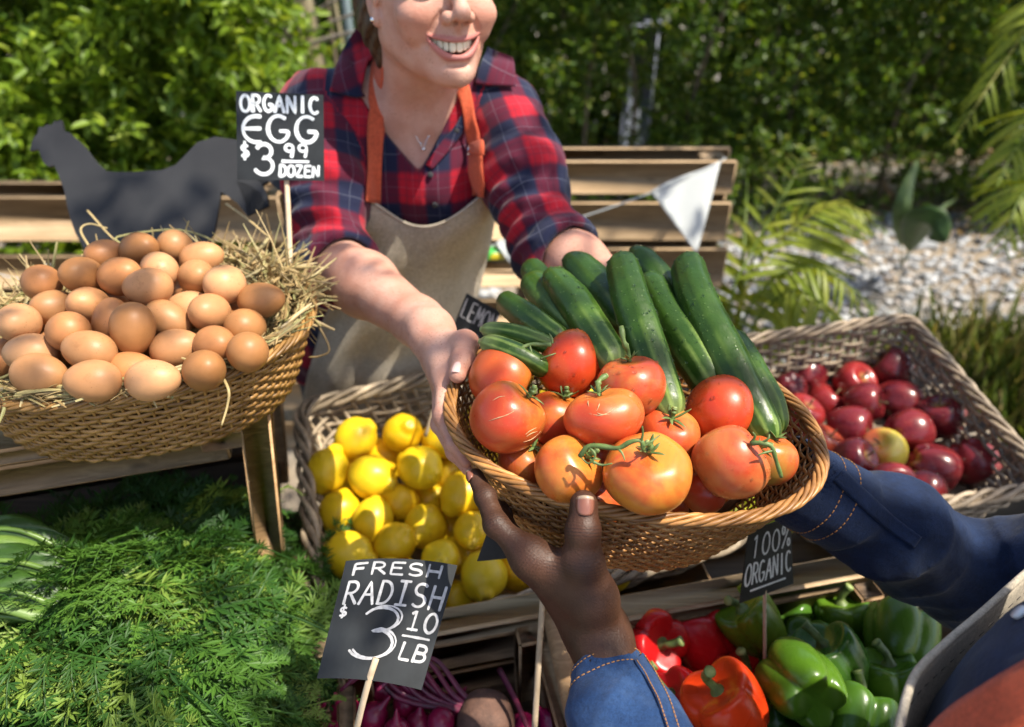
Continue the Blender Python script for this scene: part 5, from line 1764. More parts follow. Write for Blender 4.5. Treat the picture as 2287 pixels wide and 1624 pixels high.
for j, c in enumerate(fillers(tit, cand, .033, .80)):
    inst('tomato', TOM_LOW, c, axis_rot(rand_dirs(1)[0]), color=(0.44, 0.12, 0.028), label='orange red tomato at the bottom of the held basket under the others', cat='tomato', group='tomatoes showing only in gaps of the held basket')
# vine running between tomatoes, lying over them
def vine(label, pts, rad, extra=()):
    P = [W(*crop_uv(x, y), d) for x, y, d in pts]
    o = mk('vine_stem', tube(spline(P, 26), np.linspace(rad, rad * .8, 26) * (1 + .12 * np.sin(np.arange(26) * .9)), 8), STEM, label=label, cat='stem')
    for e in extra:
        Q = [W(*crop_uv(x, y), d) for x, y, d in e]
        mk('tendril', tube(spline(Q, 16), np.linspace(rad * .6, rad * .25, 16), 6), STEM, o)
vine('green vine stem linking the two front orange tomatoes', [(700, 1045, .592), (740, 1000, .586), (800, 1000, .582), (875, 1008, .578), (930, 980, .574), (980, 975, .572), (990, 1020, .574)], .0023,
     [[(875, 1008, .578), (895, 1035, .575), (905, 1065, .574)], [(740, 1000, .586), (770, 1040, .583), (740, 1078, .583), (705, 1050, .585)], [(760, 1070, .583), (800, 1085, .583), (848, 1078, .582)], [(980, 980, .572), (988, 940, .568), (985, 908, .566)], [(990, 1000, .572), (1030, 975, .572), (1065, 950, .576)]])
vine('dark green vine end hanging beside the kidney shaped tomato', [(1480, 985, .612), (1530, 985, .606), (1575, 1000, .604), (1595, 1060, .606), (1620, 1140, .612)], .0023,
     [[(1480, 985, .612), (1500, 955, .608), (1490, 935, .607)], [(1530, 985, .606), (1560, 965, .602), (1565, 945, .602)], [(1580, 1020, .604), (1540, 1030, .602), (1515, 1040, .602)]])
vine('thin curled vine lying on the small light green cucumbers', [(570, 535, .70), (520, 535, .702), (470, 535, .702), (420, 560, .702), (385, 590, .705)], .0022,
     [[(470, 535, .702), (480, 570, .70), (500, 600, .70)], [(520, 600, .70), (560, 585, .698), (590, 575, .70)], [(575, 530, .70), (572, 505, .70), (560, 485, .70)]])

# ================================================================== cucumbers
CUKES = [  # points (crop x, y, depth), width px in the crop, label
    ([(885, 130, .80), (935, 330, .745), (1030, 620, .70), (1130, 880, .665)], 150, 'dark cucumber upright in the middle with heavy droplets, pale at its foot'),
    ([(1185, 135, .815), (1240, 330, .76), (1400, 660, .70), (1580, 1000, .66)], 158, 'sunlit cucumber leaning at the right edge of the bunch'),
    ([(1005, 225, .83), (1110, 420, .775), (1230, 600, .725), (1330, 760, .70)], 165, 'thick dark cucumber between the middle one and the sunlit one'),
    ([(935, 100, .87), (1040, 220, .845), (1150, 380, .81)], 128, 'cucumber tip peeking out at the top between two others'),
    ([(560, 205, .81), (660, 330, .765), (790, 520, .715), (870, 650, .69)], 140, 'cucumber slanting in front on the left half with tiny wet spots'),
    ([(640, 130, .87), (730, 220, .845), (850, 350, .80), (930, 470, .76)], 140, 'dark cucumber behind, its tip in front of the hidden forearm'),
    ([(465, 225, .845), (560, 340, .80), (700, 490, .745)], 125, 'dark shaded cucumber on the left of the slanting one'),
    ([(455, 165, .875), (540, 260, .845), (660, 400, .80)], 110, 'cucumber hidden second from left with only its tip clear'),
    ([(340, 325, .80), (430, 390, .765), (560, 480, .735), (640, 530, .72)], 110, 'mid green cucumber lying low at the left'),
    ([(250, 465, .735), (370, 480, .725), (500, 515, .715), (600, 560, .715)], 78, 'slim light green striped cucumber above the lowest one'),
    ([(245, 520, .715), (340, 550, .705), (460, 600, .70), (560, 660, .705)], 92, 'slim light green striped cucumber lowest at the left rim'),
    ([(1380, 480, .765), (1470, 640, .715), (1560, 800, .69), (1600, 950, .685)], 118, 'cucumber lying along the right wall of the basket'),
]
def droplets(parent, V, Nn, n, rng, loc=None):
    idx = rng.choice(len(V), n, replace=False)
    r = rng.uniform(.0005, .0016, n) * (rng.random(n) < .35) + rng.uniform(.0004, .0008, n)
    hemi = []
    th = np.array([0, .5, 1.0, 1.45]); na = 7
    parts = []
    for i, rr in zip(idx, r):
        R_ = frame_from_z(Nn[i])
        P = [np.array([0, 0, rr * .75])]
        for t in th[1:]:
            for a in range(na):
                P.append(np.array([rr * math.sin(t) * math.cos(2 * PI * a / na), rr * math.sin(t) * math.sin(2 * PI * a / na), rr * .75 * math.cos(t) - .0001]))
        parts.append(np.array(P) @ R_.T + V[i])
    T = [(0, 1 + a, 1 + (a + 1) % na) for a in range(na)]
    Q = [(1 + k * na + a, 1 + (k + 1) * na + a, 1 + (k + 1) * na + (a + 1) % na, 1 + k * na + (a + 1) % na) for k in range(2) for a in range(na)]
    o = 1 + 3 * na
    T = (np.array(T)[None] + np.arange(n)[:, None, None] * o).reshape(-1, 3); Q = (np.array(Q)[None] + np.arange(n)[:, None, None] * o).reshape(-1, 4)
    return mk('water_droplets', (np.concatenate(parts), [T, Q]), DROP, parent, loc=loc, kind='stuff')


rk = np.random.default_rng(3)
for i, (pts, wpx, lab) in enumerate(CUKES):
    P = [W(*crop_uv(x, y), d + wpx * 1.2 * .4889 * KPX * d * .35) for x, y, d in pts]
    C = spline(P, 60)
    d = np.array([depth(p) for p in C])
    L = np.linalg.norm(np.diff(C, axis=0), axis=1).sum()
    s = np.concatenate([[0], np.cumsum(np.linalg.norm(np.diff(C, axis=0), axis=1))]) / L
    R0 = wpx * 1.2 * .4889 * KPX * d.mean() / 2
    m = np.clip(s * L / (R0 * 1.35), 0, 1); e = np.clip((1 - s) * L / (R0 * 1.1), 0, 1)
    prof = R0 * np.sqrt(np.clip(1 - (1 - m) ** 2.2, 0.0006, 1)) * np.sqrt(np.clip(1 - (1 - e) ** 2.2, 0.0006, 1)) * (.86 + .16 * np.sin(PI * np.clip(s * .9 + .12, 0, 1)) + .02 * np.sin(s * 11 + i))
    # re-sample ends densely
    ss = np.concatenate([np.linspace(0, .12, 22)[:-1] ** 1.0, np.linspace(.12, .9, 60), np.linspace(.9, 1, 18)[1:]])
    C2 = np.stack([np.interp(ss, s, C[:, k]) for k in range(3)], 1)
    pr2 = np.interp(ss, s, prof); 
    m = np.clip(ss * L / (R0 * 1.35), 0, 1); e = np.clip((1 - ss) * L / (R0 * 1.1), 0, 1)
    pr2 = R0 * np.sqrt(np.clip(1 - (1 - m) ** 2.2, 0.0004, 1)) * np.sqrt(np.clip(1 - (1 - e) ** 2.2, 0.0004, 1)) * (.76 + .26 * np.sin(PI * np.clip(ss * .85 + .08, 0, 1)) + .02 * np.sin(ss * 11 + i))
    n = 32
    V, F = tube(C2, pr2, n)
    ang = np.tile(np.arange(n) / n * 2 * PI, len(C2))
    ctr = np.repeat(C2, n, 0)
    out = V[:len(ctr)] - ctr
    lob = 1 + .042 * np.cos(3 * ang + i) + .018 * np.cos(9 * ang + i * 2)
    nz = 1 + .02 * vnoise(V[:len(ctr)], 60, i) + .012 * vnoise(V[:len(ctr)], 240, i + 40)
    V[:len(ctr)] = ctr + out * (lob * nz)[:, None]
    h = np.concatenate([np.repeat(ss, n), [0, 1]])
    hh = h if i not in (9, 10) else 1.05 - h * .45
    if i in (1, 8, 11): hh = h * .8 + .12
    stripe = np.concatenate([np.cos(9 * ang + i * 2) * .5 + .5, [.5, .5]])
    o = mk('cucumber', (V, F), CUKE, loc=C2[len(C2) // 2], attrs={'h': hh, 'stripe': stripe}, label=lab, cat='cucumber', group='cucumbers in the held basket')
    t0 = unit(C2[0] - C2[3])
    mk('stem_scar', tube([C2[0] - t0 * .0012, C2[0] + t0 * .0010], .0030, 9), STEM_CUT if i in (9, 10) else STEM, o)
    if i in (0, 1, 2, 3, 4, 5, 11):
        sel = np.arange(len(ctr)); Nn = out / np.maximum(1e-9, np.linalg.norm(out, axis=1, keepdims=True))
        front = (Nn @ -CF > .1) & (np.repeat(ss, n) > .03) & (np.repeat(ss, n) < .85)
        droplets(o, V[:len(ctr)][front], Nn[front], [140, 110, 90, 25, 70, 30, 40][[0, 1, 2, 3, 4, 5, 11].index(i)], rk)


# ================================================================== lemons
LEMS = [
    (732, 1050, 94, 'lemon at the far left against the willow wall'), (793, 980, 90, 'lemon topmost at the left of the back row'), (900, 968, 88, 'lemon with its stem scar showing in the middle of the back row'),
    (988, 980, 88, 'lemon at the back beside the pale hand'), (830, 1065, 104, 'lemon lying sideways with a sun patch below the back row'), (862, 1022, 76, 'sunlit lemon wedged low in the second row'),
    (937, 1048, 98, 'full round lemon in the second row'), (997, 1062, 70, 'small shaded lemon right of the round one'), (1036, 1103, 104, 'bright lemon beside the dark fingertips'),
    (763, 1145, 92, 'lemon in the third row by the willow wall'), (833, 1162, 92, 'lemon pointing its green tip down'), (900, 1128, 86, 'lemon behind, right of the green tipped one'),
    (942, 1177, 100, 'lemon with a shadow edge across it and a nub in front'), (1002, 1186, 72, 'lemon half hidden with a bright streak'), (1056, 1187, 84, 'lemon with a dark eye next to the dark finger'),
    (956, 1112, 62, 'little of a lemon seen deep in the third row'), (781, 1238, 104, 'lemon lying left above the radish sign'), (884, 1214, 92, 'lemon just above the radish sign top edge'),
    (985, 1250, 88, 'lemon tucked at the right shoulder of the radish sign'), (1080, 1288, 104, 'big lemon in front near the willow rim'), (1155, 1278, 78, 'lemon under the dark wrist'),
    (1020, 1236, 60, 'small piece of lemon between two front ones'), (870, 1290, 96, 'lemon mostly behind the radish sign lettering'), (950, 1322, 90, 'lemon behind the right side of the radish sign'),
   ]
LEM_ME = [prod_mesh('lemon', f_lemon(k), LEMON, 34, 40) for k in range(3)]
lit = []
nL = LB_R[:, 2]
for i, (u, v, w, lab) in enumerate(LEMS):
    low = w < 80
    p = WP(u, v, LB_O - nL * (.062 if low else .018), nL)
    sc = np.clip(max(w, 84) * 1.05 * KPX * depth(p) / .064, .9, 1.15)
    lit.append(dict(p=p, r=.0305 * sc, s=sc, lab=lab, i=i))
settle(lit, 50, .98, .25)
LAX = {0: (.3, .9, -.3), 2: (.4, .4, .8), 4: (.9, -.25, .3), 10: (-.1, -.85, .5), 12: (-.3, -.3, .9), 14: (0, -.4, .9), 19: (.1, -.5, .85), 16: (.9, -.2, .2), 8: (.6, .6, -.3), 20: (.9, -.4, .2)}
for k in lit:
    ax = cdir(*LAX[k['i']]) if k['i'] in LAX else rand_dirs(1)[0]
    inst('lemon', LEM_ME[k['i'] % 3], k['p'], axis_rot(ax, k['i']), (k['s'],) * 3, color=np.array([(0.84, 0.57, 0.012), (0.82, 0.56, 0.016), (0.86, 0.53, 0.010)][k['i'] % 3]) * RNG.uniform(.92, 1.04), label=k['lab'], cat='lemon', group='lemons in the willow tray')
cand = []
for zz in (-.03, -.070):
    for a_ in np.arange(-LB_A + .06, LB_A - .04, .060):
        for b_ in np.arange(-LB_B + .05, LB_B - .04, .060):
            if zz < -.05 or a_ > -.05 or b_ < -.1:
                cand.append(LB_O + LB_R[:, 0] * (a_ + RNG.normal(0, .004)) + LB_R[:, 1] * (b_ + RNG.normal(0, .004)) + nL * zz)
for j, c in enumerate(fillers(lit, cand, .030, .9)[:44]):
    inst('lemon', LEM_ME[j % 3], c, axis_rot(rand_dirs(1)[0]), color=(0.78, 0.55, 0.013), label='lemon low in the tray glimpsed only between others', cat='lemon', group='lemons showing only in gaps of the tray')


# ================================================================== apples
APPS = [
    (1807, 850, 100, (.3, .5, -.5), 0, 'very dark red apple at the back left corner of the tray'), (1850, 893, 72, (.5, .6, .3), 1, 'small light red apple with a sun glint beside the held basket'), (1908, 860, 76, (.3, .45, .8), 1, 'apple turned up so its sunlit stem hollow shows'),
    (1990, 832, 104, (-.7, .6, -.1), 0, 'glossy dark apple at the back with two bright glints'), (1915, 907, 84, (.7, .1, .6), 2, 'streaky apple behind the larger one with a pale blossom end'), (1995, 893, 100, (.9, -.3, .1), 0, 'long red apple half in shadow in the second row'),
    (2095, 935, 96, (-.3, .8, .3), 0, 'dark apple at the right wall with its pale stem end up'), (1897, 950, 104, (.75, -.1, .6), 2, 'big dark apple in the middle showing its blossom end'), (2035, 968, 96, (.8, .2, -.2), 2, 'wine red apple lying behind the yellow one'),
    (1968, 1006, 94, (-.55, .6, .55), 3, 'yellow and red streaked apple, the only one of its kind'), (2083, 1045, 120, (.85, -.45, .1), 0, 'long conical apple in the front row pointing right'), (2165, 1030, 98, (.3, -.5, .1), 2, 'dull red apple at the front right corner'),
    (1996, 1084, 96, (-.1, .1, .95), 1, 'apple in front facing out with its dark hollow'), (1845, 992, 74, (.3, .5, .3), 4, 'orange red apple just above the denim cuff'), (1905, 1022, 80, (.3, .2, .4), 0, 'almost black red apple in shade below the big dark one'),
    (2060, 1090, 84, (.3, .5, -.3), 0, 'shaded apple low behind the front facing one'), (1790, 930, 80, (.2, .4, .3), 1, 'apple beside the right wall of the held basket'),
]
APP_COL = [(0.060, 0.004, 0.009), (0.21, 0.013, 0.014), (0.095, 0.007, 0.012), (1, 1, 1), (0.40, 0.07, 0.03)]
APP_ME = [prod_mesh('apple', f_apple(k=k), APPLE, 36, 44) for k in range(3)]
APP_MEY = prod_mesh('apple', f_apple(.038, 1, .12, .02), APPLE_Y, 36, 44)
_s = spline([(0, 0, .020), (.001, 0, .030), (.004, .001, .040)], 10)
APP_STEM = mesh_data('stem', *tube(_s, np.linspace(.0014, .0020, 10), 7), STEM_BR)
nA = AB_R[:, 2]
ait = []
for i, (u, v, w, ax, c, lab) in enumerate(APPS):
    p = WP(u, v, AB_O - nA * (.048 if w > 82 else .064), nA)
    sc = np.clip(max(w, 88) * 1.16 * KPX * depth(p) / .080, .9, 1.2)
    ait.append(dict(p=p, r=.0365 * sc, s=sc, lab=lab, i=i, ax=cdir(*ax), c=c))
settle(ait, 50, .97, .3)
for k in ait:
    o = inst('apple', APP_MEY if k['c'] == 3 else APP_ME[k['i'] % 3], k['p'], axis_rot(k['ax'], k['i']), (k['s'],) * 3, color=np.array(APP_COL[k['c']]) * RNG.uniform(.9, 1.15) if k['c'] != 3 else (1, 1, 1), label=k['lab'], cat='apple', group='apples in the willow tray')
    inst('stem', APP_STEM, (0, 0, 0), parent=o)
cand = [AB_O + AB_R[:, 0] * (a_ + RNG.normal(0, .004)) + AB_R[:, 1] * (b_ + RNG.normal(0, .004)) - nA * .085 for a_ in np.arange(-.14, .15, .074) for b_ in np.arange(-.15, .16, .074)]
for j, c in enumerate(fillers(ait, cand, .036, .92)):
    inst('apple', APP_ME[j % 3], c, axis_rot(rand_dirs(1)[0]), color=APP_COL[0], label='dark apple low in the tray seen between others', cat='apple', group='apples showing only in gaps of the tray')


# ================================================================== bell peppers
def pc(x, y): return 1270.6 + .4444 * x, 1111.7 + .4444 * y
PEPS = [  # crop x,y, width px crop, z, axis, colour, lobes, label
    (415, 740, 290, .905, (.35, .25, .9), (0.42, 0.008, 0.010), 4, 'dark red bell pepper facing up with its thick stem, next to the dark wrist'),
    (685, 735, 300, .90, (-.35, .85, -.1), (0.40, 0.008, 0.014), 3, 'deep red bell pepper lying with long shiny lobes'),
    (560, 1035, 270, .905, (-.5, .5, .3), (0.38, 0.008, 0.010), 4, 'red bell pepper behind the denim cuff at the bottom'),
    (800, 1060, 330, .925, (-.55, .75, .25), (0.60, 0.045, 0.008), 3, 'bright orange red bell pepper with a long hooked stem'),
    (890, 940, 200, .885, (.1, .8, .2), (0.36, 0.008, 0.010), 4, 'red bell pepper hidden behind the orange red one'),
    (930, 650, 240, .905, (-.6, .75, .1), (0.085, 0.15, 0.010), 3, 'light and dark green bell pepper left of the sign stick'),
    (1110, 600, 230, .89, (-.3, .6, .3), (0.05, 0.13, 0.014), 4, 'broad green bell pepper behind the sign stick'),
    (1360, 625, 250, .90, (-.15, .95, .15), (0.065, 0.145, 0.012), 4, 'green bell pepper with its pale stem standing up at the back'),
    (1660, 690, 300, .905, (.3, .6, -.4), (0.07, 0.15, 0.014), 4, 'green bell pepper under the denim sleeve'),
    (1175, 950, 330, .925, (-.1, .1, -.95), (0.055, 0.135, 0.010), 4, 'large green bell pepper showing its lobed blossom end'),
    (1345, 840, 290, .915, (-.55, .8, .1), (0.04, 0.115, 0.014), 3, 'long green bell pepper leaning across the middle'),
    (1600, 925, 280, .91, (-.1, .9, .1), (0.06, 0.14, 0.012), 4, 'green bell pepper near the beige apron edge'),
    (1440, 1105, 310, .915, (.3, .6, -.3), (0.05, 0.125, 0.012), 4, 'green bell pepper at the very bottom between its neighbours'),
    (1060, 1110, 200, .88, (.2, .5, .3), (0.032, 0.09, 0.010), 4, 'dark green bell pepper low by the sign stick'),
    (1190, 735, 220, .885, (-.4, .6, .6), (0.045, 0.115, 0.012), 4, 'green bell pepper whose bent stem shows above the lobed one'),
    (1000, 860, 200, .875, (-.6, .5, .4), (0.035, 0.09, 0.010), 4, 'shaded green bell pepper between red and green ones'),
    (330, 960, 230, .88, (.2, .5, .3), (0.36, 0.008, 0.010), 4, 'red bell pepper in the near left corner of the crate'),
]
pit = []
for i, (x, y, w, z, ax, col, lo, lab) in enumerate(PEPS):
    u, v = pc(x, y); p = WZ(u, v, z + .017)
    R = np.clip(w * 1.14 * .4444 * KPX * depth(p) / 2, .038, .050)
    pit.append(dict(p=p, r=R * .93, R=R, i=i, ax=cdir(*ax), col=col, lo=lo, lab=lab))
settle(pit, 50, .95, .25)
for k in pit:
    i, R = k['i'], k['R']
    H = R * (1.28 if k['lo'] == 3 else 1.08)
    fn = f_pepper(R, H, k['lo'], i * .9, .20 if k['lo'] == 3 else .10, .14)
    o = inst('bell_pepper', prod_mesh('bell_pepper', fn, PEPPER, 44, 64), k['p'], axis_rot(k['ax'], i * .8), color=k['col'], label=k['lab'], cat='bell pepper', group='bell peppers in the wooden crate')
    z0 = H * .56
    ln = .040 if i == 3 else .027
    C = spline([(0, 0, z0 - .004), (0, 0, z0 + .006), (.003, 0, z0 + ln * .55), (.012 if i != 3 else -.016, .003, z0 + ln)], 14)
    rr_ = np.interp(np.linspace(0, 1, 14), [0, .18, .4, .9, 1], [.013, .0085, .0045, .0052, .0066])
    st_ = inst('stem', mesh_data('stem', *tube(C, rr_, 12), STEM), (0, 0, 0), parent=o)
    e = C[-1]; t = unit(C[-1] - C[-2])
    inst('cut_end', mesh_data('cut_end', *tube([e, e + t * .0008], .0060, 10), STEM_CUT), (0, 0, 0), parent=st_)
cand = [PC_C + PCX * a_ + PCY * b_ + np.array([0, 0, .838]) for a_ in np.arange(-.16, .17, .08) for b_ in np.arange(-.125, .13, .08)] + [PC_C + PCX * a_ + PCY * .118 + np.array([0, 0, .880]) for a_ in np.arange(-.15, .17, .082)]
for j, c in enumerate(fillers(pit, cand, .038, .9)):
    inst('bell_pepper', prod_mesh('bell_pepper', f_pepper(.04, .043, 4, j, .1, .14), PEPPER, 20, 32), c, axis_rot(rand_dirs(1)[0]), color=(0.035, 0.09, 0.012), label='green bell pepper at the bottom of the crate under the others', cat='bell pepper', group='bell peppers showing only in gaps of the crate')
# a little lime green fruit in the far end of the lemon tray
limes = [(1742, 1142, .050, 'lime green apple peeping out above the 100% sign'), (1690, 1125, .055, 'green apple beside it behind the held basket'), (1640, 1150, .05, 'green apple under the right end of the held basket')]
for u, v, dz, lab in limes:
    o = inst('apple', prod_mesh('apple', f_apple(.036, 2, .1, .02), LEMON, 30, 36), WP(u, v, LB_O + nL * .0, nL), axis_rot(cdir(.2, .7, .5)), color=(0.36, 0.44, 0.03), label=lab, cat='apple', group='green apples at the end of the lemon tray')
    inst('stem', APP_STEM, (0, 0, 0), parent=o)


# ================================================================== radishes, beets
RADS = [(770, 1590, 66, 'radish left of the sign stick'), (835, 1600, 62, 'radish against the right of the sign stick with its root up'), (700, 1600, 60, 'darkest radish near the carrot greens'), (905, 1575, 52, 'radish below the corner of the radish sign'),
        (930, 1615, 60, 'pink radish at the bottom edge in the middle'), (985, 1610, 58, 'radish with a pale root hair at the bottom right'), (890, 1632, 56, 'radish cut by the bottom of the picture'), (740, 1640, 60, 'lowest radish by the skewer'), (1010, 1580, 46, 'small radish beside the brown beet'), (860, 1545, 48, 'radish in the shade under the sign card')]
def f_radish(k):
    def f(TH, PH):
        c = -np.cos(TH); s = np.sin(TH)
        z = .0185 * c - .020 * np.exp(-(TH / .22) ** 2) + .003 * np.exp(-((PI - TH) / .3) ** 2)
        r = .018 * s ** .95 * (1 + .03 * np.cos(2 * PH + k))
        return np.stack([r * np.cos(PH), r * np.sin(PH), z], -1)
    return f
RAD_ME = [prod_mesh('radish', f_radish(k), RADISH, 36, 32) for k in range(2)]
rit = []
for i, (u, v, w, lab) in enumerate(RADS):
    p = WZ(u, v, .885)
    rit.append(dict(p=p, r=.0185, s=np.clip(w * KPX * depth(p) / .036, .85, 1.25), i=i, lab=lab))
settle(rit, 30, 1.0, .3)
for k in rit:
    i = k['i']
    o = inst('radish', RAD_ME[i % 2], k['p'], axis_rot(cdir(RNG.normal(0, .5), -.8, RNG.normal(0, .4))), (k['s'],) * 3, color=np.array((0.24, 0.005, 0.045)) * RNG.uniform(.7, 1.3), label=k['lab'], cat='radish', group='radishes in the crate')
    P = spline([(0, 0, .018), (.004 * (i % 3 - 1), .003, .045), (.012 * (i % 3 - 1), .01, .075)], 12)
    inst('leaf_stalk', mesh_data('leaf_stalk', *tube(P, np.linspace(.0032, .0018, 12), 7), BEETSTEM), (0, 0, 0), parent=o)
cand = [RC_C + PCX * a_ + PCY * b_ + np.array([0, 0, zz_]) for zz_ in (.865, .825) for a_ in np.arange(-.11, .12, .038) for b_ in np.arange(-.12, .06, .038)]
for j, c in enumerate(fillers(rit, cand, .019, .92)):
    inst('radish', RAD_ME[j % 2], c, axis_rot(rand_dirs(1)[0]), color=(0.24, 0.006, 0.06), label='radish low in the crate under the others', cat='radish', group='radishes in the shade of the crate')
o = inst('beet', prod_mesh('beet', f_tomato(.036, .95, 5, .03, 2, .05), BEET, 30, 36), WZ(1085, 1610, .88), axis_rot(cdir(.2, .8, .5)), label='brown skinned beet beside the radishes', cat='beet')
for k_ in range(9):
    a = WZ(1010 - 18 * k_ + 20, 1545 + 6 * (k_ % 3), .90) ; b_ = WZ(900 - 20 * k_ + RNG.normal(0, 12), 1500 + 14 * (k_ % 4), .92)
    mid = (a + b_) / 2 + np.array([0, .015, .022 + .006 * (k_ % 3)])
    o = mk('beet_stalk', tube(spline([WZ(1075 - 3 * k_, 1590, .89), a, mid, b_], 22), np.linspace(.0042, .0024, 22), 8), BEETSTEM, label=['uppermost dark crimson beet stalk under the radish sign', 'crimson beet stalk curving behind the radish sign', 'crimson beet stalk arching over the radishes'][min(k_, 2)] if k_ < 2 else 'crimson beet stalk in the bundle arching over the radishes', cat='beet stalk', group='beet stalks over the radishes')
o = mk('beet_stalk', tube(spline([WZ(1115, 1495, .90), WZ(1150, 1560, .90), WZ(1185, 1640, .90)], 16), np.linspace(.004, .003, 16), 8), BEETSTEM, label='single crimson stalk lying right of the brown beet by the skewer', cat='beet stalk')


# ================================================================== carrot greens, romaine
def carrot_frond(seed):
    r = np.random.default_rng(seed)
    V, F, off = [], [], 0
    L = .15
    C = spline([(0, 0, 0), (.05, r.normal(0, .008), .02), (.10, r.normal(0, .012), .016), (.15, r.normal(0, .016), -.012)], 30)
    parts = [tube(C, np.linspace(.0017, .0006, 30), 5)]
    pos, dr, nr, ln = [], [], [], []
    T = np.gradient(C, axis=0)
    for i in range(11):
        t = .22 + .78 * i / 10
        p = C[min(29, int(t * 29))]; tt = unit(T[min(29, int(t * 29))])
        sd = unit(np.cross([0, 0, 1.0], tt)); up = np.cross(tt, sd)
        pl = (.050 * math.sin(PI * min(.97, .25 + .70 * t)) + .008) * r.uniform(.85, 1.15)
        for s in ((-1, 1) if i < 10 else (0,)):
            d = unit(sd * s * 1.0 + tt * (.75 if s else 1) + up * r.uniform(-.1, .45))
            n2 = 8
            Q = np.stack([p + d * pl * q + up * (.10 * pl * math.sin(q * 3) - .012 * q * q) for q in np.linspace(0, 1, n2)])
            parts.append(tube(Q, np.linspace(.0007, .0003, n2), 4, caps=False))
            s2 = unit(np.cross(up, d))
            for j in range(1, n2):
                for w in (-1, 1) if j < n2 - 1 else (-1, 0, 1):
                    q = Q[j]; dd = unit(d * .8 + s2 * w * .9 + up * r.normal(0, .25))
                    l = pl * .29 * (1.15 - .5 * j / n2) * r.uniform(.8, 1.2)
                    for w3 in (-.55, 0, .55):
                        pos.append(q + dd * l * .12 * abs(w3)); dr.append(unit(dd + np.cross(up, dd) * w3)); nr.append(up + r.normal(0, .3, 3)); ln.append(l * (1 if w3 == 0 else .78))
    pos, dr, nr, ln = map(np.array, (pos, dr, nr, ln))
    parts.append(leaf_mesh_arrays(pos, dr, nr, ln, np.maximum(.0012, ln * .175), fold=.15, six=False)[:2])
    return join(parts)

FRP = [carrot_frond(k) for k in range(6)]
r_ = np.random.default_rng(17)
BIG = []
shade = []
for _k in range(70):
    a_ = r_.uniform(0, 2 * PI); rr_ = r_.random() ** .5 * .8
    x0 = -.515 + .22 * rr_ * math.cos(a_); y0 = .535 + .19 * rr_ * math.sin(a_)
    d_ = np.array([math.cos(a_) + r_.normal(0, .4), math.sin(a_) - .3 + r_.normal(0, .4), 0]); L_ = r_.uniform(.08, .16)
    z0 = .86 + .14 * (1 - rr_ ** 2) ** .55
    t_ = tube(spline([(x0, y0, z0 - .03), (x0 + d_[0] * L_ * .4, y0 + d_[1] * L_ * .4, z0 + .028), (x0 + d_[0] * L_ * .8, y0 + d_[1] * L_ * .8, z0 + .022), (x0 + d_[0] * L_ * 1.1, y0 + d_[1] * L_ * 1.1, z0 - .015)], 16), np.linspace(.0022, .0010, 16), 6)
    BIG.append(t_); shade.append(np.full(len(t_[0]), .97))
MC = np.array([-.505, .530])            # mound centre
def mound(x, y):
    a = (x - MC[0]) * math.cos(YAW) + (y - MC[1]) * math.sin(YAW); b = -(x - MC[0]) * math.sin(YAW) + (y - MC[1]) * math.cos(YAW)
    q = (a / (.275 if a < 0 else .225)) ** 2 + (b / .205) ** 2
    return .845 + .162 * np.clip(1 - q, 0, 1) ** .55 - .05 * max(0, b) + .034 * vnoise(np.array([x, y, 0.]), 14, 5), q
NFR = 270
k = 0
while k < NFR:
    a, b = r_.uniform(-.30, .30), r_.uniform(-.215, .215)
    x = MC[0] + a * math.cos(YAW) - b * math.sin(YAW); y = MC[1] + a * math.sin(YAW) + b * math.cos(YAW)
    z, q = mound(x, y)
    if q > 1: continue
    e = .01
    n = unit(np.array([-(mound(x + e, y)[0] - mound(x - e, y)[0]) / (2 * e), -(mound(x, y + e)[0] - mound(x, y - e)[0]) / (2 * e), 1.2]))
    out = unit(np.array([a + r_.normal(0, .13), b + r_.normal(0, .13) - .06, .02]))
    x_ = unit(out - n * np.dot(out, n) + n * r_.uniform(-.25, .75) + r_.normal(0, .2, 3)); z_ = unit(n - x_ * np.dot(n, x_) + r_.normal(0, .25, 3)); z_ = unit(z_ - x_ * np.dot(z_, x_)); y_ = np.cross(z_, x_)
    sc = r_.uniform(1.15, 1.9)
    v, f = FRP[r_.integers(6)]
    BIG.append(((v * sc) @ np.stack([x_, y_, z_], 1).T + np.array([x, y, z - .02]) - x_ * .05 * sc, f)); shade.append(np.full(len(v), r_.random() ** .9))
    k += 1
mk('carrot_greens', join(BIG), CARROT, attrs={'shade': np.concatenate(shade)}, kind='stuff', label='big heap of feathery dark green carrot tops below the egg stand', smooth=False)
del BIG
# dark earth-toned core so the heap has body
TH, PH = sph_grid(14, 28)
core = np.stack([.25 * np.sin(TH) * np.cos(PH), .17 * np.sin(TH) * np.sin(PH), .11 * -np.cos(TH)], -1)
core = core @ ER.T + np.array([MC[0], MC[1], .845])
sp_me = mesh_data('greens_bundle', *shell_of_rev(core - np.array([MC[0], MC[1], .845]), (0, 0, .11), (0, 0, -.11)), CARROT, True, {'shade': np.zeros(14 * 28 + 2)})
inst('greens_bundle', sp_me, (MC[0], MC[1], .845), label='tightly packed inner bundle of carrot tops under the loose fronds', cat='greens', kind='stuff')

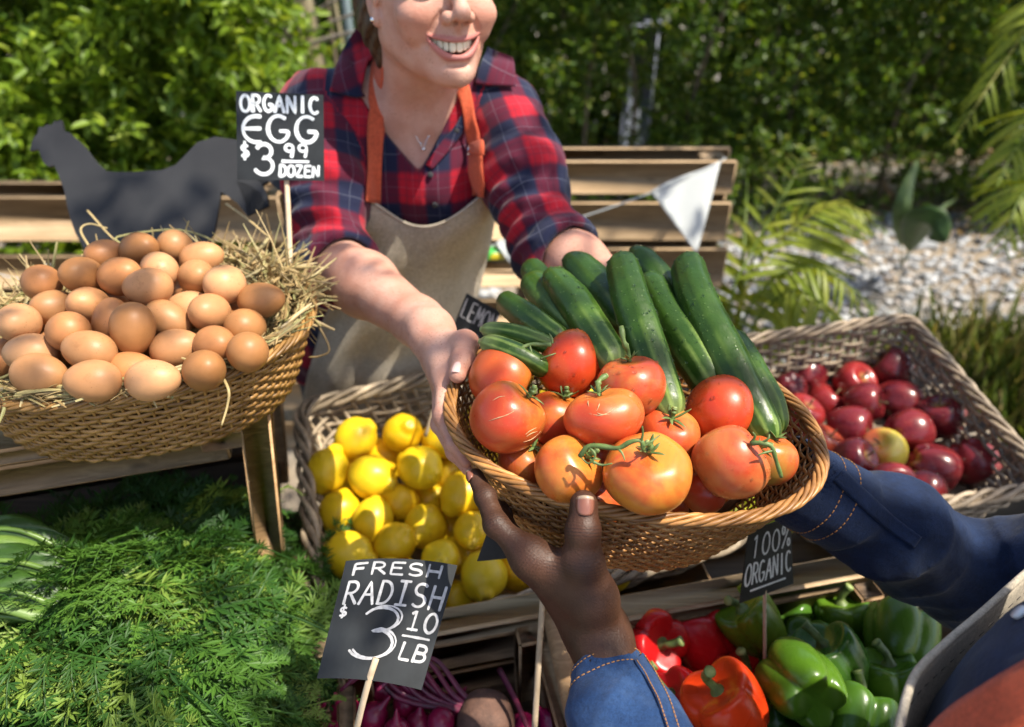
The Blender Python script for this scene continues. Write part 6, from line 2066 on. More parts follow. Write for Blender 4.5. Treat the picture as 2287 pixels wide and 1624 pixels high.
o = empty('romaine_lettuce', tuple(W(60, 1290, .86)), label='pale green romaine lettuce with thick ribs left of the carrot greens', cat='lettuce')
for k_, (a, m, b_, wd) in enumerate([(W(-120, 1225, .80), W(20, 1205, .81), W(160, 1255, .83), .022), (W(-130, 1295, .765), W(10, 1280, .775), W(165, 1312, .79), .025), (W(-120, 1365, .735), W(0, 1350, .745), W(125, 1376, .76), .028), (W(-140, 1440, .74), W(-20, 1420, .76), W(80, 1440, .79), .035)]):
    C = spline([a, m, b_], 22); t = np.linspace(0, 1, 22)
    T = np.gradient(C, axis=0); S = np.cross(T, -CF); S /= np.linalg.norm(S, axis=1, keepdims=True); N = np.cross(S, T); N /= np.linalg.norm(N, axis=1, keepdims=True)
    if np.dot(N[10], -CF) < 0: N = -N
    w = wd * (.55 + .6 * np.sin(PI * np.clip(t * .8 + .1, 0, 1))); q = np.linspace(-1, 1, 17)
    P = C[:, None] + S[:, None] * (w[:, None] * q)[..., None] + N[:, None] * (-.5 * w[:, None] * q[None] ** 2 + .004 * np.sin(q[None] * 9 + t[:, None] * 14) * np.abs(q[None]))[..., None]
    lf = mk('leaf', slab(P, grid_normals(P), .0012), ROMAINE, o)
    mk('rib', tube(C + N * .004, np.interp(t, [0, 1], [.004, .011]), 10, flat=.5, ref=(0, 0, 1)), ROMRIB, lf, loc=parent_world(lf))
    for s_ in (-.45, .4):
        mk('vein', tube(C + S * (w * s_)[:, None] + N * (.001 - .5 * w * s_ ** 2)[:, None], np.interp(t, [0, 1], [.0015, .004]), 6), ROMRIB, lf, loc=parent_world(lf))

# scars and wet spots on the front tomatoes
def scar(i, lines, rad=.0005):
    k = [q for q in tit if q['i'] == i][0]; o = TOM_OBJ[[q['i'] for q in tit].index(i)]
    me = o.data
    co = np.empty(len(me.vertices) * 3, np.float32); me.vertices.foreach_get('co', co); co = co.reshape(-1, 3)
    nn = np.empty(len(me.vertices) * 3, np.float32); me.vertex_normals.foreach_get('vector', nn); nn = nn.reshape(-1, 3)
    R_ = np.array(o.rotation_quaternion.to_matrix())
    w_ = co @ R_.T + k['p']; wn = nn @ R_.T
    rel = w_ - CP; dep = rel @ CF
    uu = 1143.5 + (rel @ CR) / dep / KPX; vv = 812 - (rel @ CU) / dep / KPX
    front = np.sum(wn * (CP - w_), 1) > 0
    segs = []
    for pts in lines:
        P = []
        for x, y in pts:
            u, v = crop_uv(x, y)
            d2 = (uu - u) ** 2 + (vv - v) ** 2 + 1e6 * ~front
            j = np.argsort(d2)[:4]; wt = 1 / (d2[j] + 4); wt /= wt.sum()
            P.append((co[j] * wt[:, None]).sum(0) + nn[j[0]] * .0002)
        C = spline(P, 18)
        segs.append(tube(C, rad * np.sin(PI * np.linspace(.06, .94, 18)) * RNG.uniform(.6, 1.2, 18), 5))
    inst('scar', mesh_data('scar', *join(segs), SCAR), (0, 0, 0), parent=o)
SCAR = Mat('healed scar').bsdf((0.50, 0.33, 0.17), .75)
scar(3, [[(285, 885), (320, 870), (370, 855), (420, 825)], [(450, 945), (470, 930), (500, 915)], [(455, 955), (480, 940), (505, 930)], [(440, 980), (480, 965), (520, 930)], [(300, 790), (330, 775), (360, 770)]])
scar(5, [[(800, 775), (790, 810), (780, 840)], [(745, 850), (790, 858), (830, 845), (865, 820)], [(740, 780), (738, 800), (742, 820)], [(780, 845), (800, 855), (830, 855)]])
for i_, n_ in ((1, 60), (2, 50), (7, 30), (8, 40)):
    j_ = [q['i'] for q in tit].index(i_); o_ = TOM_OBJ[j_]; me = o_.data
    co = np.empty(len(me.vertices) * 3, np.float32); me.vertices.foreach_get('co', co); co = co.reshape(-1, 3)
    nn = np.empty(len(me.vertices) * 3, np.float32); me.vertex_normals.foreach_get('vector', nn); nn = nn.reshape(-1, 3)
    R_ = np.array(o_.rotation_quaternion.to_matrix())
    fr = (nn @ R_.T @ -CF > .15)
    d_ = droplets(None, co[fr].astype(float), nn[fr].astype(float), n_, rk, loc=(0, 0, 0))
    d_.parent = o_
# ================================================================== people: materials
def skin_mat(name, c1, c2, freckle, fr_amt, rough, sss, lip):
    M = Mat(name)
    v = M.coord('Object', None, False)
    n = M.noise(v, 28, 4)
    col = M.mix(M.ramp(n, [(0.35, 0), (0.65, 1)]), c1, c2)
    col = M.mix(M.math('MULTIPLY', M.ramp(M.noise(v, 16, 5, .65), [(0.42, 0), (0.68, 1)]), .45), col, tuple(a * b for a, b in zip(c1, (1.02, .72, .62))))
    sp = M.n('TexVoronoi', Scale=260.0); M.t.links.new(v, sp.inputs['Vector'])
    msk = M.math('MULTIPLY', M.ramp(sp.outputs['Distance'], [(0.10, 1), (0.28, 0)]), M.math('MULTIPLY', M.ramp(M.noise(v, 55, 3), [(0.42, 0), (0.60, 1)]), fr_amt))
    col = M.mix(msk, col, freckle)
    col = M.mix(M.attr('lip'), col, lip)
    col = M.mix(M.attr('blush'), col, tuple(a * b for a, b in zip(c1, (.95, .62, .55))))
    col = M.mix(M.attr('dark'), col, (0.03, 0.008, 0.006))
    cr = M.n('TexVoronoi', {'feature': 'DISTANCE_TO_EDGE'}, Scale=330.0); M.t.links.new(v, cr.inputs['Vector'])
    kv = M.coord('Object', (1, 1, 1), False)
    wr = M.noise(v, 180, 4, .7, 1.0)
    h = M.math('ADD', M.math('MULTIPLY', cr.outputs['Distance'], .5), M.math('MULTIPLY', wr, 1.0))
    b = M.bump(h, .55, .0011)
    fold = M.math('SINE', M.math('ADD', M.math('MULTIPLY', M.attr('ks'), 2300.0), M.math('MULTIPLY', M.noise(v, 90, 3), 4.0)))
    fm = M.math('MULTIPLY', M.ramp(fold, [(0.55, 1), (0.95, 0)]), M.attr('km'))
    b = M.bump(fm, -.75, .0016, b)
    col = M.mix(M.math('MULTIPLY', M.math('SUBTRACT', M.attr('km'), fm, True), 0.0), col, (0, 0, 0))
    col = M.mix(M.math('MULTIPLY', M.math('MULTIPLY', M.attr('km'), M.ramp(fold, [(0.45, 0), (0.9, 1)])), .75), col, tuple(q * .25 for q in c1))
    p = M.bsdf(col, M.ramp(M.noise(v, 90, 2), [(0.3, rough - .06), (0.7, rough + .08)]), b, Subsurface_Weight=sss, Subsurface_Radius=(.012, .005, .003), Specular_IOR_Level=.36)
    return p


SKIN_F = skin_mat('fair freckled skin', (0.47, 0.245, 0.175), (0.57, 0.335, 0.255), (0.27, 0.11, 0.055), .9, .48, .10, (0.40, 0.115, 0.11))
SKIN_D = skin_mat('deep brown skin', (0.046, 0.019, 0.0095), (0.078, 0.034, 0.018), (0.05, 0.022, 0.013), .4, .52, .03, (0.15, 0.06, 0.05))
NAIL_F = Mat('pale nail').bsdf((0.72, 0.47, 0.41), .25, Coat_Weight=.4)
M = Mat('brown hand nail')
NAIL_D = M.bsdf(M.mix(M.ramp(M.attr('h'), [(0.80, 0), (0.90, 1)]), (0.21, 0.080, 0.052), (0.36, 0.26, 0.18)), .3, Coat_Weight=.3)
M = Mat('brown hair')
_n = M.noise(M.coord('Object', (60, 60, 6), False), 4, 4)
HAIR = M.bsdf(M.ramp(_n, [(0.3, (0.022, 0.012, 0.006)), (0.7, (0.085, 0.048, 0.024))]), .4, M.bump(_n, .8, .003))
TEETH = Mat('tooth enamel').bsdf((0.78, 0.72, 0.55), .2, Subsurface_Weight=.1, Subsurface_Radius=(.003, .003, .002), Coat_Weight=.3)
SILVER = Mat('silver').bsdf((0.8, 0.8, 0.8), .18, Metallic=1.0)
EYEW = Mat('eye white').bsdf((0.8, 0.78, 0.75), .15)
EYEI = Mat('iris').bsdf((0.06, 0.10, 0.12), .1)

# plaid flannel driven by a cloth coordinate in metres
M = Mat('red navy plaid flannel')
_sx = M.n('SeparateXYZ'); M.t.links.new(M.attr('cloth', 'Vector'), _sx.inputs[0])
def _band(c, period, lo, hi, soft, ph=0.0):
    f = M.math('FRACT', M.math('ADD', M.math('DIVIDE', c, period), ph))
    a = M.math('DIVIDE', M.math('SUBTRACT', f, lo), soft, True); b = M.math('DIVIDE', M.math('SUBTRACT', hi, f), soft, True)
    return M.math('MINIMUM', a, b)
_PX, _PY = .080, .088
_bu = _band(_sx.outputs[0], _PX, .42, .99, .07); _bv = _band(_sx.outputs[1], _PY, .42, .99, .07)
_s = M.math('MULTIPLY', M.math('ADD', _bu, _bv), .5)
_c = M.ramp(_s, [(0.0, (0.35, 0.007, 0.020)), (0.5, (0.080, 0.006, 0.022)), (1.0, (0.008, 0.011, 0.036))])
_lu = M.math('MAXIMUM', _band(_sx.outputs[0], _PX, .705, .722, .008), M.math('MULTIPLY', _band(_sx.outputs[0], _PX, .225, .238, .008), .8))
_lv = M.math('MAXIMUM', _band(_sx.outputs[1], _PY, .705, .722, .008), M.math('MULTIPLY', _band(_sx.outputs[1], _PY, .225, .238, .008), .8))
_k = M.math('MULTIPLY', M.math('MAXIMUM', _lu, _lv), .36)
_c = M.mix(_k, _c, (0.22, 0.24, 0.30))
_du = M.math('MULTIPLY', M.math('MAXIMUM', _band(_sx.outputs[0], _PX, .08, .12, .015), _band(_sx.outputs[0], _PX, .34, .38, .015)), .32)
_dv = M.math('MULTIPLY', M.math('MAXIMUM', _band(_sx.outputs[1], _PY, .08, .12, .015), _band(_sx.outputs[1], _PY, .34, .38, .015)), .32)
_c = M.mix(M.math('MAXIMUM', _du, _dv), _c, (0.03, 0.014, 0.03))
_nz = M.noise(M.coord('Object', None, False), 700, 2)
_c = M.mix(.35, _c, M.ramp(_nz, [(0.3, .6), (0.7, 1.2)]), 'MULTIPLY')
PLAID = M.bsdf(_c, .85, M.bump(M.noise(M.coord('Object', None, False), 500, 3), .2, .0008), Sheen_Weight=.12, Specular_IOR_Level=.2)

def cloth_mat(name, c1, c2, sc=1.0, worn=None, rough=.85):
    M = Mat(name)
    v = M.coord('Object', None, False)
    a = M.noise(v, 18 * sc, 4); w1 = M.n('TexWave', {'bands_direction': 'DIAGONAL'}, Scale=420.0 * sc, Distortion=2.0, Detail=2.0); M.t.links.new(v, w1.inputs['Vector'])
    f = M.noise(v, 800 * sc, 3)
    f2 = M.noise(v, 210 * sc, 3, .7)
    col = M.mix(M.ramp(a, [(0.35, 0), (0.65, 1)]), c1, c2)
    col = M.mix(.5, col, M.ramp(f, [(0.3, .55), (0.7, 1.35)]), 'MULTIPLY')
    col = M.mix(.55, col, M.ramp(f2, [(0.3, .6), (0.7, 1.35)]), 'MULTIPLY')
    if worn: col = M.mix(M.math('MULTIPLY', M.ramp(M.noise(v, 45, 5, .7), [(0.5, 0), (0.8, 1)]), .3), col, worn)
    return M.bsdf(col, rough, M.bump(M.math('ADD', M.math('ADD', f, M.math('MULTIPLY', f2, 2.0)), M.math('MULTIPLY', w1.outputs[0], .4)), .45, .0010), Sheen_Weight=.1, Specular_IOR_Level=.2)

CANVAS = cloth_mat('beige canvas', (0.42, 0.36, 0.275), (0.48, 0.415, 0.325))
STRAP = cloth_mat('rust orange webbing', (0.50, 0.085, 0.035), (0.56, 0.105, 0.045))
DENIM = cloth_mat('indigo denim', (0.010, 0.032, 0.095), (0.019, 0.052, 0.14), worn=(0.08, 0.14, 0.26))
DENIM_SHADED = cloth_mat('shaded indigo denim', (0.003, 0.010, 0.034), (0.007, 0.019, 0.060), worn=(0.018, 0.042, 0.11))  # same shirt cloth as DENIM, darkened for the shade on far sleeve and chest
TROUSER = cloth_mat('charcoal trousers', (0.03, 0.03, 0.035), (0.045, 0.045, 0.05))
THREAD = Mat('orange thread').bsdf((0.42, 0.19, 0.05), .7)
BUTTON = Mat('pearly button').bsdf((0.62, 0.66, 0.70), .25, Coat_Weight=.4)


def march(f, o, d, tmax=1.2, t0=0.0, steps=70):
    """sphere tracing; o (N,3), d (N,3) -> points, hit mask"""
    o = np.asarray(o, np.float32); d = np.asarray(d, np.float32)
    t = np.full(len(o), t0, np.float32)
    for _ in range(steps):
        t = np.minimum(t + .7 * f(o + d * t[:, None]), tmax)
    p = o + d * t[:, None]
    return p.astype(float), np.abs(f(p.astype(np.float32))) < .004


def grad(f, P, e=.0015):
    P = np.asarray(P, np.float32); g = []
    for a in range(3):
        q = np.zeros(3, np.float32); q[a] = e
        g.append(f(P + q) - f(P - q))
    g = np.stack(g, 1)
    return g / np.maximum(1e-9, np.linalg.norm(g, axis=1, keepdims=True))


# ------------------------------------------------------------------ hands
def finger_sdf(P, pts, rad, k=.004):
    d = sd_chain(P, pts, rad, k)
    for p, r in list(zip(pts, rad))[1:-1]:
        d = smin(d, np.linalg.norm(P - np.asarray(p, np.float32), axis=1) - r * 1.06, .004)
    return d


def hand_sdf(P, H):
    s = H.get('s', 1.0)
    w = np.asarray(H['wrist']); wv = unit(np.asarray(H['wide']))       # across the wrist
    palm = None
    offs = [.014, .005, -.005, -.013]
    for i, F in enumerate(H['fingers']):
        e = sd_cone(P, w + wv * offs[i] * s, F[0], .0165 * s, .0125 * s)
        palm = e if palm is None else smin(palm, e, .016 * s)
    d = palm
    rr = [(.0112, .0098, .0086, .0072), (.0115, .0100, .0088, .0074), (.0108, .0094, .0083, .0070), (.0096, .0083, .0073, .0062)]
    fs = None
    for F, r in zip(H['fingers'], rr):
        e = finger_sdf(P, F, np.array(r) * s * H.get('fat', 1.0))
        fs = e if fs is None else smin(fs, e, .0025)
    d = smin(d, fs, .010 * s)
    T = H['thumb']
    d = smin(d, sd_cone(P, w, T[0], .0165 * s, .0165 * s), .022 * s)
    d = smin(d, sd_cone(P, T[0], H['fingers'][0][0], .0135 * s, .011 * s), .022 * s)
    th = finger_sdf(P, T, np.array(H.get('tr', (.0175, .0145, .0118, .0098))) * s, .006)
    web = sd_cone(P, np.asarray(T[0]) * .4 + np.asarray(T[1]) * .6, H['fingers'][0][0], .010 * s, .009 * s)
    d = smin(d, smin(th, web, .012 * s), .009 * s)
    return d


def nail(parent, mat, tip, prev, face, wid, ln, lift=.0006, back=.35, loc=None, R=.010):
    """curved nail plate on the dorsal side (facing `face`) of the last finger bone"""
    tip, prev, face = map(np.asarray, (tip, prev, face))
    x = unit(tip - prev); z = unit(face - x * np.dot(face, x)); y = np.cross(z, x)
    u = np.linspace(-1, 1, 9); t = np.linspace(0, 1, 10)
    U, T = np.meshgrid(u, t)
    rowL = ln * (T - back)
    wv = wid * np.where(T < .25, .80 + .8 * T, 1.0) * np.where(T > .85, 1 - 1.2 * (T - .85), 1)
    yy = U * wv
    zz = np.sqrt(np.maximum(R ** 2 - yy ** 2, 1e-9)) - .0016 * np.clip(T - .5, 0, 1) * 2 + lift - .0022 * U ** 4
    xx = rowL - .0012 * U ** 2 * (T > .7) + .0010 * U ** 2 * (T < .3)
    P = tip[None, None] + xx[..., None] * x + yy[..., None] * y + zz[..., None] * z
    G = grid_normals(P)
    if np.dot(G[5, 4], z) < 0: P = P[:, ::-1]; G = grid_normals(P)
    v, f = slab(P, G, .0009)
    h = np.concatenate([np.repeat(t, 9), np.repeat(t, 9)])
    return mk('nail', (v, f), mat, parent, attrs={'h': h})


# ================================================================== the vendor
vendor = empty('person', (-.27, 1.2, 0), label='smiling person in a red plaid shirt and beige apron handing over the basket', cat='person')
HD_C = W(957, -4, .975); HD_S = 1.05
_yaw, _pit, _rol = math.radians(27), math.radians(5), math.radians(-2)
fy_ = np.array([math.sin(_yaw) * math.cos(_pit), -math.cos(_yaw) * math.cos(_pit), math.sin(_pit)])
fx_ = unit(np.cross(fy_, [0, 0, 1.0])) * -1          # her left -> picture right
fx_ = unit(np.array([math.cos(_yaw), math.sin(_yaw), 0]))
fz_ = np.cross(fx_, fy_); fz_ = fz_ if fz_[2] > 0 else -fz_
cr_, sr_ = math.cos(_rol), math.sin(_rol)
HX, HZ = fx_ * cr_ + fz_ * sr_, fz_ * cr_ - fx_ * sr_
HR = np.stack([HX, fy_, HZ], 1).astype(np.float32)


def to_head(P): return ((P - HD_C.astype(np.float32)) @ HR) / HD_S
def from_head(L): return np.asarray(L) @ HR.T.astype(float) * HD_S + HD_C


def face_base(L):
    A = L.copy(); A[:, 0] = np.abs(A[:, 0])
    d = sd_ell(A, (0, -.014, .045), (.074, .093, .086))
    d = smin(d, sd_ell(A, (0, .026, -.012), (.064, .062, .080)), .03)
    d = smin(d, sd_cone(A, (.047, .002, -.044), (.015, .070, -.082), .021, .017), .026)
    d = smin(d, np.linalg.norm(A - np.array((0, .080, -.086), np.float32), axis=1) - .0165, .016)
    d = smin(d, sd_ell(A, (.040, .063, -.018), (.026, .023, .021)), .016)
    d = smin(d, sd_ell(A, (0, .066, -.052), (.034, .027, .028)), .018)
    d = smin(d, sd_ell(A, (.0435, .0600, -.032), (.0150, .0170, .0195)), .007)
    d = smin(d, sd_ell(A, (.026, .081, .034), (.020, .009, .008)), .018)          # brow
    d = smax(d, -sd_ell(A, (.031, .098, .016), (.017, .016, .012)), .012)         # sockets
    d = smin(d, sd_ell(A, (.031, .077, .015), (.015, .0125, .011)), .004)         # lids
    return d


def nose_sdf(A, L):
    d = sd_chain(L, [(0, .083, .026), (0, .096, .006), (0, .108, -.013)], [.0075, .0080, .0095], .006)
    d = smin(d, sd_ell(L, (0, .1095, -.0165), (.0100, .0095, .0088)), .006)
    d = smin(d, sd_ell(A, (.0135, .0965, -.0205), (.0080, .0105, .0078)), .006)
    d = smin(d, sd_cone(L, (0, .098, -.026), (0, .090, -.034), .0050, .0040), .006)
    return d


_mx = np.linspace(-1, 1, 15)
def zu(x): return -.0478 + .0055 * np.abs(x / .0335) ** 1.7
def zl(x): return -.0642 + .0215 * np.abs(x / .0335) ** 2.1
def on_face(x, z):
    o = np.stack([x, np.full_like(x, .16), z], 1); d = np.tile([0, -1.0, 0], (len(x), 1))
    p, _ = march(face_base, o, d, .2)
    return p
_ux = _mx * .0340
LIPU = on_face(_ux, zu(_ux) + .0022); LIPL = on_face(_ux, zl(_ux) - .0030)
LRU = .0012 + .0015 * (1 - np.abs(_mx) ** 2.2) - .0006 * np.exp(-(_mx / .12) ** 2); LRL = .0014 + .0030 * (1 - np.abs(_mx) ** 2.0)
LIPU[:, 1] -= .0010; LIPL[:, 1] -= .0012
NLF = [on_face(np.array([x]), np.array([z]))[0] for x, z in ((.0175, -.016), (.0255, -.026), (.0320, -.038), (.0365, -.052))]
DIMP = on_face(np.array([.0365]), np.array([-.044]))[0]


def head_sdf(L):
    A = L.copy(); A[:, 0] = np.abs(A[:, 0])
    d = face_base(L)
    d = smin(d, nose_sdf(A, L), .009)
    d = smax(d, -(sd_chain(A, NLF, [.0024, .0032, .0034, .0022]) ), .005)
    # mouth opening
    x = L[:, 0]; cav = np.maximum(np.maximum(L[:, 2] - zu(x), zl(x) - L[:, 2]) * .8, np.maximum(.062 - L[:, 1], np.abs(x) - .0345))
    d = smax(d, -cav, .003)
    d = smin(d, sd_chain(L, LIPU, LRU), .0035)
    d = smin(d, sd_chain(L, LIPL, LRL), .0040)
    d = smax(d, -sd_ell(L, (0, .0905, -.0735), (.016, .0045, .0035)), .008)
    d = smax(d, -sd_ell(A, (.0068, .1000, -.0275), (.0042, .0060, .0035)), .003)
    # ears
    e = sd_ell(A, (.0745, -.006, .004), (.0065, .017, .029))
    e = smin(e, sd_ell(A, (.0735, .004, -.023), (.0055, .0085, .0095)), .008)
    e = smax(e, -sd_ell(A, (.083, .0, .006), (.008, .009, .016)), .006)
    e = smin(e, sd_ell(A, (.0755, .011, .000), (.004, .004, .007)), .004)
    d = smin(d, e, .006)
    return d


# torso landmarks (world)
HIP, WAIST, CHEST, SHO = np.array([-.285, 1.215, .95]), np.array([-.225, 1.195, 1.14]), np.array([-.175, 1.185, 1.315]), np.array([-.152, 1.178, 1.435])
RS, LS = np.array([-.300, 1.172, 1.432]), np.array([-.028, 1.176, 1.432])
RE, RWR = W(742, 585, 1.05), W(962, 738, .850)
LE, LWR = W(1226, 550, 1.04), W(1400, 655, .93)
BODY_X = unit(LS - RS)
NECK0 = from_head((0, -.022, -.055)); NECK1 = SHO + np.array([-.002, -.008, .005])
RC0 = RE + (RE - RS) / np.linalg.norm(RE - RS) * .012


def torso_sdf(P, grow=0.0):
    d = sd_ell(P, CHEST, (.150 + grow, .104 + grow, .165 + grow))
    d = smin(d, sd_ell(P, WAIST, (.128 + grow, .100 + grow, .17 + grow)), .06)
    d = smin(d, sd_ell(P, HIP, (.165 + grow, .118 + grow, .15 + grow)), .06)
    d = smin(d, sd_chain(P, [RS + [.02, 0, -.012], SHO + [0, .014, .004], LS + [-.02, 0, -.012]], [.050 + grow, .055 + grow, .050 + grow], .03), .05)
    for s in (-1, 1):
        c = CHEST + BODY_X * .068 * s + np.array([0, -.072, -.010])
        d = smin(d, sd_ell(P, c, (.056 + grow, .044 + grow, .055 + grow)), .045)
    return d


RHAND = dict(wrist=W(962, 742, .835), wide=cdir(.3, -.75, -.35), s=.93,
             fingers=[[W(995, 838, .752), W(989, 930, .712), W(1014, 990, .700), W(1040, 1030, .698)],
                      [W(988, 842, .772), W(984, 948, .735), W(1016, 1010, .715), W(1046, 1048, .712)],
                      [W(982, 832, .792), W(988, 940, .765), W(1020, 1005, .745), W(1046, 1040, .738)],
                      [W(976, 815, .810), W(988, 905, .795), W(1015, 970, .775), W(1040, 1005, .765)]],
             thumb=[W(990, 772, .800), W(1038, 768, .768), W(1034, 806, .738), W(1022, 836, .722)], tr=(.0175, .0150, .0125, .0100))
LHAND = dict(wrist=LWR + [.02, -.03, 0], wide=(.4, -.2, .8), s=.93,
             fingers=[[np.array([.175, .755, 1.265]) + np.array([.0, 0, 0]), np.array([.178, .725, 1.235]), np.array([.170, .700, 1.215]), np.array([.160, .680, 1.200])],
                      [np.array([.158, .765, 1.255]), np.array([.158, .730, 1.222]), np.array([.150, .700, 1.200]), np.array([.142, .678, 1.185])],
                      [np.array([.140, .768, 1.248]), np.array([.138, .732, 1.215]), np.array([.130, .705, 1.192]), np.array([.124, .685, 1.178])],
                      [np.array([.124, .768, 1.245]), np.array([.120, .738, 1.218]), np.array([.113, .714, 1.198]), np.array([.108, .696, 1.185])]],
             thumb=[np.array([.170, .775, 1.285]), np.array([.178, .748, 1.300]), np.array([.176, .722, 1.304]), np.array([.172, .700, 1.300])])


def arm_skin(P, E, Wr, r0, r1, H, side):
    m = E * .62 + Wr * .38
    d = sd_chain(P, [E, m, Wr * .9 + E * .1, H['wrist']], [r0, r0 * 1.0, r1 * 1.06, r1], .02)
    return smin(d, hand_sdf(P, H), .02)


def skin_parts():
    parts = []
    # head, neck and upper chest
    def f(P):
        L = to_head(P)
        d = head_sdf(L) * HD_S
        n = sd_cone(P, NECK0, NECK1, .053, .060)
        st = sd_cone(P, from_head((.045, -.02, -.04)), SHO + [.02, -.055, -.02], .011, .009)
        n = smin(n, st, .03)
        st = sd_cone(P, from_head((-.045, -.02, -.04)), SHO + [-.02, -.055, -.02], .011, .009)
        n = smin(n, st, .03)
        d = smin(d, n, .022)
        t = torso_sdf(P, -.004)
        clav = np.minimum(sd_cone(P, SHO + [-.012, -.062, -.02], SHO + [-.12, -.03, .0], .008, .008), sd_cone(P, SHO + [.012, -.062, -.02], SHO + [.12, -.03, .0], .008, .008))
        t = smin(t, clav, .02)
        d = smin(d, t, .035)
        return np.maximum(d, SHO[2] - .17 - P[:, 2])
    lo = np.minimum(HD_C - .13, SHO - [.19, .14, .18]); hi = np.maximum(HD_C + [.13, .13, .15], SHO + [.19, .12, .1])
    v, q = nets(f, lo, hi, .0021)
    parts.append((v, q, 'head'))
    for E, Wr, r0, r1, H, nm in ((RE, RWR, .043, .0265, RHAND, 'r'), (LE, LWR, .040, .026, LHAND, 'l')):
        g = lambda P, E=E, Wr=Wr, r0=r0, r1=r1, H=H: arm_skin(P, E, Wr, r0, r1, H, nm)
        A = np.array([E, Wr, H['wrist']] + [p for F in H['fingers'] for p in F] + list(H['thumb']))
        v, q = nets(g, A.min(0) - .055, A.max(0) + .055, .0019)
        parts.append((v, q, nm))
    return parts


sp_ = skin_parts()
V = np.concatenate([p[0] for p in sp_]); offs = np.cumsum([0] + [len(p[0]) for p in sp_])
Q = np.concatenate([p[1][0] + o for p, o in zip(sp_, offs)])
L = to_head(V.astype(np.float32)).astype(float)
is_h = np.arange(len(V)) < len(sp_[0][0])
du = sd_chain(L, LIPU, LRU); dl = sd_chain(L, LIPL, LRL)
lip = smoothstep(.0030, .0004, np.minimum(du, dl)) * is_h * .75
inside = ((L[:, 1] < np.interp(np.abs(L[:, 0]), [0, .032], [.0865, .070])) & (L[:, 2] < zu(L[:, 0]) + .002) & (L[:, 2] > zl(L[:, 0]) - .002) & (np.abs(L[:, 0]) < .033) & (L[:, 1] > .055)) * is_h * 1.0
dark = inside * .85
A_ = np.abs(L) * [1, 0, 0] + L * [0, 1, 1]
dark = np.maximum(dark, is_h * .9 * smoothstep(.0012, -.001, sd_ell(A_, (.0068, .1000, -.0275), (.0042, .0060, .0035))))
blush = is_h * (.5 * np.exp(-((A_[:, 0] - .042) ** 2 + (L[:, 2] + .02) ** 2) / .0004) * (L[:, 1] > .03) + .35 * np.exp(-(L[:, 0] ** 2 + (L[:, 2] + .018) ** 2) / .0001) * (L[:, 1] > .095))
tips = np.array([RHAND['thumb'][-1], RHAND['fingers'][0][-1], RHAND['fingers'][1][-1], RHAND['fingers'][0][1], RHAND['thumb'][2]])
for t_ in tips: blush = np.maximum(blush, (~is_h) * .5 * np.exp(-((V - t_) ** 2).sum(1) / .00018))
body_ = mk('body', (V, [Q]), SKIN_F, vendor, attrs={'lip': lip, 'dark': dark, 'blush': blush})
nail(body_, NAIL_F, RHAND['thumb'][-1], RHAND['thumb'][-2], cdir(-.25, .3, 1), .0058, .0145, back=.55, R=.0098)
# teeth, eyes, earring
parts = []
aw = np.array([.0086, .0066, .0074, .0068, .0064])
for s in (-1, 1):
    pos = 0.0
    for i, w_ in enumerate(aw):
        a = (pos + w_ / 2); pos += w_ * .98
        t = a / .034
        c = np.array([s * .0275 * math.sin(t * 1.35), .0640 + .0215 * math.cos(t * 1.45), zu(np.array(s * a * .9)) - .0012 - .0006 * (i == 1) + .0004 * i])
        ang = -s * t * 1.05
        hgt_ = [.0142, .0132, .0134, .0118, .0105][i]
        th_, ph_ = sph_grid(9, 14)
        e = .45
        f_ = lambda q: np.sign(q) * np.abs(q) ** e
        B = np.stack([w_ / 2 * .92 * f_(np.sin(th_)) * f_(np.cos(ph_)), .0028 * f_(np.sin(th_)) * f_(np.sin(ph_)), hgt_ / 2 * -f_(np.cos(th_))], -1)
        B[..., 0] *= 1 + .12 * (B[..., 2] < 0)
        ca, sa = math.cos(ang), math.sin(ang)
        B = np.stack([B[..., 0] * ca - B[..., 1] * sa, B[..., 0] * sa + B[..., 1] * ca, B[..., 2]], -1)
        v, f = shell_of_rev(B, (0, 0, hgt_ / 2), (0, 0, -hgt_ / 2))
        parts.append((from_head(v + c - np.array([0, 0, hgt_ / 2 - .003])), f))
mk('teeth', join(parts), TEETH, body_)
for s in (-1, 1):
    th_, ph_ = sph_grid(10, 18)
    e = np.stack([.0118 * np.sin(th_) * np.cos(ph_), .0118 * np.sin(th_) * np.sin(ph_), -.0118 * np.cos(th_)], -1)
    v, f = shell_of_rev(e, (0, 0, .0118), (0, 0, -.0118))
    mk('eye', (from_head(v + [s * .031, .0752, .0145]), f), EYEW, body_)
    v, f = shell_of_rev(e * .5, (0, 0, .0059), (0, 0, -.0059))
    mk('iris', (from_head(v * [1, .5, 1] + [s * .031, .0825, .0140]), f), EYEI, body_)
for s in (-1, 1):
    xs_ = np.linspace(-.0145, .0145, 13)
    lp_ = on_face(s * .031 + xs_, .0108 + 14 * (xs_ ** 2) * 1.0) + [0, .0004, 0]
    mk('eyelash', tube(from_head(lp_), .0009 * np.sin(PI * np.linspace(.1, .9, 13)) + .0002, 6), HAIR, body_)
    lp_ = on_face(s * .033 + xs_ * 1.1, .0365 - 8 * (xs_ - s * -.002) ** 2 - .10 * xs_ * s) + [0, .0004, 0]
    mk('eyebrow', tube(from_head(lp_), .0022 * np.sin(PI * np.linspace(.12, .92, 13)) + .0003, 7, flat=.5), HAIR, body_)
v, f = shell_of_rev(e * .30, (0, 0, .0035), (0, 0, -.0035))
mk('earring', (from_head(v + [-.0790, .005, -.0235]), f), SILVER, body_)
mk('earring', (from_head(v + [.0790, .005, -.0235]), f), SILVER, body_)


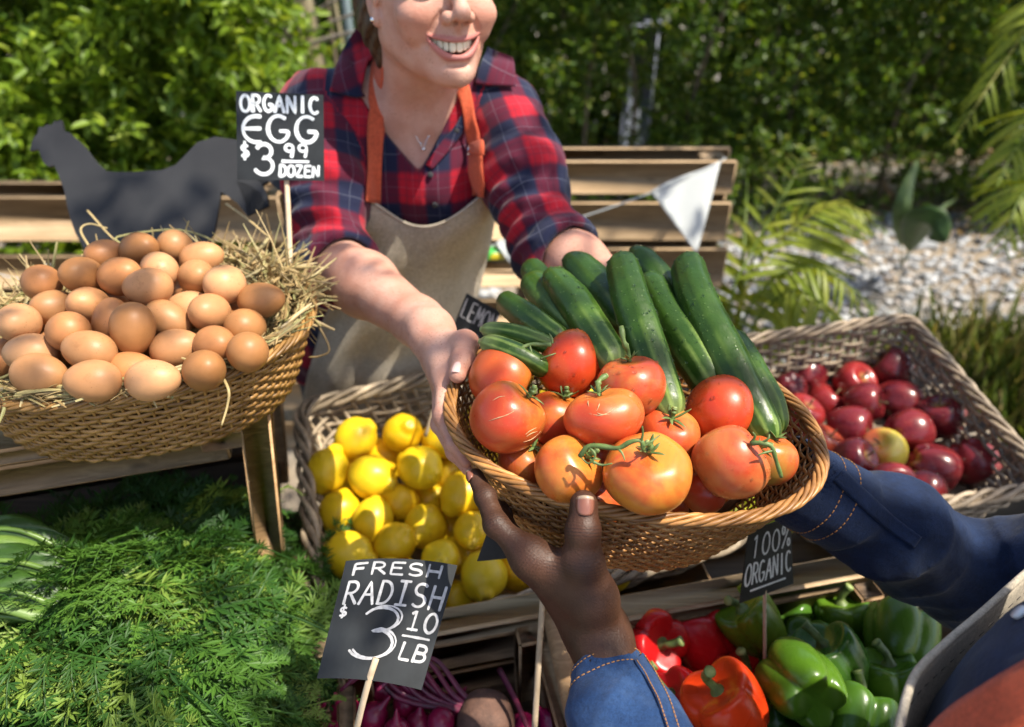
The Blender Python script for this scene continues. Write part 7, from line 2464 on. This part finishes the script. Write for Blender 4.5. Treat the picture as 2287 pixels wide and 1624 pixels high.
# hair pulled back
def hair_sdf(P):
    Lh = to_head(P)
    A = Lh.copy(); A[:, 0] = np.abs(A[:, 0])
    d = sd_ell(A, (0, -.020, .050), (.083, .098, .091))
    d = smin(d, sd_ell(A, (.045, -.062, -.020), (.038, .038, .045)), .03)
    d = smin(d, sd_ell(A, (0, -.095, -.035), (.045, .035, .045)), .03)
    d = smin(d, sd_chain(A, [(.070, -.030, .02), (.068, -.040, -.03), (.055, -.055, -.075)], [.013, .013, .010]), .015)
    ridge = .0016 * np.sin(A[:, 0] * 420 + A[:, 2] * 160 + 3 * np.sin(Lh[:, 1] * 60)) + .002 * vnoise(Lh, 70, 3)
    d = d + ridge
    cut = (A[:, 1] * .9 + .30 * (.05 - A[:, 2]) - .046)          # hairline
    cut = np.minimum(cut, .0 * cut + 1)
    return np.maximum(smax(d, cut, .006), -(sd_ell(A, (.0745, -.002, .002), (.02, .021, .034)))) * HD_S
v, q = nets(hair_sdf, HD_C - [.14, .14, .16], HD_C + [.14, .17, .16], .0032)
mk('hair', (v, q), HAIR, body_)


# ------------------------------------------------------------------ plaid shirt
def seg_coord(P, a, b):
    ab = b - a; L_ = np.linalg.norm(ab); x = ab / L_
    t = (P - a) @ x
    h = frame_from_z(x, (0, -1, .2))
    q = P - a - t[:, None] * x
    ang = np.arctan2(q @ h[:, 1], q @ h[:, 0])
    return t, ang, np.linalg.norm(q, axis=1)


def sleeve_sdf(P, S, E, Wr, r0, r1, cuffx):
    """upper sleeve, bend, and rolled cuff ending cuffx past the elbow towards the wrist"""
    wd = unit(Wr - E); C1 = E + wd * cuffx
    d = sd_chain(P, [S, S * .5 + E * .5, E, C1], [r0, r0 * .98, r1, r1 * 1.02], .03)
    t, ang, rr = seg_coord(P, S, E)
    L_ = np.linalg.norm(E - S)
    w = smoothstep(.30, .75, t / L_)
    fold = .0050 * w * np.sin(t * 190 + 1.6 * np.sin(ang * 1.0 + 1) + 1.1 * np.sin(2 * ang)) * (.5 + .5 * np.sin(ang * 1.5 + .8)) + .0028 * np.sin(t * 75 + 2.4 * np.sin(ang + .6)) * smoothstep(0, .3, t / L_)
    d = d + fold + .0045 * vnoise(P, 26, 9) + .0016 * vnoise(P, 70, 10)
    # rolled cuff: two bands
    tc = (P - C1) @ wd
    c0 = C1 - wd * .052
    roll = sd_cone(P, c0, C1, r1 + .006, r1 + .0065)
    roll = np.maximum(roll, np.maximum(-((P - c0) @ wd), tc))
    roll2 = np.maximum(sd_cone(P, c0, C1, r1 + .010, r1 + .0105), np.maximum(-((P - c0) @ wd) + .020, tc + .004))
    d = np.maximum(d, tc + .006)
    d = smin(d, smin(roll, roll2 + .0015 * vnoise(P, 40, 4), .003) + .0015 * vnoise(P, 45, 5), .004)
    hole = sd_cone(P, C1 - wd * .05, C1 + wd * .03, r1 - .004, r1 - .003)
    hole = np.maximum(hole, -(tc + .03))
    return np.maximum(d, -hole)


RSL = lambda P: sleeve_sdf(P, RS + [-.006, 0, -.012], RE, RWR, .064, .050, .044)
LSL = lambda P: sleeve_sdf(P, LS + [.006, 0, -.012], LE, LWR, .064, .050, .045)
VB = SHO + np.array([.008, -.10, -.082])             # bottom of the open neck


def shirt_sdf(P):
    t = torso_sdf(P, .006)
    z = P[:, 2]
    t = t + .004 * vnoise(P, 16, 3) + .0022 * vnoise(P * np.array([1, 1, .45], np.float32), 40, 6) * smoothstep(1.46, 1.36, z)
    # armpit / bust tension folds
    t = t + .0028 * np.sin(P[:, 2] * 95 + P[:, 0] * 60 + 3 * vnoise(P, 9, 2)) * smoothstep(.05, .12, np.abs(P[:, 0] - SHO[0])) * smoothstep(1.44, 1.38, z)
    d = smin(t, smin(RSL(P), LSL(P), .01), .016)
    # placket ridge
    pl = np.abs(P[:, 0] - (VB[0] - .03 * (VB[2] - z) / .2)) - .013
    d = d - .0022 * smoothstep(.002, -.001, pl) * (P[:, 1] < CHEST[1] - .03) * (z < VB[2] + .01)
    # neck opening and V
    q = P - (SHO + np.array([.0, -.006, .012])).astype(np.float32)
    neck = sd_cone(P, SHO + [0, 0, -.02], NECK0 + [0, 0, .02], .063, .062)
    w = .074 * np.clip((z - VB[2]) / (SHO[2] - VB[2] + .02), 0, 1.3) ** .85
    v = np.maximum(np.abs(P[:, 0] - VB[0] - (z - VB[2]) * -.12) - w, VB[2] - z)
    v = np.maximum(v * .8, P[:, 1] - (SHO[1] - .005))
    d = smax(d, -np.minimum(neck, v), .003)
    return np.maximum(d, HIP[2] - .03 - z)


lo = np.min([RS - .09, RE - .09, LE - .09, HIP - [.2, .16, .05]], 0); hi = np.max([LS + [.09, .09, .07], LE + .09, RS + [0, .15, .08], HIP + [.2, .16, 0]], 0)
v, q = nets(shirt_sdf, lo, hi, .0034)
Pf = v.astype(np.float32)
dt = torso_sdf(Pf, .006); dr = RSL(Pf); dl_ = LSL(Pf)
cl = np.zeros((len(v), 3))
cl[:, 0] = (v - SHO) @ BODY_X + .020 + .10 * np.clip(v[:, 1] - 1.17, 0, 1); cl[:, 1] = v[:, 2] - .25 * np.clip(v[:, 1] - 1.1, -1, 1)
for S_, E_, Wr_, dd, o_ in ((RS, RE, RWR, dr, .03), (LS, LE, LWR, dl_, .055)):
    t1, a1, _ = seg_coord(v, S_, E_)
    m = dd < dt - .002
    cl[m, 0] = a1[m] * .058 + o_; cl[m, 1] = -t1[m] + 1.40
shirt = mk('plaid_shirt', (v, q), PLAID, vendor, attrs={'cloth': cl})

# things laid on the shirt or skin: found by following sight lines onto the cloth
def both(P):
    return np.minimum(shirt_sdf(P), np.minimum(torso_sdf(P, -.002), sd_cone(P, NECK0, NECK1, .054, .061)))


def drape(uv, off, f=both, t0=.6):
    uv = np.asarray(uv, float); sh = uv.shape[:-1]
    q = uv.reshape(-1, 2)
    d = CF + CR * ((q[:, :1] - 1143.5) * KPX) - CU * ((q[:, 1:] - 812) * KPX)
    dn = d / np.linalg.norm(d, axis=1, keepdims=True)
    p, hit = march(f, np.tile(CP, (len(q), 1)), dn, 1.6, t0)
    if not hit.all() and hit.any():              # sight lines that slip past the edge take the depth of the nearest one that landed
        hi_ = np.nonzero(hit)[0]
        tt_ = np.linalg.norm(p - CP, axis=1)
        for j_ in np.nonzero(~hit)[0]:
            k_ = hi_[np.argmin(((q[hi_] - q[j_]) ** 2).sum(1))]
            p[j_] = CP + dn[j_] * tt_[k_]
    g = grad(f, p, .004)
    if not hit.all() and hit.any():
        for j_ in np.nonzero(~hit)[0]:
            g[j_] = g[hi_[np.argmin(((q[hi_] - q[j_]) ** 2).sum(1))]]
    g = g.reshape(sh + (3,))
    p = p.reshape(sh + (3,))
    return p, g


def smooth_grid(P, it=3, keep_edges=False):
    for _ in range(it):
        Q_ = np.pad(P, ((1, 1), (1, 1), (0, 0)), mode='reflect', reflect_type='odd')
        P = (Q_[:-2, 1:-1] + Q_[2:, 1:-1] + Q_[1:-1, :-2] + Q_[1:-1, 2:] + 4 * P) / 8
    return P


def quad_uv(A, B, C, D, n, m):
    """A B top left/right, D C bottom left/right; lists of points make curved sides"""
    s = np.linspace(0, 1, m)[None, :, None]; t = np.linspace(0, 1, n)[:, None, None]
    A, B, C, D = map(np.asarray, (A, B, C, D))
    return A * (1 - s) * (1 - t) + B * s * (1 - t) + C * s * t + D * (1 - s) * t


def band_uv(line, w, n, m=7):
    C_ = spline(np.asarray(line, float), n)
    T_ = np.gradient(C_, axis=0); T_ /= np.linalg.norm(T_, axis=1, keepdims=True)
    N_ = np.stack([-T_[:, 1], T_[:, 0]], 1)
    ww = np.interp(np.linspace(0, 1, n), np.linspace(0, 1, len(w)), w)
    return C_[:, None] + N_[:, None] * (np.linspace(.5, -.5, m)[None] * ww[:, None])[..., None]


def lay(name, uv, off, th, mat, parent, it=4, cloth=None, f=both, extra=None, t0=.6):
    P, G = drape(uv, off, f, t0)
    P = smooth_grid(P, it); G = smooth_grid(G, it)
    G /= np.linalg.norm(G, axis=-1, keepdims=True)
    P = P + G * off
    if extra is not None: P = P + extra(P, G)
    N_ = grid_normals(P)
    if np.mean(np.sum(N_ * G, -1)) < 0: P = P[::-1]; N_ = grid_normals(P); uv = uv[::-1]
    v_, f_ = slab(P, N_, th)
    at = None
    if cloth is not None:
        a = cloth(P); at = {'cloth': np.concatenate([a.reshape(-1, 3)] * 2)}
    return mk(name, (v_, f_), mat, parent, attrs=at), P


cl_col = lambda P: np.stack([(P[..., 0] - SHO[0]) * .9 + P[..., 2] * .35 + .03, P[..., 2] * .9 - P[..., 0] * .35, 0 * P[..., 0]], -1)
cl_col2 = lambda P: np.stack([(P[..., 0] - SHO[0]) * .9 - P[..., 2] * .35 + .01, P[..., 2] * .9 + P[..., 0] * .35 + .05, 0 * P[..., 0]], -1)
lift_ = lambda k: (lambda P, G: G * (k * np.linspace(0, 1, P.shape[0])[:, None, None] ** 2))
lay('collar', quad_uv((812, 62), (842, 118), (808, 224), (738, 210), 22, 16), .009, .0022, PLAID, vendor, 6, cl_col, extra=lambda P, G: G * (.007 * np.sin(np.linspace(0, PI, P.shape[0]))[:, None, None]))
lay('collar', quad_uv((1062, 196), (1092, 120), (1138, 140), (1146, 203), 18, 18), .009, .0022, PLAID, vendor, 6, cl_col2, extra=lambda P, G: G * (.006 * np.sin(np.linspace(0, PI, P.shape[1]))[None, :, None]))
# open front edges (lapel turn) beside the V
lay('placket', band_uv([(1050, 232), (1028, 280), (994, 328), (958, 376)], [12, 22, 26, 18], 26), .0055, .0018, PLAID, vendor, 4, cl_col2)

# apron
def apron_grid():
    n, m = 60, 50
    rows = []
    # (left u, right u, v left, v right) outline of the apron going down
    t = np.linspace(0, 1, n)
    Lu = np.interp(t, [0, .12, .3, .5, .75, 1], [813, 806, 780, 730, 690, 676]); Lv = np.interp(t, [0, 1], [438, 985])
    Ru = np.interp(t, [0, .08, .2, .45, .7, 1], [1086, 1096, 1088, 1055, 1030, 1015]); Rv = np.interp(t, [0, .2, 1], [420, 530, 975])
    s = np.linspace(0, 1, m)
    U = Lu[:, None] + (Ru - Lu)[:, None] * s; Vv = Lv[:, None] + (Rv - Lv)[:, None] * s
    Vv += (62 * np.sin(PI * s) ** 1.2 + 14 * s * np.sin(PI * s))[None] * (1 - t[:, None]) ** 5
    return np.stack([U, Vv], -1)
def apron_extra(P, G):
    n, m = P.shape[:2]
    t = np.linspace(0, 1, n)[:, None]; s = np.linspace(0, 1, m)[None]
    w = .012 * np.sin(s * 9 + t * 3) * t ** 1.3 + .008 * np.sin(s * 21 + 4 * t + 1) * t + .006 * np.sin(t * 19 + s * 6 + 2 * np.sin(s * 4)) * np.exp(-((t - .45) / .25) ** 2)
    return np.array([0, -1.0, 0]) * (w + .022 * np.sin(PI * t) * np.sin(PI * s))[..., None] - G * 0
apron, AP = lay('apron', apron_grid(), .010, .0016, CANVAS, vendor, 10, f=lambda P: torso_sdf(P, .010), extra=apron_extra)
hem = AP[0] if AP[0][:, 2].mean() > AP[-1][:, 2].mean() else AP[-1]
mk('hem', tube(hem + [0, -.001, 0], .0024, 8), CANVAS, apron)
# lower apron falling to the knee behind the lemon basket
bt = AP[-1] if AP[0][:, 2].mean() > AP[-1][:, 2].mean() else AP[0]
rows = [bt + np.array([0, 0, 0])] + [bt + np.array([0, .02 * k_, -.06 * k_]) + np.stack([0 * bt[:, 0], -.006 * np.sin(np.linspace(0, 14, len(bt)) + k_ * .3), 0 * bt[:, 0]], 1) for k_ in range(1, 7)]
Pg = np.array(rows) - [0, .0025, 0]; Ng = grid_normals(Pg)
if Ng[3, 20, 1] > 0: Pg = Pg[::-1]; Ng = grid_normals(Pg)
mk('apron_skirt', slab(Pg, Ng, .0016), CANVAS, apron)
lay('apron_side', quad_uv((652, 470), (700, 470), (705, 640), (640, 640), 14, 10), .012, .0016, CANVAS, apron, 4, f=lambda P: torso_sdf(P, .012))
s1, _ = lay('strap', band_uv([(866, 84), (852, 130), (843, 200), (840, 300), (830, 452)], [27, 33, 34, 36, 37], 50), .006, .0022, STRAP, apron, 5)
s2, _ = lay('strap', band_uv([(1028, 182), (1040, 220), (1052, 270), (1064, 330), (1068, 436)], [26, 30, 33, 36, 36], 44), .0075, .0022, STRAP, apron, 5)
lay('strap_slider', band_uv([(1068, 322), (1069, 348)], [42, 42], 8), .011, .003, STRAP, s2, 2)
P_, G_ = drape(np.array([[(1046, 330), (1046, 338), (1046, 347), (1046, 356)]], float), 0)
mk('buckle', tube(P_[0] + G_[0] * .013, .0022, 8), SILVER, s2)
# necklace
nk = spline([(868, 160), (885, 225), (912, 275), (936, 318), (945, 330), (958, 300), (985, 262), (1006, 222)], 60)
P_, G_ = drape(nk[None], 0, f=lambda P: np.minimum(torso_sdf(P, -.003), sd_cone(P, NECK0, NECK1, .054, .061)))
nkl = mk('necklace', tube(smooth_grid(P_.transpose(1, 0, 2).repeat(1, 1), 0)[:, 0] + G_[0] * .004, .0005, 6), SILVER, body_)
th_, ph_ = sph_grid(8, 12)
sp3 = np.stack([np.sin(th_) * np.cos(ph_), np.sin(th_) * np.sin(ph_), -np.cos(th_)], -1)
for (u_, v_, r__) in ((946, 334, .0034), (940, 322, .0022), (957, 305, .0018)):
    P_, G_ = drape(np.array([[(u_, v_)]], float), 0)
    a, f_ = shell_of_rev(sp3 * r__, (0, 0, r__), (0, 0, -r__))
    mk('pendant', (a + P_[0, 0] + G_[0, 0] * .004, f_), SILVER, nkl)
for (u_, v_) in ((1018, 292), (962, 392), (972, 455)):
    P_, G_ = drape(np.array([[(u_, v_)]], float), 0)
    c = P_[0, 0] + G_[0, 0] * .0045
    mk('button', tube([c - G_[0, 0] * .001, c + G_[0, 0] * .0012], .0045, 14), TROUSER, shirt)
# trousers and shoes (below the stall)
def legs(P):
    a = sd_chain(P, [HIP + [-.075, .01, .0], HIP + [-.08, .03, -.45], HIP + [-.085, .06, -.86]], [.085, .065, .05], .02)
    b = sd_chain(P, [HIP + [.075, .01, .0], HIP + [.08, .03, -.45], HIP + [.085, .06, -.86]], [.085, .065, .05], .02)
    return np.minimum(a, b)
v, q = nets(legs, HIP - [.2, .12, .93], HIP + [.2, .17, .10], .009)
mk('trousers', (v, q), TROUSER, vendor)
for s in (-1, 1):
    c = HIP + [.085 * s, .02, -.90]
    v, q = nets(lambda P: np.maximum(sd_chain(P, [c + [0, .05, .02], c + [0, -.12, .005]], [.045, .036], .01), .003 - P[:, 2]), c - [.07, .2, .07], c + [.07, .13, .09], .008)
    mk('shoe', (v, q), TROUSER, vendor)


# ================================================================== the customer
cust = empty('person', (.55, .18, 0), label='person in a denim shirt and apron at the near corner receiving the basket', cat='person')
CL = dict(wrist=W(1334, 1415, .630), wide=cdir(-.45, .1, -.9), s=1.06, fat=1.0,
          fingers=[[W(1188, 1248, .612), W(1108, 1172, .622), W(1084, 1110, .642), W(1062, 1064, .660)],
                   [W(1200, 1262, .640), W(1140, 1200, .665), W(1120, 1150, .690), W(1122, 1112, .705)],
                   [W(1222, 1276, .668), W(1200, 1262, .712), W(1225, 1250, .735), W(1255, 1243, .745)],
                   [W(1250, 1292, .690), W(1240, 1278, .725), W(1262, 1265, .742), W(1285, 1262, .752)]],
          thumb=[W(1322, 1335, .612), W(1300, 1256, .600), W(1302, 1186, .594), W(1304, 1126, .597)], tr=(.0200, .0165, .0128, .0112))
CSL, CEL = np.array([.31, .05, 1.29]), W(1520, 1960, .50)
CSR, CER, CWR = np.array([.70, .42, 1.25]), W(2165, 1288, .80), W(1826, 1104, .765)
CR_H = dict(wrist=np.array([.300, .585, 1.165]), wide=(0, 1, -.2), s=1.06,
            fingers=[[np.array([.235, .590, 1.128]), np.array([.200, .592, 1.120]), np.array([.175, .592, 1.122]), np.array([.155, .590, 1.126])],
                     [np.array([.230, .570, 1.125]), np.array([.192, .570, 1.118]), np.array([.165, .570, 1.120]), np.array([.143, .570, 1.125])],
                     [np.array([.232, .550, 1.125]), np.array([.196, .549, 1.118]), np.array([.170, .549, 1.120]), np.array([.150, .549, 1.125])],
                     [np.array([.238, .532, 1.128]), np.array([.208, .530, 1.121]), np.array([.188, .530, 1.123]), np.array([.172, .530, 1.127])]],
            thumb=[np.array([.298, .595, 1.170]), np.array([.284, .625, 1.172]), np.array([.272, .645, 1.182]), np.array([.262, .655, 1.195])])
CHC = np.array([.50, .30, 1.52])
cf = unit([-.55, .78, -.25]); cxv = unit(np.cross(cf, [0, 0, 1.0])); czv = np.cross(cxv, cf)
CHR = np.stack([-cxv, cf, czv], 1).astype(np.float32)
CR_H['wrist'] = CR_H['wrist'] + np.array([-.01, .035, 0]); CR_H['fingers'] = [[p + np.array([-.02, .05, -.002]) for p in F] for F in CR_H['fingers']]; CR_H['thumb'] = [p + np.array([-.01, .03, 0]) for p in CR_H['thumb']]
parts = []
gl = lambda P: smin(sd_chain(P, [CEL, CEL * .4 + CL['wrist'] * .6, CL['wrist']], [.030, .027, .0245], .02), hand_sdf(P, CL), .016)
A = np.array([CEL, CL['wrist']] + [p for F in CL['fingers'] for p in F] + list(CL['thumb']))
parts.append(nets(gl, A.min(0) - .05, A.max(0) + .05, .0019))
gr = lambda P: smin(sd_chain(P, [CER, CWR, CR_H['wrist']], [.042, .032, .029], .02), hand_sdf(P, CR_H), .016)
A = np.array([CER, CR_H['wrist']] + [p for F in CR_H['fingers'] for p in F] + list(CR_H['thumb']))
parts.append(nets(gr, A.min(0) - .05, A.max(0) + .05, .0026))
CMID = (CSL + CSR) / 2
def chead(P):
    Lh = (P - CHC.astype(np.float32)) @ CHR
    d = head_sdf(Lh)
    return np.minimum(smin(d, sd_cone(P, CHC - czv * .05 - cf * .02, CMID + [0, -.02, .05], .058, .066), .02), smin(d, sd_cone(P, CHC - czv * .05 - cf * .02, CMID + [0, -.02, .05], .058, .066), .02))
parts.append(nets(chead, np.minimum(CHC, CMID) - [.14, .14, .08], np.maximum(CHC, CMID) + [.14, .14, .16], .0045))
v, f = join(parts)
pal = np.zeros(len(v))
z0 = np.zeros(len(v))
kn = np.zeros(len(v))
for p in (CL['thumb'][2], CL['fingers'][0][1], CL['fingers'][0][2], CL['fingers'][0][0]):
    kn = np.maximum(kn, .45 * np.exp(-((v - p) ** 2).sum(1) / .00016))
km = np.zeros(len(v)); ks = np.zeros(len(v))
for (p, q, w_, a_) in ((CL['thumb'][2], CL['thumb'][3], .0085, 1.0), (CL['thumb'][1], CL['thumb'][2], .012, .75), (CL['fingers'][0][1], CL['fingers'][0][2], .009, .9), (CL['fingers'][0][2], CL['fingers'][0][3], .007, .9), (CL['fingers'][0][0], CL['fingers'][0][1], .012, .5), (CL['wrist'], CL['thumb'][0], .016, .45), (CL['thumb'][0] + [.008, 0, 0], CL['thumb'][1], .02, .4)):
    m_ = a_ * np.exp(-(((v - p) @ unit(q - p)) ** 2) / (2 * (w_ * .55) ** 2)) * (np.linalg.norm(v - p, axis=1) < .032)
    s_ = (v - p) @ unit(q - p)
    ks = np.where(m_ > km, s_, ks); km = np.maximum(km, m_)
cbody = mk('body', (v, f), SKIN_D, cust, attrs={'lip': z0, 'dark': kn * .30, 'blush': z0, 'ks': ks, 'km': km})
nail(cbody, NAIL_D, CL['thumb'][-1], CL['thumb'][-2], cdir(.02, .25, 1), .0080, .0165, back=.52, R=.0134)
nail(cbody, NAIL_D, CL['fingers'][0][-1], CL['fingers'][0][-2], cdir(-.9, .25, .4), .0054, .012, back=.5, R=.0092)


def denim_sleeve(P, pts, rad, cut_p, cut_n, seed, famp=.004):
    pts = [np.asarray(p) for p in pts]
    d = sd_chain(P, pts, rad, .03)
    s_acc = 0
    a, b = pts[0], pts[-1]
    t, ang, _ = seg_coord(P, a, b)
    fs_ = 1 - 2 * np.abs(np.sin(t * 62 + .9 * np.sin(ang + seed) + 1.9 * vnoise(P, 9, seed))) ** .7
    fs2 = 1 - 2 * np.abs(np.sin(t * 31 - .8 * np.sin(ang * 1.0 + seed + 1) + 2.2 * vnoise(P, 6, seed + 5))) ** .6
    d = d - famp * (fs_ * (.45 + .55 * np.sin(ang * 2 + seed)) * .8 + fs2 * .8) + .004 * vnoise(P, 20, seed + 1) + .002 * vnoise(P, 55, seed + 2)
    q = (P - np.asarray(cut_p)) @ np.asarray(cut_n)
    return d, q


# near (left) sleeve with buttoned cuff
cd = unit(W(1345, 1478, .620) - CEL)
CUF = W(1351, 1478, .617)
def near_sleeve(P):
    d, q = denim_sleeve(P, [CUF, CUF * .6 + CEL * .4, CEL], [.0300, .041, .055], CUF, cd, 3, .0026)
    cuff = sd_cone(P, CUF, CUF - cd * .055, .0305, .0335)
    cuff = np.maximum(cuff, -(q + .055)) + .0010 * vnoise(P, 40, 8)
    d = smin(d, cuff, .0025)
    hem_ = np.abs(q + .0065) - .0010
    d = d + .0012 * smoothstep(.0012, 0, np.abs(q + .008))
    d = smax(d, q, .002)
    hole = np.maximum(sd_cone(P, CUF - cd * .05, CUF + cd * .02, .0270, .0270), -(q + .022))
    up = sd_chain(P, [CEL, CSL], [.056, .068])
    return np.maximum(smin(d, up, .03), -hole)
A = np.array([CUF, CEL, CSL])
v, q = nets(near_sleeve, A.min(0) - .075, A.max(0) + .075, .0028)
cshirt = mk('denim_sleeve', (v, q), DENIM, cust)
# stitches round the cuff
for off_, n_ in ((.0045, 46), (.0165, 46)):
    R_ = frame_from_z(cd, (0, -1, .3)); segs = []
    for k_ in range(n_):
        a0 = 2 * PI * k_ / n_
        o2 = []
        for a in np.linspace(a0, a0 + 2 * PI / n_ * .62, 4):
            dd = R_[:, 0] * math.cos(a) + R_[:, 1] * math.sin(a)
            c = CUF - cd * off_
            o2.append((c + dd * .075, -dd))
        p, h_ = march(near_sleeve, [x[0] for x in o2], [x[1] for x in o2], .07)
        g_ = np.array([-x[1] for x in o2])
        segs.append(tube(p + g_ * .0004, .00045, 5))
    mk('stitching', join(segs), THREAD, cshirt)
pk_uv = band_uv([(1424, 1470), (1452, 1512), (1480, 1565), (1505, 1640), (1520, 1700)], [24, 24, 25, 26, 26], 36)
pk, PKP = lay('cuff_placket', pk_uv, .0022, .0018, DENIM, cshirt, 3, f=near_sleeve, t0=.3)
for e_ in (0, -1):
    ln = PKP[:, e_] * .82 + PKP[:, 3] * .18
    gn_ = grid_normals(PKP)[:, 3]; gn_ = gn_ * np.sign(np.sum(gn_ * (CP - PKP[:, 3]), 1))[:, None]
    ln = ln + gn_ * .0006
    mk('stitching', join([tube(ln[i:i + 2] * .75 + ln[i + 1:i + 2] * .25, .00045, 5) for i in range(0, 34)]), THREAD, pk)
gp = [W(1392, 1490, .60), W(1430, 1508, .60), W(1462, 1550, .59), W(1490, 1600, .58), W(1520, 1680, .57)]
d_ = np.array(gp) - CP; d_ /= np.linalg.norm(d_, axis=1, keepdims=True)
# far (right) sleeve
cdr = unit(CWR - CER)
def far_sleeve(P):
    d, q = denim_sleeve(P, [CWR, CWR * .5 + CER * .5 + [0, 0, .004], CER], [.046, .054, .060], CWR + cdr * .05, cdr, 7, .0052)
    up, _ = denim_sleeve(P, [CER, CSR], [.058, .075], CER, cdr, 12, .004)
    d = smin(d, up, .02)
    cuff = np.maximum(sd_cone(P, CWR + cdr * .05, CWR - cdr * .045, .046, .049), -(q + .09)) + .001 * vnoise(P, 40, 3)
    d = smin(d, cuff, .003)
    d = smax(d, q, .002)
    hole = np.maximum(sd_cone(P, CWR - cdr * .05, CWR + cdr * .09, .041, .043), -(q + .04))
    return np.maximum(d, -hole)
A = np.array([CWR, CER, CSR])
v, q = nets(far_sleeve, A.min(0) - .085, A.max(0) + .085, .0034)
fsl = mk('denim_sleeve', (v, q), DENIM_SHADED, cust)
for off_ in (.012, .030):
    R_ = frame_from_z(cdr, (0, -1, .3)); segs = []
    for k_ in range(52):
        o2 = []
        for a in np.linspace(2 * PI * k_ / 52, 2 * PI * (k_ + .62) / 52, 4):
            dd = R_[:, 0] * math.cos(a) + R_[:, 1] * math.sin(a)
            o2.append((CWR - cdr * off_ + cdr * .02 + dd * .08, -dd))
        p, h_ = march(far_sleeve, [x[0] for x in o2], [x[1] for x in o2], .075)
        segs.append(tube(p + np.array([-x[1] for x in o2]) * .0004, .0005, 5))
    mk('stitching', join(segs), THREAD, fsl)

fp_, FPP = lay('cuff_placket', band_uv([(1872, 1062), (1925, 1112), (1985, 1165), (2050, 1212)], [34, 34, 32, 30], 34), .002, .0018, DENIM_SHADED, fsl, 3, f=far_sleeve, t0=.5)
# chest, bib, strap at the near right corner
CB_X = unit(CSR - CSL); CB_F = unit(np.array([-CB_X[1], CB_X[0], 0])); CB_F = CB_F if CB_F[1] > 0 else -CB_F
CCH = np.array([.405, .222, 1.175])
def ctorso(P):
    Rm = np.stack([CB_X, CB_F, np.cross(CB_X, CB_F)], 1)
    d = sd_ell(P, CCH, (.19, .125, .22), Rm)
    d = smin(d, sd_ell(P, CCH + [0, 0, -.30], (.165, .125, .25), Rm), .08)
    d = smin(d, sd_chain(P, [CSL + [0, 0, -.02], CMID + [0, 0, .015], CSR + [0, 0, -.02]], [.06, .07, .06], .03), .05)
    d = d + .004 * vnoise(P, 16, 5) + .002 * vnoise(P, 45, 6)
    return np.maximum(d, .86 - P[:, 2])
v, q = nets(ctorso, CCH - [.32, .32, .45], CCH + [.32, .32, .26], .006)
ctor = mk('denim_shirt', (v, q), DENIM_SHADED, cust)
for s in (-.09, .09):
    b0 = np.array([CCH[0], CCH[1], .92]) + CB_X * s
    v, q = nets(lambda P: sd_chain(P, [b0, b0 + [0, 0, -.45], b0 + [0, 0, -.87]], [.09, .07, .055], .02), b0 - [.12, .12, .92], b0 + [.12, .12, .12], .011)
    mk('trousers', (v, q), TROUSER, cust)
    c = np.array([b0[0], b0[1], .045])
    v, q = nets(lambda P: sd_chain(P, [c - CB_F * .05, c + CB_F * .14], [.045, .038]), c - .22, c + .22, .011)
    mk('shoe', (v, q), TROUSER, cust)

def bib():
    E = spline([W(2330, 1250, .62), W(2287, 1283, .60), W(2200, 1362, .57), W(2112, 1437, .53), W(2042, 1512, .50), W(2008, 1630, .46), W(1990, 1740, .43)], 50)
    t = np.linspace(0, 1, 26)
    rows = []
    for q_ in t:
        h = .30 * q_
        wv = .006 * np.sin(np.linspace(0, 9, 50) + q_ * 4) * q_
        rows.append(E + np.array([0, 0, -1.0]) * h - CB_F * (.10 * q_ ** 1.3) + CB_F * wv[:, None])
    P = np.array(rows); N_ = grid_normals(P)
    if np.mean(N_ @ CB_F) < 0: P = P[:, ::-1]; N_ = grid_normals(P)
    b = mk('apron', slab(P, N_, .0018), CANVAS, cust)
    mk('hem', tube(E, .0030, 8), CANVAS, b)
    st = P[2]
    segs = [tube(st[i:i + 2] - CB_F * .0020, .0003, 5) for i in range(0, 48, 2)]
    mk('stitching', join(segs), TROUSER, b)
    return b
cbib = bib()
lay('strap', band_uv([(2380, 1555), (2290, 1604), (2205, 1655), (2135, 1725), (2085, 1800)], [120, 118, 116, 114, 110], 40), .014, .0024, STRAP, cbib, 3, f=ctorso, t0=.2)
P_, G_ = drape(np.array([[(2283, 1374)]], float), 0, f=ctorso, t0=.2)
mk('button', tube([P_[0, 0] + G_[0, 0] * .001, P_[0, 0] + G_[0, 0] * .004], .0055, 16), BUTTON, ctor)
